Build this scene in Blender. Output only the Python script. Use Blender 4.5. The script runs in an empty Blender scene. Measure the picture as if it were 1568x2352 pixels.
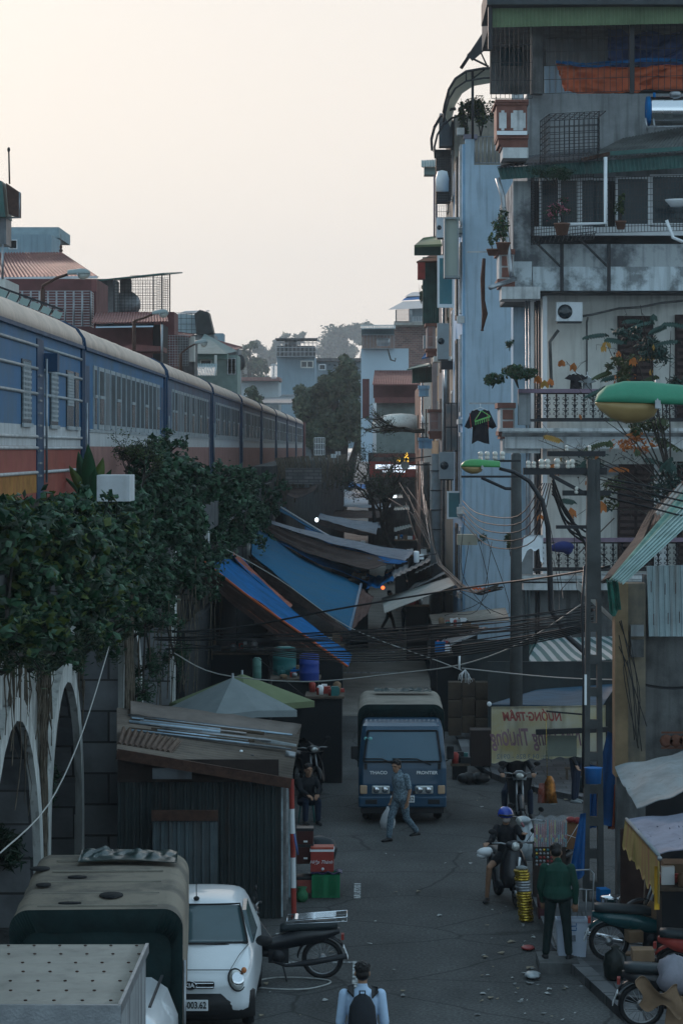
import bpy, bmesh, math, random
import numpy as np
from mathutils import Vector, Matrix, noise
R = math.radians
rnd = random.Random(7)
C = bpy.context.scene.collection
# ---------------------------------------------------------------- camera, sky, sun, exposure
sc = bpy.context.scene
F = 6150.0; HZ = 7.4                       # focal length in reference pixels (1568 wide), eye height
cam_d = bpy.data.cameras.new('camera'); cam = bpy.data.objects.new('camera', cam_d); C.objects.link(cam)
cam.location = (0, 0, HZ); cam.rotation_euler = (R(90), 0, 0)
cam_d.sensor_fit = 'HORIZONTAL'; cam_d.sensor_width = 36; cam_d.lens = 36*F/1568
cam_d.shift_x = (784-850)/1568; cam_d.shift_y = (1030-1176)/1568
cam_d.clip_end = 6000; cam_d.clip_start = .5
sc.camera = cam
w = bpy.data.worlds.new('World'); sc.world = w; w.use_nodes = True
nt = w.node_tree; N = nt.nodes; L = nt.links; bg = N['Background']
def nd(t, T, **k):
    n = t.nodes.new(T)
    for a, b in k.items():
        if a[0] == '_': n.inputs[int(a[1:])].default_value = b
        else: setattr(n, a, b)
    return n
sky = nd(nt, 'ShaderNodeTexSky', sky_type='NISHITA', sun_disc=False, sun_elevation=R(17), sun_rotation=R(-25), dust_density=6, ozone_density=2)
sm = nd(nt, 'ShaderNodeMixRGB', blend_type='MULTIPLY', _0=1, _2=(.1, .1, .1, 1)); L.new(sky.outputs[0], sm.inputs[1])
tc = nd(nt, 'ShaderNodeTexCoord'); sp = nd(nt, 'ShaderNodeSeparateXYZ'); L.new(tc.outputs['Generated'], sp.inputs[0])
mz = nd(nt, 'ShaderNodeMapRange', interpolation_type='SMOOTHSTEP', _1=.10, _2=.55); L.new(sp.outputs[2], mz.inputs[0])
my = nd(nt, 'ShaderNodeMapRange', interpolation_type='SMOOTHSTEP', _1=.1, _2=.93); L.new(sp.outputs[1], my.inputs[0])
hz = nd(nt, 'ShaderNodeMixRGB', _1=(.58, .78, .92, 1), _2=(.665, .61, .557, 1)); L.new(my.outputs[0], hz.inputs[0])
zn = nd(nt, 'ShaderNodeMixRGB', _2=(.31, .45, .56, 1)); L.new(mz.outputs[0], zn.inputs[0]); L.new(hz.outputs[0], zn.inputs[1])
fin = nd(nt, 'ShaderNodeMixRGB', _0=.05); L.new(zn.outputs[0], fin.inputs[1]); L.new(sm.outputs[0], fin.inputs[2])
L.new(fin.outputs[0], bg.inputs[0]); bg.inputs[1].default_value = 1.0
sd = bpy.data.lights.new('sun', 'SUN'); sd.energy = 1.3; sd.angle = R(12); sd.color = (1, .76, .64)
sun = bpy.data.objects.new('sun', sd); C.objects.link(sun)
sun.rotation_euler = Vector((math.sin(R(25)), -math.cos(R(25)), -math.tan(R(17)))).to_track_quat('-Z', 'Y').to_euler()
vs = sc.view_settings; vs.view_transform = 'Standard'; vs.look = 'None'; vs.gamma = 1; vs.use_curve_mapping = False; vs.exposure = .58
# ---------------------------------------------------------------- helpers
def P(px, py, s): return Vector(((px-850)/s, F/s, HZ-(py-1030)/s))
def G(px, py, z=0.0):
    s = (py-1030)/(HZ-z); return P(px, py, s)
def sOf(py, z=0.0): return (py-1030)/(HZ-z)
class MB:
    def __init__(s): s.v = []; s.f = []; s.m = []; s.sm = []; s.vn = []
    def add(s, vs, fs, m=0, smooth=False):
        o = len(s.v); s.v.extend([tuple(p) for p in vs])
        for f in fs: s.f.append(tuple(o+i for i in f)); s.m.append(m); s.sm.append(smooth)
        return s
    def box(s, x0, y0, z0, x1, y1, z1, m=0, M=None):
        p = [Vector((x, y, z)) for x in (x0, x1) for y in (y0, y1) for z in (z0, z1)]
        if M is not None: p = [M @ q for q in p]
        return s.add(p, [(0, 1, 3, 2), (4, 6, 7, 5), (0, 4, 5, 1), (2, 3, 7, 6), (0, 2, 6, 4), (1, 5, 7, 3)], m)
    def cbox(s, c, d, m=0, M=None):
        return s.box(c[0]-d[0]/2, c[1]-d[1]/2, c[2]-d[2]/2, c[0]+d[0]/2, c[1]+d[1]/2, c[2]+d[2]/2, m, M)
    def bar(s, a, b, w, h=None, m=0):
        a = Vector(a); b = Vector(b); h = h or w; d = b-a
        q = d.to_track_quat('Y', 'Z').to_matrix().to_4x4()
        return s.box(-w/2, 0, -h/2, w/2, d.length, h/2, m, Matrix.Translation(a) @ q)
    def tube(s, pts, r, n=6, m=0, smooth=True, cap=True):
        pts = [Vector(p) for p in pts]; k = len(pts); rr = r if isinstance(r, (list, tuple)) else [r]*k
        vs = []; prev = None
        for i, p in enumerate(pts):
            t = (pts[min(i+1, k-1)]-pts[max(i-1, 0)])
            if t.length < 1e-9: t = Vector((0, 0, 1))
            t.normalize()
            if prev is None: u = t.orthogonal().normalized()
            else:
                u = prev-t*prev.dot(t)
                u = u.normalized() if u.length > 1e-6 else t.orthogonal().normalized()
            prev = u; v = t.cross(u)
            for j in range(n):
                a = 2*math.pi*j/n; vs.append(p+(u*math.cos(a)+v*math.sin(a))*rr[i])
        fs = [(i*n+j, i*n+(j+1) % n, (i+1)*n+(j+1) % n, (i+1)*n+j) for i in range(k-1) for j in range(n)]
        if cap: fs += [tuple(range(n))[::-1], tuple((k-1)*n+j for j in range(n))]
        return s.add(vs, fs, m, smooth)
    def loft(s, rings, m=0, smooth=True, cap=True):
        n = len(rings[0]); vs = [p for r in rings for p in r]; k = len(rings)
        fs = [(i*n+j, i*n+(j+1) % n, (i+1)*n+(j+1) % n, (i+1)*n+j) for i in range(k-1) for j in range(n)]
        if cap: fs += [tuple(range(n))[::-1], tuple((k-1)*n+j for j in range(n))]
        return s.add(vs, fs, m, smooth)
    def lathe(s, prof, c, n=16, m=0, M=None, smooth=True, sx=1, sy=1):
        c = Vector(c); rings = []
        for r, z in prof:
            rg = [Vector((r*sx*math.cos(2*math.pi*j/n), r*sy*math.sin(2*math.pi*j/n), z)) for j in range(n)]
            rings.append([(M @ q if M else q)+c for q in rg])
        return s.loft(rings, m, smooth)
    def wheel(s, c, r, w, n=20, m=0, ax='X'):   # torus like tyre
        c = Vector(c); rings = []
        for j in range(n):
            a = 2*math.pi*j/n; rg = []
            for k in range(6):
                b = 2*math.pi*k/6; rr = r-w/2+math.cos(b)*w/2; h = math.sin(b)*w/2
                rg.append(c+(Vector((h, rr*math.cos(a), rr*math.sin(a))) if ax == 'X' else Vector((rr*math.cos(a), h, rr*math.sin(a)))))
            rings.append(rg)
        rings.append(rings[0]); return s.loft(rings, m, True, False)
    def ell(s, c, r, m=0, n=12, k=8, M=None):
        return s.lathe([(max(1e-4, math.sin(math.pi*i/k)), -math.cos(math.pi*i/k)) for i in range(k+1)], c, n, m,
                       (M or Matrix.Identity(3)).to_3x3() @ Matrix.Diagonal(Vector(r)))
    def grid(s, fn, nu, nv, th=0, m=0, m2=None, smooth=True):
        A = [[Vector(fn(i/nu, j/nv)) for j in range(nv+1)] for i in range(nu+1)]
        top = [p for r in A for p in r]; W = nv+1
        fs = [(i*W+j, (i+1)*W+j, (i+1)*W+j+1, i*W+j+1) for i in range(nu) for j in range(nv)]
        s.add(top, fs, m, smooth)
        if th:
            n = (A[1][0]-A[0][0]).cross(A[0][1]-A[0][0]).normalized()*-th
            lo = [p+n for p in top]; s.add(lo, [f[::-1] for f in fs], m if m2 is None else m2, smooth)
            o = len(s.v)-len(lo)
            bd = [i*W for i in range(nu+1)]+[nu*W+j for j in range(1, W)]+[i*W+nv for i in range(nu-1, -1, -1)]+[j for j in range(nv-1, 0, -1)]
            for a, b in zip(bd, bd[1:]+bd[:1]): s.f.append((o-len(lo)+a, o-len(lo)+b, o+b, o+a)); s.m.append(m); s.sm.append(False)
        return s
    def bil(s, a, b, c, d, nu=1, nv=1, th=.02, m=0, m2=None, wave=None, smooth=True):   # a->b is u, a->d is v
        a, b, c, d = map(Vector, (a, b, c, d)); n = (b-a).cross(d-a).normalized()
        def fn(u, v):
            p = (a*(1-u)+b*u)*(1-v)+(d*(1-u)+c*u)*v
            return p+n*wave(u, v) if wave else p
        return s.grid(fn, nu, nv, th, m, m2, smooth)
    def corr(s, a, b, c, d, nw, amp=.02, th=.006, m=0, m2=None):    # corrugated, waves along a->b
        return s.bil(a, b, c, d, nw*6, 1, th, m, m2, lambda u, v: amp*math.sin(u*nw*2*math.pi), True)
    def rib(s, a, b, c, d, nw, amp=.03, th=.006, m=0):                # trapezoid sheet
        def wv(u, v):
            t = (u*nw) % 1
            return amp*(1 if t < .5 else 0)
        a, b, c, d = map(Vector, (a, b, c, d)); n = (b-a).cross(d-a).normalized()
        us = sorted([k/nw+e for k in range(nw) for e in (0, .02/nw*4, .5/nw-.02/nw*4, .5/nw)]+[1.0]); vs = []
        for i, u in enumerate(us):
            o = n*amp*(1 if i % 4 in (1, 2) else 0)
            vs += [a*(1-u)+b*u+o, d*(1-u)+c*u+o]
        k = len(us); s.add(vs, [(2*i, 2*i+2, 2*i+3, 2*i+1) for i in range(k-1)], m)
        n2 = -n*th; s.add([p+n2 for p in vs], [(2*i+1, 2*i+3, 2*i+2, 2*i) for i in range(k-1)], m); return s
    def cage(s, a, b, d, nu, nv, r=.012, m=0):                         # parallelogram grille a->b, a->d
        a, b, d = map(Vector, (a, b, d)); e1 = b-a; e2 = d-a
        for i in range(nu+1): s.tube([a+e1*i/nu, a+e1*i/nu+e2], r, 4, m, False)
        for j in range(nv+1): s.tube([a+e2*j/nv, a+e2*j/nv+e1], r, 4, m, False)
        return s
    def prism(s, poly, fn, m=0, smooth=False):   # poly 2d list, fn(p, side 0/1)->3d
        n = len(poly); vs = [fn(p, 0) for p in poly]+[fn(p, 1) for p in poly]
        return s.add(vs, [tuple(range(n)), tuple(range(2*n-1, n-1, -1))]+[(i, n+i, n+(i+1) % n, (i+1) % n) for i in range(n)], m, smooth)
    def build(s, name, mats, parent=None, base=None, bevel=0, sub=0):
        me = bpy.data.meshes.new(name); mats = mats if isinstance(mats, (list, tuple)) else [mats]
        V = np.array(s.v, dtype=np.float64).reshape(-1, 3)
        o = bpy.data.objects.new(name, me); C.objects.link(o)
        if parent is not None:
            root = parent
            while root.parent: root = root.parent
            if not root.get('_local'):
                Mi = (Matrix.Translation(root.location) @ root.rotation_euler.to_matrix().to_4x4()).inverted()
                A = np.array(Mi); V = V @ A[:3, :3].T+A[:3, 3]
            o.parent = parent
        else:
            if base is None:
                base = Vector(((V[:, 0].min()+V[:, 0].max())/2, (V[:, 1].min()+V[:, 1].max())/2, V[:, 2].min()))
            V = V-np.array(base); o.location = base
        me.from_pydata([tuple(p) for p in V], [], s.f)
        for m_ in mats: me.materials.append(m_)
        me.polygons.foreach_set('material_index', s.m); me.polygons.foreach_set('use_smooth', s.sm)
        me.update()
        if bevel:
            b = o.modifiers.new('bevel', 'BEVEL'); b.width = bevel; b.segments = 2; b.limit_method = 'ANGLE'; b.angle_limit = R(40)
        if sub: b = o.modifiers.new('sub', 'SUBSURF'); b.levels = b.render_levels = sub
        return o
def tag(o, label, cat, group=None, kind=None):
    if label: o['label'] = label
    if cat: o['category'] = cat
    if group: o['group'] = group
    if kind: o['kind'] = kind
    return o
def struct(o): o['kind'] = 'structure'; return o
def thing(name, loc, label, cat, group=None, rz=0, local=False):
    o = bpy.data.objects.new(name, None); C.objects.link(o); o.location = loc; o.rotation_euler = (0, 0, rz)
    o.empty_display_size = .2
    if local: o['_local'] = 1
    return tag(o, label, cat, group)
def kids(o): return [c for c in bpy.data.objects if c.parent == o]
def dup(root, loc, rz=None, label=None, group=None, scale=None):
    def cp(o, par):
        c = o.copy(); C.objects.link(c); c.parent = par
        for k in kids(o): cp(k, c)
        return c
    r = cp(root, None); r.location = loc
    if rz is not None: r.rotation_euler = (0, 0, rz)
    if label: r['label'] = label
    if group: r['group'] = group
    if scale: r.scale = scale
    return r
# ---------------------------------------------------------------- materials
_mats = {}
def mat(key, col, rough=.7, metal=0, var=.25, ns=2.0, bump=.15, bs=40.0, streak=0, streak_col=None, spec=.28, trans=0, emit=0, alpha=1, col2=None, pw=(.4, .65), wave=None, coat=0, tl=0):
    """procedural material: base colour broken up by noise, optional vertical weather streaks, bump"""
    if key in _mats: return _mats[key]
    m = bpy.data.materials.new(key); m.use_nodes = True; t = m.node_tree; n = t.nodes; l = t.links; b = n['Principled BSDF']
    co = nd(t, 'ShaderNodeTexCoord'); c = (*col, 1)
    dark = (*(col2 or [x*(1-var) for x in col]), 1)
    if var or col2:
        nz = nd(t, 'ShaderNodeTexNoise'); nz.inputs['Scale'].default_value = ns; nz.inputs['Detail'].default_value = 6; nz.inputs['Roughness'].default_value = .65
        l.new(co.outputs['Object'], nz.inputs['Vector'])
        mr = nd(t, 'ShaderNodeMapRange', _1=pw[0], _2=pw[1]); l.new(nz.outputs[0], mr.inputs[0])
        mx = nd(t, 'ShaderNodeMixRGB', _1=c, _2=dark); l.new(mr.outputs[0], mx.inputs[0]); out = mx.outputs[0]
        if streak:
            mp = nd(t, 'ShaderNodeMapping'); mp.inputs['Scale'].default_value = (5, 5, .35); l.new(co.outputs['Object'], mp.inputs[0])
            n2 = nd(t, 'ShaderNodeTexNoise'); n2.inputs['Scale'].default_value = 1.3; n2.inputs['Detail'].default_value = 8; l.new(mp.outputs[0], n2.inputs['Vector'])
            m2 = nd(t, 'ShaderNodeMapRange', _1=.5, _2=.72, _4=streak); l.new(n2.outputs[0], m2.inputs[0])
            x2 = nd(t, 'ShaderNodeMixRGB', _2=(*(streak_col or (.05, .055, .05)), 1)); l.new(m2.outputs[0], x2.inputs[0]); l.new(out, x2.inputs[1]); out = x2.outputs[0]
        l.new(out, b.inputs['Base Color'])
        rr = nd(t, 'ShaderNodeMapRange', _3=max(0, rough-.08), _4=min(1, rough+.12)); l.new(nz.outputs[0], rr.inputs[0]); l.new(rr.outputs[0], b.inputs['Roughness'])
    else:
        b.inputs['Base Color'].default_value = c; b.inputs['Roughness'].default_value = rough
    b.inputs['Metallic'].default_value = metal; b.inputs['Specular IOR Level'].default_value = spec
    if coat: b.inputs['Coat Weight'].default_value = coat
    if trans: b.inputs['Transmission Weight'].default_value = trans
    if alpha < 1: b.inputs['Alpha'].default_value = alpha
    if emit: b.inputs['Emission Color'].default_value = c; b.inputs['Emission Strength'].default_value = emit
    if bump:
        n3 = nd(t, 'ShaderNodeTexNoise'); n3.inputs['Scale'].default_value = bs; n3.inputs['Detail'].default_value = 4; l.new(co.outputs['Object'], n3.inputs['Vector'])
        bp = nd(t, 'ShaderNodeBump'); bp.inputs['Strength'].default_value = bump; bp.inputs['Distance'].default_value = .02
        l.new(n3.outputs[0], bp.inputs['Height']); l.new(bp.outputs[0], b.inputs['Normal'])
    if tl:      # translucent sheet (leaves, tarp, awning)
        tr = nd(t, 'ShaderNodeBsdfTranslucent'); ms = nd(t, 'ShaderNodeMixShader', _0=tl)
        if var or col2: l.new(out, tr.inputs[0])
        else: tr.inputs[0].default_value = c
        l.new(b.outputs[0], ms.inputs[1]); l.new(tr.outputs[0], ms.inputs[2]); l.new(ms.outputs[0], n['Material Output'].inputs[0])
    _mats[key] = m; return m
def blocks(key, col, mortar, bw, bh, ax='XZ', rough=.85, ms=.012, var=.35, off=.5):
    if key in _mats: return _mats[key]
    m = mat(key, col, rough, var=var, ns=1.2, bump=0); t = m.node_tree; l = t.links; b = t.nodes['Principled BSDF']
    src = b.inputs['Base Color'].links[0].from_socket
    co = nd(t, 'ShaderNodeTexCoord'); sp_ = nd(t, 'ShaderNodeSeparateXYZ'); cb = nd(t, 'ShaderNodeCombineXYZ'); l.new(co.outputs['Object'], sp_.inputs[0])
    l.new(sp_.outputs['XYZ'.index(ax[0])], cb.inputs[0]); l.new(sp_.outputs['XYZ'.index(ax[1])], cb.inputs[1])
    br = nd(t, 'ShaderNodeTexBrick'); br.offset = off; l.new(cb.outputs[0], br.inputs[0])
    br.inputs['Scale'].default_value = 1; br.inputs['Brick Width'].default_value = bw; br.inputs['Row Height'].default_value = bh; br.inputs['Mortar Size'].default_value = ms
    br.inputs['Color1'].default_value = (1, 1, 1, 1); br.inputs['Color2'].default_value = (.6, .62, .65, 1); br.inputs['Mortar'].default_value = (0, 0, 0, 1); br.inputs['Bias'].default_value = 0
    mu = nd(t, 'ShaderNodeMixRGB', blend_type='MULTIPLY', _0=1); l.new(src, mu.inputs[1]); l.new(br.outputs['Color'], mu.inputs[2])
    mo = nd(t, 'ShaderNodeMixRGB', _2=(*mortar, 1)); l.new(br.outputs['Fac'], mo.inputs[0]); l.new(mu.outputs[0], mo.inputs[1]); l.new(mo.outputs[0], b.inputs['Base Color'])
    bp = nd(t, 'ShaderNodeBump', invert=True); bp.inputs['Strength'].default_value = .8; bp.inputs['Distance'].default_value = .03
    l.new(br.outputs['Fac'], bp.inputs['Height']); l.new(bp.outputs[0], b.inputs['Normal']); return m
def text(name, body, m, a, size, parent=None, rot=(R(90), 0, 0), th=.004, mirror=False, align='CENTER', shear=0, sx=1, base=None, bold=0):
    cu = bpy.data.curves.new(name, 'FONT'); cu.body = body; cu.size = size; cu.extrude = th; cu.align_x = align; cu.align_y = 'CENTER'; cu.shear = shear; cu.offset = bold
    t_ = bpy.data.objects.new('t', cu); C.objects.link(t_)
    dg = bpy.context.evaluated_depsgraph_get(); me0 = t_.evaluated_get(dg).to_mesh()
    M = Matrix.Translation(a) @ Matrix([list(r) for r in __import__('mathutils').Euler(rot).to_matrix().to_4x4()]) @ Matrix.Diagonal((-sx if mirror else sx, 1, 1, 1))
    b = MB(); b.add([M @ v.co for v in me0.vertices], [tuple(p.vertices) for p in me0.polygons])
    t_.evaluated_get(dg).to_mesh_clear(); bpy.data.objects.remove(t_)
    return b.build(name, m, parent, base)
def leafmesh(b, cen, nrm, size, up, rs, m=0, asp=.5, nm=1, lobes=False):
    """numpy batch of leaf quads (bent along the midrib)"""
    n = len(cen); u = rs.normal(size=(n, 3)); u -= (u*nrm).sum(1, keepdims=True)*nrm; u /= np.linalg.norm(u, axis=1, keepdims=True)+1e-9
    v = np.cross(nrm, u); sz = size*(.6+.8*rs.rand(n, 1))
    p0 = cen-u*sz*.5; p1 = cen+v*sz*asp*.5-nrm*sz*.12; p2 = cen+u*sz*.5-nrm*sz*.15; p3 = cen-v*sz*asp*.5-nrm*sz*.12
    pm = cen+u*0
    V = np.stack([p0, p1, p2, p3, pm], 1).reshape(-1, 3); o = len(b.v)
    b.v.extend(map(tuple, V.tolist()))
    mi = rs.randint(0, nm, n)
    for i in range(n):
        k = o+5*i; b.f += [(k, k+1, k+4), (k+1, k+2, k+4), (k+2, k+3, k+4), (k+3, k, k+4)]; b.m += [m+int(mi[i])]*4; b.sm += [False]*4
def clump(b, c, r, n, size, rs, m=0, nm=3, asp=.55, sub=9, droop=.3):
    """a crown region: sub-clumps in an ellipsoid, leaves on the shells of the sub-clumps"""
    c = np.array(c, float); r = np.array(r, float)
    for k in range(sub):
        d = rs.normal(size=3); d /= np.linalg.norm(d); cc = c+d*r*(.25+.6*rs.rand()); rr = r*(.2+.3*rs.rand())
        nn = n//sub; q = rs.normal(size=(nn, 3)); q /= np.linalg.norm(q, axis=1, keepdims=True)
        cen = cc+q*rr*(.35+.75*rs.rand(nn, 1)+.5*rs.rand(nn, 1)**6)
        nr = q*.6+rs.normal(size=(nn, 3))*.5+np.array([0, 0, .55]); nr /= np.linalg.norm(nr, axis=1, keepdims=True)
        leafmesh(b, cen, nr, size, None, rs, m, asp, nm)
def inpoly(x, y, poly):
    c = False; j = len(poly)-1
    for i in range(len(poly)):
        xi, yi = poly[i]; xj, yj = poly[j]
        if (yi > y) != (yj > y) and x < (xj-xi)*(y-yi)/(yj-yi)+xi: c = not c
        j = i
    return c
# ---------------------------------------------------------------- shared materials
def pb(b, x0, y0, x1, y1, s, d, m=0, d0=0):
    """box whose camera-side face spans reference px x0..x1, y0..y1 at scale s, d metres deep"""
    a = P(x0, y1, s); c = P(x1, y0, s); return b.box(a.x, a.y+d0, a.z, c.x, a.y+d0+d, c.z, m)
MB.pb = pb
asphalt = mat('asphalt', (.075, .078, .078), .82, var=.32, ns=.35, bump=.5, bs=60, spec=.3)
_t = asphalt.node_tree; _b = _t.nodes['Principled BSDF']; _s = _b.inputs['Base Color'].links[0].from_socket
_co = nd(_t, 'ShaderNodeTexCoord'); _n = nd(_t, 'ShaderNodeTexNoise'); _n.inputs['Scale'].default_value = 22; _n.inputs['Detail'].default_value = 8; _t.links.new(_co.outputs['Object'], _n.inputs['Vector'])
_mr = nd(_t, 'ShaderNodeMapRange', _1=.42, _2=.62, _3=.72, _4=1.35); _t.links.new(_n.outputs[0], _mr.inputs[0])
_mx = nd(_t, 'ShaderNodeMixRGB', blend_type='MULTIPLY', _0=1); _t.links.new(_s, _mx.inputs[1]); _t.links.new(_mr.outputs[0], _mx.inputs[2])
_m2 = nd(_t, 'ShaderNodeMapping'); _m2.inputs['Scale'].default_value = (.5, .13, 1); _t.links.new(_co.outputs['Object'], _m2.inputs[0])
_n2 = nd(_t, 'ShaderNodeTexNoise'); _n2.inputs['Scale'].default_value = 1.1; _n2.inputs['Detail'].default_value = 10; _n2.inputs['Distortion'].default_value = 1.5; _t.links.new(_m2.outputs[0], _n2.inputs['Vector'])
_r2 = nd(_t, 'ShaderNodeMapRange', _1=.35, _2=.7, _3=.8, _4=1.25); _t.links.new(_n2.outputs[0], _r2.inputs[0])
_x2 = nd(_t, 'ShaderNodeMixRGB', blend_type='MULTIPLY', _0=1); _t.links.new(_mx.outputs[0], _x2.inputs[1]); _t.links.new(_r2.outputs[0], _x2.inputs[2]); _vd = nd(_t, 'ShaderNodeMapping'); _dn = nd(_t, 'ShaderNodeTexNoise'); _dn.inputs['Scale'].default_value = 1.3; _va = nd(_t, 'ShaderNodeMixRGB', _0=.22); _t.links.new(_co.outputs['Object'], _dn.inputs['Vector']); _t.links.new(_co.outputs['Object'], _va.inputs[1]); _t.links.new(_dn.outputs['Color'], _va.inputs[2])
_vo = nd(_t, 'ShaderNodeTexVoronoi', feature='DISTANCE_TO_EDGE'); _vo.inputs['Scale'].default_value = .55; _t.links.new(_va.outputs[0], _vo.inputs['Vector']); _vr = nd(_t, 'ShaderNodeMapRange', _1=.004, _2=.016, _3=.45, _4=1); _t.links.new(_vo.outputs['Distance'], _vr.inputs[0])
_st = nd(_t, 'ShaderNodeTexNoise'); _st.inputs['Scale'].default_value = .8; _st.inputs['Detail'].default_value = 3; _t.links.new(_m2.outputs[0], _st.inputs['Vector']); _sr = nd(_t, 'ShaderNodeMapRange', _1=.56, _2=.66, _3=1, _4=.62); _t.links.new(_st.outputs[0], _sr.inputs[0])
_x3 = nd(_t, 'ShaderNodeMixRGB', blend_type='MULTIPLY', _0=1); _t.links.new(_x2.outputs[0], _x3.inputs[1]); _t.links.new(_vr.outputs[0], _x3.inputs[2]); _x4 = nd(_t, 'ShaderNodeMixRGB', blend_type='MULTIPLY', _0=1); _t.links.new(_x3.outputs[0], _x4.inputs[1]); _t.links.new(_sr.outputs[0], _x4.inputs[2]); _t.links.new(_x4.outputs[0], _b.inputs['Base Color'])
paving = blocks('paving tiles', (.115, .12, .125), (.03, .03, .03), .6, .4, 'XY', ms=.012)
kerbm = blocks('kerb stone', (.16, .165, .17), (.03, .03, .03), 1.0, .8, 'YX', ms=.015)
plaster = mat('white plaster', (.66, .68, .66), .85, var=.3, ns=1.1, streak=.85, streak_col=(.055, .05, .04), bump=.3)
stone = blocks('grey stone blocks', (.24, .25, .26), (.06, .06, .06), 1.15, .55, 'XZ', ms=.02)
dark = mat('dark void', (.01, .012, .014), .9, var=0, bump=0)
blk = mat('black rubber', (.012, .013, .015), .6, var=0, bump=.1)
blackm = mat('black metal', (.018, .02, .024), .45, var=.2, bump=.1)
rust = mat('rusty iron', (.07, .035, .025), .8, var=.5, ns=6)
steel = mat('dull steel', (.35, .37, .39), .4, metal=.8, var=.3, ns=4)
chrome = mat('chrome', (.7, .72, .75), .18, metal=1, var=0, bump=0)
glass = mat('window glass', (.05, .09, .11), .12, var=.3, ns=.7, bump=0, spec=.7)
glassd = mat('dark pane', (.018, .028, .034), .2, var=.4, ns=1.5, bump=0, spec=.5)
white = mat('white paint', (.62, .65, .67), .5, var=.15, ns=3, bump=.1, streak=.25, streak_col=(.15, .14, .12))
whitec = mat('clean white', (.75, .78, .8), .4, var=.06, bump=0)
concrete = mat('grey concrete', (.27, .29, .30), .9, var=.4, ns=.9, streak=.6, streak_col=(.06, .065, .065), bump=.3)
concw = mat('weathered concrete', (.36, .39, .40), .9, ns=1.0, col2=(.11, .12, .13), pw=(.42, .58), streak=.5, streak_col=(.05, .055, .06), bump=.3)
concd = mat('stained concrete', (.13, .135, .135), .9, var=.55, ns=1.5, streak=.7, streak_col=(.03, .03, .03), bump=.4)
bluew = mat('pale blue render', (.38, .51, .62), .85, var=.2, ns=.5, streak=.5, streak_col=(.13, .16, .19), bump=.2)
bluef = mat('sky blue paint', (.24, .42, .60), .7, var=.2, ns=1, streak=.3, bump=.1)
creamw = mat('cream wall', (.62, .62, .58), .85, var=.18, ns=.8, streak=.45, streak_col=(.2, .19, .17), bump=.2)
cornice = mat('white cornice', (.56, .58, .58), .8, var=.3, ns=2, streak=.6, streak_col=(.12, .12, .12))
brown = mat('red brown trim', (.20, .085, .065), .7, var=.3, ns=3)
pink = mat('pink wall tile', (.33, .19, .17), .7, var=.25, ns=3, streak=.3)
greenc = mat('green corrugated', (.04, .12, .11), .55, var=.4, ns=1.5, streak=.3, bump=.1)
greenl = mat('olive green sheet', (.13, .19, .10), .55, var=.25, ns=1.5, bump=.1)
greyc = mat('grey corrugated', (.14, .155, .17), .5, metal=.3, var=.4, ns=1.2, streak=.4, streak_col=(.05, .035, .03))
tinw = mat('pale tin', (.34, .43, .45), .5, metal=.2, var=.3, ns=1, streak=.6, streak_col=(.14, .09, .06))
maroon = mat('maroon wall', (.13, .045, .045), .8, var=.3, ns=1)
redroof = mat('faded red roof', (.19, .07, .065), .7, var=.35, ns=.8, streak=.4)
tarpb = mat('blue tarpaulin', (.0, .13, .38), .8, ns=1.4, bump=.5, bs=7, spec=.08, tl=.06, col2=(.0, .09, .22))
tarpg = mat('grey blue tarpaulin', (.012, .15, .30), .8, ns=1.1, col2=(.035, .15, .25), bump=.5, bs=7, spec=.08, tl=.12)
tarpo = mat('orange tarpaulin', (.36, .075, .03), .6, var=.35, ns=2, bump=.4, bs=7, tl=.1)
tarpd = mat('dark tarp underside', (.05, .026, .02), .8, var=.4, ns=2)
canv = mat('tan canvas', (.26, .235, .20), .9, var=.3, ns=2, bump=.5, bs=25)
canvg = mat('dark green canvas', (.007, .026, .027), .8, var=.4, ns=3, bump=.4, bs=14)
canvl = mat('grey canvas', (.27, .30, .31), .85, var=.35, ns=1.3, streak=.3, streak_col=(.12, .12, .11), tl=.1)
wood = mat('old wood', (.10, .075, .055), .85, var=.5, ns=5)
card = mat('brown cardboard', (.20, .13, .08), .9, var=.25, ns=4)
redp = mat('red paint', (.32, .045, .035), .5, var=.25, ns=4)
leafA = [mat('leaf dark green', (.009, .040, .018), .6, var=.4, ns=3, bump=0, tl=.15, spec=.25),
         mat('leaf mid green', (.02, .078, .032), .55, var=.4, ns=3, bump=0, tl=.2, spec=.3),
         mat('leaf bluish green', (.055, .13, .07), .5, var=.3, ns=3, bump=0, tl=.15, spec=.4)]
leafB = [mat('leaf olive', (.05, .075, .03), .6, var=.4, ns=3, bump=0, tl=.2),
         mat('leaf yellow green', (.09, .13, .03), .55, var=.3, ns=3, bump=0, tl=.25),
         mat('leaf grey green', (.04, .065, .045), .6, var=.3, ns=3, bump=0, tl=.15)]
leafO = [mat('leaf orange', (.42, .14, .03), .6, var=.4, ns=5, bump=0, tl=.25),
         mat('leaf ochre', (.38, .23, .05), .6, var=.3, ns=5, bump=0, tl=.25)]
bark = mat('bark', (.045, .04, .035), .9, var=.5, ns=8, bump=.6)
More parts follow.
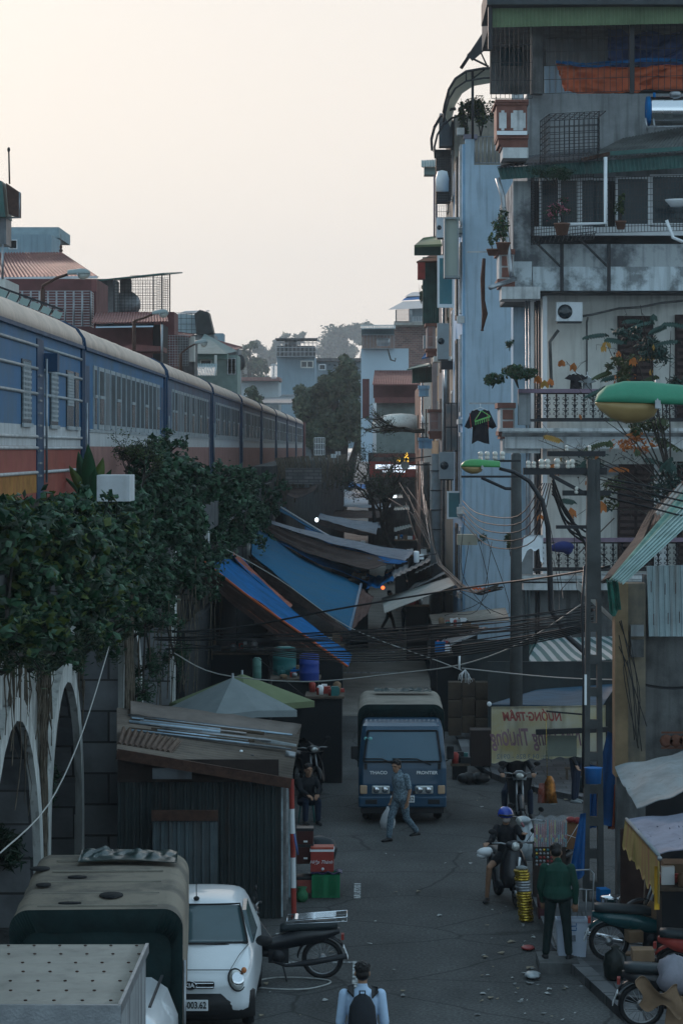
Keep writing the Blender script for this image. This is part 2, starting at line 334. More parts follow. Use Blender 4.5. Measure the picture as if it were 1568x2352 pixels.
# ---------------------------------------------------------------- ground, pavements, markings
b = MB(); b.add([(-2500, -300, 0), (2500, -300, 0), (2500, 5200, 0), (-2500, 5200, 0)], [(0, 1, 2, 3)])
struct(b.build('ground', asphalt, base=(0, 0, 0)))
def slab(name, poly, z, m, km, kw=.22):
    b = MB(); b.prism(poly, lambda p, s_: Vector((p[0], p[1], z if s_ else -.02))); o = struct(b.build(name, m, base=(0, 0, 0)))
    return o
slab('pavement', [(2.62, 43.6), (2.66, 39), (3.25, 34.6), (3.85, 30), (4.3, 24), (13, 24), (13, 43.6)], .13, paving, kerbm)
slab('pavement', [(2.2, 64), (2.65, 60.2), (3.25, 57.9), (4.4, 55.8), (13, 54.6), (13, 77), (3.2, 98), (2.0, 98)], .13, paving, kerbm)
b = MB()
for pl in ([(2.62, 43.6), (2.66, 39), (3.25, 34.6), (3.85, 30), (4.3, 24)], [(2.0, 98), (2.2, 64), (2.65, 60.2), (3.25, 57.9), (4.4, 55.8), (13, 54.6)]):
    for p, q in zip(pl, pl[1:]):
        p = Vector((*p, .055)); q = Vector((*q, .055)); d = (q-p).normalized(); n_ = Vector((d.y, -d.x, 0))*.11
        if pl[0][0] == 2.0: n_ = Vector((d.y, -d.x, 0))*.11
        L_ = (q-p).length; k = max(1, int(L_/1.0))
        for i in range(k):
            b.bar(p+(q-p)*(i+.02)/k-n_, p+(q-p)*(i+.98)/k-n_, .22, .17)
struct(b.build('kerb', kerbm))
paintw = mat('worn road paint', (.42, .44, .44), .8, ns=9, col2=(.07, .075, .08), pw=(.45, .55), bump=.2)
b = MB()
for (x, y0, y1) in ((-.14, 36.3, 38.6), (-.12, 31.5, 35.3), (-.16, 44, 45.5)): b.box(x-.11, y0, .002, x+.0, y1, .006)
b.box(-1.35, 38.45, .0025, -.14, 38.55, .0065)
struct(b.build('road_marking', paintw))
b = MB()
for k in range(5):
    y = 88+k*4.5; b.box(-.9+k*.05, y, .003, .9, y+.5+.2*(k % 2), .008)
struct(b.build('road_marking', paintw))
struct(MB().box(-1.5, 74, 0, 1.9, 170, .006).build('road', mat('brightened concrete lane', (.24, .22, .195), .9, var=.35, ns=.8, bump=.3)))  # paler concrete strip added to lighten the shadowed far road
# ---------------------------------------------------------------- viaduct
vd = thing('viaduct', (-5.2, 100, 0), 'old railway viaduct of white plastered arches and grey stone piers overgrown with creeper', 'viaduct')
XF = -5.17; TOP = 5.2
arch = [(35.4, 41.2)]+[(42.4+6.2*k, 47.0+6.2*k) for k in range(16)]
b = MB(); st = MB(); ring = MB(); pil = MB()
py = 20.0
for i, (ya, yb) in enumerate(arch):
    st.box(-12, py, 0, XF-.02, ya, TOP, 0); b.box(XF-.02, py, 0, XF, ya, TOP)
    c = (ya+yb)/2; r = (yb-ya)/2; sp0 = 3.5-r*1.1; n = 14
    pts = [(c-r*math.cos(math.pi*k/n), sp0+r*1.1*math.sin(math.pi*k/n)) for k in range(n+1)]
    for (p0, z0), (p1, z1) in zip(pts, pts[1:]):
        b.add([(XF, p0, z0), (XF, p1, z1), (XF, p1, TOP), (XF, p0, TOP)], [(0, 1, 2, 3)])
        st.add([(XF, p0, z0), (XF, p1, z1), (-12, p1, z1), (-12, p0, z0)], [(3, 2, 1, 0)])
    po = [(c-(r+.34)*math.cos(math.pi*k/n), sp0+(r*1.1+.34)*math.sin(math.pi*k/n)) for k in range(n+1)]
    pin = [(ya, 0)]+pts+[(yb, 0)]; pou = [(ya-.34, 0)]+po+[(yb+.34, 0)]
    for k in range(len(pin)-1):
        for X0, X1 in ((XF, XF+.12),):
            a, c2, d, e = pin[k], pin[k+1], pou[k+1], pou[k]
            ring.add([(X1, *a), (X1, *c2), (X1, *d), (X1, *e), (X0, *a), (X0, *c2), (X0, *d), (X0, *e)], [(0, 1, 2, 3), (0, 4, 5, 1), (3, 2, 6, 7)])
    ring.build('arch_ring', plaster, vd); ring = MB()
    py = yb
    if i % 2 == 1:
        pil = MB(); pil.box(XF, yb+.36, 0, -4.46, yb+1.0, TOP, 0); pil.box(-4.46, yb+.38, 0, -4.36, yb+.98, TOP, 1); pil.build('pilaster', [stone, plaster], vd)
st.box(-12, py, 0, XF-.02, py+40, TOP); b.box(XF-.02, py, 0, XF, py+40, TOP)
st.box(-12, 20, 0, -11.9, 180, TOP)
b.build('wall', plaster, vd); st.build('pier', stone, vd)
b = MB(); b.box(-13, 20, TOP, -4.35, 230, 5.62); b.box(-4.5, 20, 5.62, -4.35, 120, 5.9)
b.build('deck', concd, vd)
b = MB()   # the far end curves in towards the street
pp = [(-4.4, 120), (-4.1, 145), (-3.4, 168), (-2.5, 190), (-2.0, 205)]
for (x0, y0), (x1, y1) in zip(pp, pp[1:]):
    b.add([(x0, y0, 0), (x1, y1, 0), (x1, y1, 6.7), (x0, y0, 6.6), (x0-5, y0, 0), (x1-5, y1, 0), (x1-5, y1, 6.7), (x0-5, y0, 6.6)], [(0, 1, 2, 3), (3, 2, 6, 7), (0, 3, 7, 4), (1, 5, 6, 2)])
b.build('parapet', concd, vd)
b = MB(); a = P(640, 1110, 50)
b.pb(612, 1075, 738, 1112, 48, .4); b.build('brick_panel', blocks('pale brick', (.30, .28, .27), (.12, .12, .12), .5, .16, 'XZ', ms=.02), vd)
o = MB().pb(222, 1091, 298, 1152, 143, .9).build('concrete_block', white, base=None, bevel=.008)
tag(o, 'white painted concrete block half buried in the creeper beside the train', 'concrete block')
# ---------------------------------------------------------------- train
tcol = dict(
 blue=mat('coach blue paint', (.018, .125, .27), .5, ns=.8, col2=(.05, .125, .20), pw=(.42, .62), streak=.5, streak_col=(.12, .13, .17), bump=.15),
 mauve=mat('coach hazed mauve blue', (.10, .15, .205), .6, ns=.7, col2=(.10, .09, .13), streak=.4, streak_col=(.17, .17, .19), bump=.15),  # different paint on the far coaches, with distance haze mixed into the colour
 band=mat('coach white band', (.50, .52, .53), .6, var=.2, ns=1.5, streak=.45, streak_col=(.22, .19, .16)),
 red=mat('coach red paint', (.30, .065, .05), .6, var=.3, ns=1.2, streak=.4, streak_col=(.22, .10, .03)),
 pinkr=mat('coach faded red', (.30, .15, .13), .6, var=.3, ns=1.2, streak=.4, streak_col=(.2, .13, .10)),
 ochre=mat('coach ochre stained panel', (.38, .17, .03), .7, var=.4, ns=3, streak=.6, streak_col=(.25, .05, .03)),
 roof=mat('coach cream roof', (.64, .50, .41), .65, var=.22, ns=1.1, streak=.25, streak_col=(.2, .18, .16), bump=.2),
 edge=mat('coach navy edge', (.012, .05, .11), .4, var=.3, bump=.1),
 grey=mat('coach window grey', (.33, .37, .39), .5, var=.25, ns=2))
def coach(y0, Ln, label, kind, detail=True):
    t = thing('train_coach', (-5.3, y0, 5.65), label, 'train coach', 'coaches of the train on the viaduct')
    X = -5.3; W = 2.8; Z = 5.65; y1 = y0+Ln
    bd = tcol['blue'] if kind in 'AB' else tcol['mauve']
    rd = tcol['red'] if kind in 'A' else tcol['pinkr']
    def P2(n, m, z0, z1, ya=y0, yb=y1, o=0): MB().box(X-W, ya, Z+z0, X+o, yb, Z+z1).build(n, m, t)
    MB().box(X-W+.1, y0+.1, Z+.35, X-.12, y1-.1, Z+1.0).build('underframe', blackm, t)
    P2('lower_panel', rd, .95, 1.79); P2('white_stripe', tcol['band'], 1.79, 2.12); P2('upper_panel', bd, 2.12, 3.64)
    prof = [(.05, 3.6), (.02, 3.78), (-.1, 3.95), (-.35, 4.08), (-.8, 4.16), (-1.4, 4.19), (-2.0, 4.16), (-2.45, 4.08), (-2.7, 3.95), (-2.82, 3.78), (-2.85, 3.6)]
    b = MB(); n = 40; rings = []
    for i in range(n+1):
        y = y0+.06+(Ln-.12)*i/n; k = .985 if i in (0, n) else 1
        rings.append([Vector((X+x+.012*noise.noise((x*3, y*1.3, y0)), y, Z+3.6+(z-3.6)*k+.012*noise.noise((x*2, y*1.1, 5)))) for x, z in prof])
    b.loft(rings, 0, True, True); b.build('roof', tcol['roof'], t)
    b = MB(); b.box(X+.0, y0+.03, Z+3.57, X+.07, y1-.03, Z+3.63); b.build('rain_gutter', tcol['edge'], t)
    for y in (y0-.06, y1-.1): MB().box(X-W+.05, y, Z+.9, X+.04, y+.16, Z+3.7).build('end_frame', tcol['edge'], t)
    b = MB(); b.loft([[Vector((X+x*1.01+.02, y, Z+3.6+(z-3.6)*1.04)) for x, z in prof] for y in (y0-.05, y0+.09)]); b.build('roof_band', tcol['edge'], t)
    if kind == 'A':
        for z in (1.94, 1.76, 1.37, 2.62, 3.02, 3.38):
            for ya, yb in ((y0, 42.5), (43.35, y1-.1)):
                MB().tube([(X+.015, ya, Z+z), (X+.015, yb, Z+z)], .028, 6).build('side_rib', tcol['band'] if z < 2.1 else tcol['grey'], t)
        MB().box(X-.02, y0, Z+1.05, X+.006, 42.5, Z+1.35).build('stained_panel', tcol['ochre'], t)
        b = MB(); b.box(X-.5, 42.5, Z+.95, X+.02, 43.35, Z+3.5); d = b.build('door_recess', tcol['edge'], t)
        b = MB()
        for k in range(9): b.box(X+.02, 42.6, Z+2.9-k*.2, X+.05, 42.9, Z+2.93-k*.2)
        b.tube([(X+.07, 43.3, Z+1.2), (X+.07, 43.3, Z+3.2)], .02); b.build('handrail', steel, d)
        MB().box(X, 42.5, Z+.75, X+.25, 43.4, Z+.8).build('step', tcol['grey'], d)
        MB().box(X, 43.5, Z+3.0, X+.22, 43.8, Z+3.3).build('lamp_box', tcol['edge'], t)
        for yc in (41.2, 44.8, 47.2, 48.3):
            ww = .55 if yc < 48 else .3
            f = MB().box(X-.03, yc-ww, Z+2.12, X+.02, yc+ww, Z+3.12).build('window', glassd, t)
            b = MB(); b.box(X+.02, yc-ww-.04, Z+2.08, X+.05, yc+ww+.04, Z+2.14)
            if yc < 48:
                zlo = 2.2 if yc < 47 else 2.5
                for k in range(5): b.box(X+.02, yc-ww+.1+k*(2*ww-.2)/5, Z+zlo, X+.04, yc-ww+.16+k*(2*ww-.2)/5, Z+3.08)
                for k in range(11):
                    z = Z+zlo+k*(3.08-zlo)/11; b.box(X+.02, yc-ww+.06, z, X+.038, yc+ww-.1, z+.035)
            b.build('mesh_grille', tcol['grey'], f)
    else:
        b = MB().box(X-.3, y0+.35, Z+.95, X+.012, y0+1.1, Z+3.3); d = b.build('door', tcol['edge'], t)
        MB().tube([(X+.05, y0+.25, Z+1.2), (X+.05, y0+.25, Z+2.6)], .02).build('handrail', steel, d)
        nw = 13; py = (Ln-4.2)/nw
        for k in range(nw+1):
            yc = y0+2.1+k*py; ww = py*.36 if k else py*.2
            f = MB().box(X-.02, yc-ww-.07, Z+2.12, X+.025, yc+ww+.07, Z+3.34).build('window', tcol['grey'], t)
            r_ = rnd.random(); b = MB()
            b.box(X+.02, yc-ww+.04, Z+2.22, X+.032, yc+ww-.04, Z+3.26, 0 if r_ < .6 else 1)
            if k % 3 == 1 or k == 0: b.box(X+.03, yc-ww+.0, Z+2.72, X+.05, yc+ww, Z+2.78, 2); b.box(X+.025, yc-ww+.04, Z+2.22, X+.034, yc+ww-.04, Z+2.72, 3)
            b.build('pane', [tcol['grey_g'], tcol['grey_h'], tcol['grey'], glassd], f)
        d = MB().box(X-.3, y1-1.0, Z+.95, X+.012, y1-.35, Z+3.3).build('door', tcol['edge'], t)
        MB().box(X-.01, y0+1.2, Z+2.06, X+.02, y1-1.2, Z+2.11).build('side_rib', tcol['grey'], t)
    return t
tcol['grey_g'] = mat('grimy pane', (.045, .06, .07), .75, var=.4, ns=1.5, bump=0, spec=.6)
tcol['grey_h'] = mat('shutter grey', (.15, .175, .19), .5, var=.3, ns=1.5, bump=0)
coach(27.5, 21.6, 'blue baggage coach nearest the camera with steel mesh windows and white ribs', 'A')
ylab = ['blue coach with tall grey windows just behind the baggage coach', 'hazy mauve coach third along the train, behind the blue windowed one', 'fourth coach of the train, mauve and pinkish red with dark windows', 'fifth coach of the train counting back from the baggage coach',
        'sixth coach of the train with a bright blue end frame', 'seventh coach of the train, third from its far end', 'second to last coach at the far end of the train', 'last coach at the far end of the train near the trees']
yy = 49.4
for i, lb in enumerate(ylab):
    coach(yy, 19.4, lb, 'B' if i == 0 else 'C'); yy += 20.25
o = MB().box(-8.0, 212, 6.4, -5.2, 216, 9.5).build('brake_van', maroon); tag(o, 'small dark red rail wagon at the very end of the train', 'rail wagon')
# ---------------------------------------------------------------- building helpers
def bld(name, x, y, label, cat='building', group=None): return thing(name, (x, y, 0), label, cat, group)
def win(t, x0, y0, x1, y1, s, m=white, g=glassd, fw=.06, mull=1, bars=0, name='window', d0=0):
    """camera-facing window: frame proud of the wall, pane set back, as part and sub-part"""
    a = P(x0, y1, s); c = P(x1, y0, s); y = a.y+d0; b = MB(); W = c.x-a.x
    b.box(a.x, y-.05, a.z, a.x+fw, y+.05, c.z); b.box(c.x-fw, y-.05, a.z, c.x, y+.05, c.z)
    b.box(a.x+fw, y-.05, a.z, c.x-fw, y+.05, a.z+fw); b.box(a.x+fw, y-.05, c.z-fw, c.x-fw, y+.05, c.z)
    for k in range(1, mull): b.box(a.x+W*k/mull-fw/2, y-.045, a.z+fw, a.x+W*k/mull+fw/2, y+.045, c.z-fw)
    f = b.build(name, m, t)
    MB().box(a.x+fw*.5, y+.0, a.z+fw*.5, c.x-fw*.5, y+.03, c.z-fw*.5).build('pane', g, f)
    if bars: b = MB(); b.cage((a.x, y-.12, a.z), (c.x, y-.12, a.z), (a.x, y-.12, c.z), bars, max(2, int((c.z-a.z)/.22)), .009); b.build('bars', blackm, f)
    return f
def ac(t, x0, y0, x1, y1, s, d0=-.35, m=None):
    a = P(x0, y1, s); c = P(x1, y0, s); y = a.y+d0; W = c.x-a.x; H = c.z-a.z; b = MB()
    b.box(a.x, y, a.z, c.x, y+.32, c.z); o = b.build('ac_unit', m or white, t, bevel=.01)
    b = MB(); r = min(W*.28, H*.42); cx = a.x+W*.33; cz = (a.z+c.z)/2
    b.lathe([(r, 0), (r, .02), (r*.2, .03), (.001, .03)], (cx, y-.001, cz), 16, 0, Matrix.Rotation(R(90), 3, 'X')); b.build('fan_grille', glassd, o)
    b = MB(); b.box(a.x+.03, y-.01, a.z-.05, c.x-.03, y+.34, a.z-.005); b.build('bracket', blackm, o)
    return o
def rail(t, a, b_, h, n, m=blackm, r=.013, fancy=False, name='railing'):
    a = Vector(a); b_ = Vector(b_); u = Vector((0, 0, h)); q = MB()
    q.tube([a+u, b_+u], .022, 6); q.tube([a+u*.08, b_+u*.08], .018, 6)
    for i in range(n+1):
        p = a+(b_-a)*i/n
        if fancy:
            zs = [0, .1, .16, .22, .3, .36, .42, .5, .56, .62, .7, .76, .84, .92, 1]; rs_ = [.5, .6, 1.9, .7, 1.0, 2.3, .8, 1.3, 2.6, .8, 1.0, 2.2, .7, 1.6, .6]
            q.tube([p+u*z for z in zs], [r*k for k in rs_], 6)
            for z in (.2, .36, .58, .76):
                for sx in (-1, 1):
                    q.tube([p+u*z, p+u*(z+.03)+Vector((sx*r*4, 0, 0)), p+u*(z+.09)+Vector((sx*r*3.6, 0, 0)), p+u*(z+.08)+Vector((sx*r*1.5, 0, 0))], r*.55, 4)
        else: q.tube([p+u*.08, p+u], r, 5)
    return q.build(name, m, t)
def tankg(t, c, r, L_, ax='X', name='water_tank', m=None):
    b = MB(); M = Matrix.Rotation(R(90), 3, 'Y' if ax == 'X' else 'X')
    b.lathe([(.01, -L_/2), (r*.6, -L_/2+.02), (r*.95, -L_/2+.1), (r, -L_/2+.16)]+sum([[(r, -L_/2+.16+(L_-.32)*k/6+.02), (r*1.02, -L_/2+.16+(L_-.32)*k/6+.04), (r, -L_/2+.16+(L_-.32)*k/6+.06)] for k in (1, 2, 4, 5)], [])+[(r, L_/2-.16), (r*.95, L_/2-.1), (r*.6, L_/2-.02), (.01, L_/2)], c, 24, 0, M)
    o = b.build(name, m or chrome, t); return o
# ---------------------------------------------------------------- houses behind the train (left)
W1 = mat('blue grey wall', (.22, .31, .36), .85, var=.15, ns=.5, streak=.25)
t = bld('tower_house', *P(10, 560, 60).xy, 'narrow tower with green sheet metal box and aerial at the left edge')
MB().pb(-60, 640, 12, 1030, 60, 4).build('wall', creamw, t)
b = MB(); b.pb(-60, 488, 14, 560, 60, 1.5); b.build('metal_cladding', greyc, t)
b = MB(); b.loft([[P(x, y, 60)+Vector((0, k, 0)) for x, y in ((-40, 405), (8, 418), (16, 500), (-40, 500))] for k in (-.5, 1.5)], smooth=False); b.build('hopper', greenc, t)
b = MB(); b.loft([[P(x, y, 60)+Vector((0, k, 0)) for x, y in ((16, 421), (44, 440), (44, 498), (22, 492))] for k in (-.3, .6)], smooth=False); b.build('side_box', rust, t)
b = MB(); b.tube([P(0, 499, 60), P(44, 499, 60), P(44, 440, 60)], .05); b.build('pipe', steel, t)
b = MB(); b.tube([P(22, 422, 60), P(20, 345, 60)], .035); b.ell(P(20, 343, 60), (.06, .06, .1)); b.build('aerial', blackm, t)
b = MB(); b.tube([P(6, 560, 60), P(6, 640, 60)], .05); b.build('pipe', steel, t)
t = bld('flat_roof_house', *P(70, 560, 40).xy, 'pale blue grey house with flat concrete roof behind the red roofed one')
MB().pb(-40, 538, 118, 1030, 40, 5).build('wall', W1, t)
MB().pb(-40, 521, 135, 545, 39, 6).build('roof', mat('slab blue grey', (.25, .33, .36), .9, var=.2), t)
win(t, 20, 550, 40, 572, 40, white, white, .05)
t = bld('red_roof_house', *P(110, 700, 46).xy, 'house with maroon hipped roof and white grille cage right behind the train')
MB().pb(-60, 640, 221, 1030, 46, 6).build('wall', maroon, t)
b = MB(); A, B_, C_, D_ = P(-80, 638, 45.5), P(225, 634, 45.5), P(142, 579, 41.5), P(-80, 581, 41.5)
b.corr(A, B_, C_, D_, 34, .05, .04); b.add([B_, P(225, 634, 40), C_], [(0, 1, 2)]); b.build('roof', redroof, t)
b = MB(); b.bar(P(-60, 640, 45.6), P(224, 636, 45.6), .15, .12); b.build('gutter', white, t)
b = MB(); b.lathe([(.05, 0), (.12, .1), (.05, .2), (.09, .3), (.02, .45), (.01, 1.0)], P(140, 579, 41.5), 8); b.build('finial', rust, t)
b = MB(); b.pb(30, 668, 208, 760, 45.9, .05); b.build('balcony_opening', glassd, t)
b = MB()
a = P(30, 748, 47.2); c = P(207, 748, 47.2); d = P(30, 668, 47.2); b.cage(a, c, d, 9, 13, .02)
for k in range(10): b.tube([a+(c-a)*k/9+Vector((.05, 0, 0)), a+(c-a)*k/9+(d-a)+Vector((.05, 0, 0))], .035, 5)
b.cage(c, P(221, 755, 45.2), P(207, 668, 47.2), 4, 14, .02); b.build('white_cage', steel, t)
MB().pb(210, 640, 222, 668, 46.3, .2).build('fascia', redroof, t)
t = bld('cage_house', *P(300, 700, 42).xy, 'grey wall house with rooftop mesh cage around a round steel water tank')
MB().pb(218, 640, 262, 1030, 42, 3).build('wall', concrete, t)
MB().pb(262, 716, 400, 1030, 42.1, 3).build('lower_wall', maroon, t)
b = MB(); b.bil(P(225, 642, 42.5), P(376, 626, 42.5), P(419, 624, 38), P(262, 641, 38), 8, 1, .08); b.build('roof', greenc, t)
b = MB(); b.cage(P(262, 714, 42.6), P(360, 714, 42.6), P(262, 644, 42.6), 12, 10, .012)
b.cage(P(300, 714, 39), P(390, 714, 39), P(300, 632, 39), 16, 16, .012); b.cage(P(360, 714, 42.6), P(390, 714, 39), P(360, 636, 42.6), 6, 14, .014)
for x, y, s in ((262, 640, 42.6), (352, 634, 42.6), (372, 630, 42.4), (390, 628, 39)): b.tube([P(x, 760, s), P(x, y, s)], .04, 6)
b.build('mesh_cage', blackm, t)
tankg(t, P(292, 698, 41), .72, 1.4, 'Y', 'water_tank', steel)
b = MB(); b.pb(275, 640, 300, 690, 40.3, .6); b.build('chimney_block', concd, t)
t = bld('pink_awning_house', *P(300, 790, 48).xy, 'low maroon house with pinkish sloped tin roof behind the second coach')
MB().pb(215, 745, 350, 1030, 48, 3).build('wall', maroon, t); MB().pb(350, 745, 375, 1030, 47.9, 3).build('side_wall', dark, t)
b = MB(); b.corr(P(210, 741, 49), P(386, 737, 49), P(380, 716, 46), P(220, 717, 46), 26, .03, .04); b.build('roof', redroof, t)
b = MB(); b.bil(P(220, 752, 49.4), P(352, 750, 49.4), P(352, 742, 48.2), P(220, 744, 48.2)); b.build('awning', mat('pale blue sheet', (.3, .42, .52), .6, var=.1), t)
b = MB(); b.loft([[P(x, y, 50)+Vector((0, k, 0)) for x, y in ((250, 806), (372, 806), (372, 795), (300, 790))] for k in (0, 3)], smooth=False); b.build('lower_roof', redroof, t)
b = MB(); b.tube([P(372, 745, 50), P(372, 840, 50)], .06); b.build('post', steel, t)
t = bld('mesh_shack', *P(400, 800, 40).xy, 'small rooftop shack with wire mesh sides and bent red roof among the left houses')
MB().pb(378, 770, 446, 1030, 40.5, 3).build('wall', concd, t)
b = MB(); b.bil(P(374, 765, 42), P(436, 772, 42), P(446, 766, 39.5), P(376, 757, 39.5), 1, 1, .08); b.build('roof', redroof, t)
b = MB(); b.cage(P(378, 840, 42.4), P(432, 840, 42.4), P(378, 770, 42.4), 9, 12, .015); b.build('mesh', steel, t)
MB().pb(434, 772, 446, 830, 41.5, 1).build('pillar', creamw, t)
t = bld('tarped_tank_house', *P(440, 740, 34).xy, 'house topped by a boxy frame covered in black tarpaulin with glass panels')
MB().pb(400, 768, 492, 1030, 34, 4).build('wall', concrete, t)
MB().pb(403, 722, 450, 765, 34, 1.5).build('glass_room', mat('frosty panel', (.28, .35, .38), .5, var=.2), t)
b = MB(); b.cage(P(392, 770, 34.6), P(452, 770, 34.6), P(392, 718, 34.6), 5, 4, .02); b.build('frame', blackm, t)
b = MB(); b.loft([[P(x, y, 34)+Vector((0, k, 0)) for x, y in ((448, 722), (460, 712), (480, 718), (491, 765), (470, 770), (452, 768))] for k in (-.6, 1.6)], smooth=False); b.build('black_tarpaulin', mat('black tarp', (.025, .03, .03), .6, var=.5, ns=3), t)
MB().bil(P(400, 722, 34), P(455, 717, 34), P(481, 712, 32), P(425, 714, 32), 1, 1, .08).build('roof', steel, t)
t = bld('green_hip_house', *P(505, 830, 36).xy, 'house with grey green hipped roof and pale eaves left of the far coaches')
MB().pb(450, 815, 545, 1030, 36, 4).build('wall', mat('dull green wall', (.20, .27, .25), .85, var=.2), t)
b = MB(); A, B_, C_, D_ = P(442, 812, 37), P(520, 812, 37), P(470, 765, 34), P(455, 765, 34)
b.add([A, B_, P(545, 806, 34), P(450, 800, 32), C_], [(0, 1, 4), (1, 2, 4), (0, 4, 3), (3, 4, 2)]); b.build('roof', mat('grey green tiles', (.17, .22, .21), .8, var=.3, ns=2), t)
MB().pb(446, 812, 522, 824, 36.8, 1).build('eaves', mat('green eaves', (.14, .24, .22), .7, var=.1), t)
MB().corr(P(448, 862, 39), P(492, 862, 39), P(498, 835, 37), P(452, 835, 37), 12, .03, .04).build('lean_to_roof', tinw, t)
win(t, 460, 826, 486, 852, 36.6, creamw, glassd, .05); MB().pb(492, 815, 498, 862, 37, .2).build('post', creamw, t)
win(t, 522, 822, 542, 860, 36, white, glassd, .05, 2, 4)
t = bld('cluttered_house', *P(530, 850, 33).xy, 'narrow cluttered house with dark cloth and dishes at the end of the left row')
MB().pb(505, 800, 548, 1030, 33, 4).build('wall', concrete, t)
MB().bil(P(500, 800, 34), P(540, 803, 34), P(556, 796, 31.5), P(490, 778, 31.5), 1, 1, .08).build('roof', redroof, t)
b = MB(); b.ell(P(552, 832, 33.4), (.35, .3, .55)); b.ell(P(546, 838, 33.6), (.25, .2, .7)); b.build('hanging_cloth', blackm, t)
win(t, 522, 815, 540, 870, 33.2, steel, glassd, .04, 3, 6); MB().pb(500, 872, 550, 880, 33.6, .9).build('balcony', pink, t)
MB().pb(492, 765, 512, 800, 28, 3).build('rear_wall', W1, t)
def lamp_post(p0, arm, head, s, label, col, r=.06, hl=.75):
    t = thing('street_lamp', p0, label, 'street lamp', 'street lamps along the viaduct'); a = Vector(arm[-1])
    MB().tube([p0, arm[0]], r, 8).build('pole', rust, t); MB().tube(arm, r*.6, 6).build('arm', rust, t)
    lamp_head(t, a, head, hl, col)
    return t
def lamp_head(t, a, dr, L_, col, w=.17, glassm=None):
    """cobra head: shell on top, bowl under its front half; a = socket end, dr = direction"""
    d = Vector(dr).normalized(); q = Matrix((d, Vector((0, 1, 0)), Vector((0, 0, 1))-d*d.z)).transposed()
    def at(x, y, z): return a+q @ Vector((x, y, z))
    b = MB(); rg = []
    for u, hw, h in ((0, .09, .10), (.02, .12, .13), (.45, .14, .15), (.5, .15, .16), (.75, .16, .155), (.9, .13, .12), (.98, .07, .06), (1, .01, .01)):
        rg.append([at(u*L_, w/.16*hw*math.cos(math.pi*k/9), .0+w/.16*h*math.sin(math.pi*k/9)-.0) for k in range(10)]+[at(u*L_, 0, -.005)])
    b.loft(rg); o = b.build('housing', col, t)
    b = MB(); b.tube([at(.46*L_, -w*1.0, .0), at(.46*L_, 0, .17), at(.46*L_, w*1.0, 0)], .008, 5); b.box(-.02, -.02, -.03, .02, .02, .03, 0, Matrix.Translation(at(.46*L_, -w, -.01))); b.build('latch', steel, o)
    b = MB(); rg = []
    for u, hw, h in ((.42, .01, .01), (.47, .11, .09), (.58, .145, .135), (.72, .15, .145), (.86, .13, .11), (.96, .07, .05), (1, .01, .01)):
        rg.append([at(u*L_, w/.16*hw*math.cos(math.pi+math.pi*k/9), -.005+w/.16*h*math.sin(math.pi+math.pi*k/9)) for k in range(10)])
    b.loft(rg); b.build('bowl', glassm or mat('lamp bowl grey', (.35, .38, .36), .3, var=.1), t)
def Pz(px, py, s): return tuple(P(px, py, s))
lamp_post(P(98, 800, 78), [P(98, 664, 78), P(98, 656, 78), P(130, 638, 78), P(155, 630, 78)], (1, 0, 0.02), 78, 'street lamp with pale grey head in front of the maroon roofed house', mat('lamp grey', (.25, .3, .3), .5, var=.1), .07, .68)
lamp_post(P(308, 850, 62), [P(308, 737, 62), P(330, 730, 62), P(350, 722, 62)], (1, 0, .08), 62, 'street lamp over the pinkish tin roof behind the second coach', _mats['lamp grey'], .07, .6)
lamp_post(P(415, 880, 58), [P(415, 812, 58), P(432, 798, 58), P(448, 790, 58)], (1, 0, .1), 58, 'street lamp in front of the mesh shack, farthest of the three', _mats['lamp grey'], .06, .5)
b = MB()
for k in range(6):
    x = 0+k*25; y = 662+k*9.8; b.add([P(x, y, 82), P(x+19, y+8, 82), P(x+12, y+22, 82), P(x-8, y+14, 82)], [(0, 1, 2, 3)], 0); b.bar(P(x-3, y-4, 81.9), P(x-12, y+12, 81.9), .06, .04, 1)
b.bar(P(-20, 652, 81.8), P(145, 712, 81.8), .06, .06, 1)
for x, y in ((0, 668), (60, 690), (120, 712)): b.tube([P(x, y, 81.8), P(x, y+180, 81.8)], .03, 6, 1)
o = b.build('slatted_screen', [mat('pale green pane', (.25, .33, .31), .5, var=.1), blackm]); tag(o, 'sloping row of pale panes in a black frame above the nearest coach roof', 'screen')
# ---------------------------------------------------------------- far centre
bw2 = mat('far blue wall', (.27, .36, .42), .9, var=.12, ns=.3, streak=.2)
t = bld('rooftop_cage_building', *P(680, 850, 18).xy, 'tall plain blue grey building with a brown mesh rooftop among trees in the distance')
MB().pb(636, 818, 723, 1030, 18, 8).build('wall', bw2, t); MB().pb(636, 794, 723, 818, 18.1, 6).build('parapet', concd, t)
b = MB(); b.cage(P(634, 818, 18.2), P(727, 818, 18.2), P(634, 777, 18.2), 10, 4, .06); b.build('roof_cage', steel, t)
MB().pb(632, 776, 728, 779, 18.3, 6).build('roof', concd, t); tankg(t, P(668, 788, 18), .55, 1.6, 'X', 'water_tank', steel)
win(t, 690, 828, 720, 845, 18.1, creamw, glassd, .15, 2)
t = bld('low_white_building', *P(600, 880, 20).xy, 'low white building with a flat roof just right of the train roofs in the distance')
MB().pb(552, 873, 640, 1030, 20, 8).build('wall', mat('far white wall', (.5, .56, .58), .9, var=.1), t); MB().pb(548, 866, 642, 874, 20.2, 8.5).build('roof', pink, t)
b = MB(); b.bil(P(590, 925, 22), P(690, 925, 22), P(680, 905, 19), P(600, 908, 19), 1, 1, .2); b.build('lower_roof', concrete, t)
b = MB(); b.cage(P(623, 868, 20.4), P(634, 868, 20.4), P(623, 836, 20.4), 3, 9, .04); b.build('mast', whitec, t)
t = bld('roadside_booth', *P(715, 1030, 26).xy, 'small grey building with pale railing beyond the end of the train')
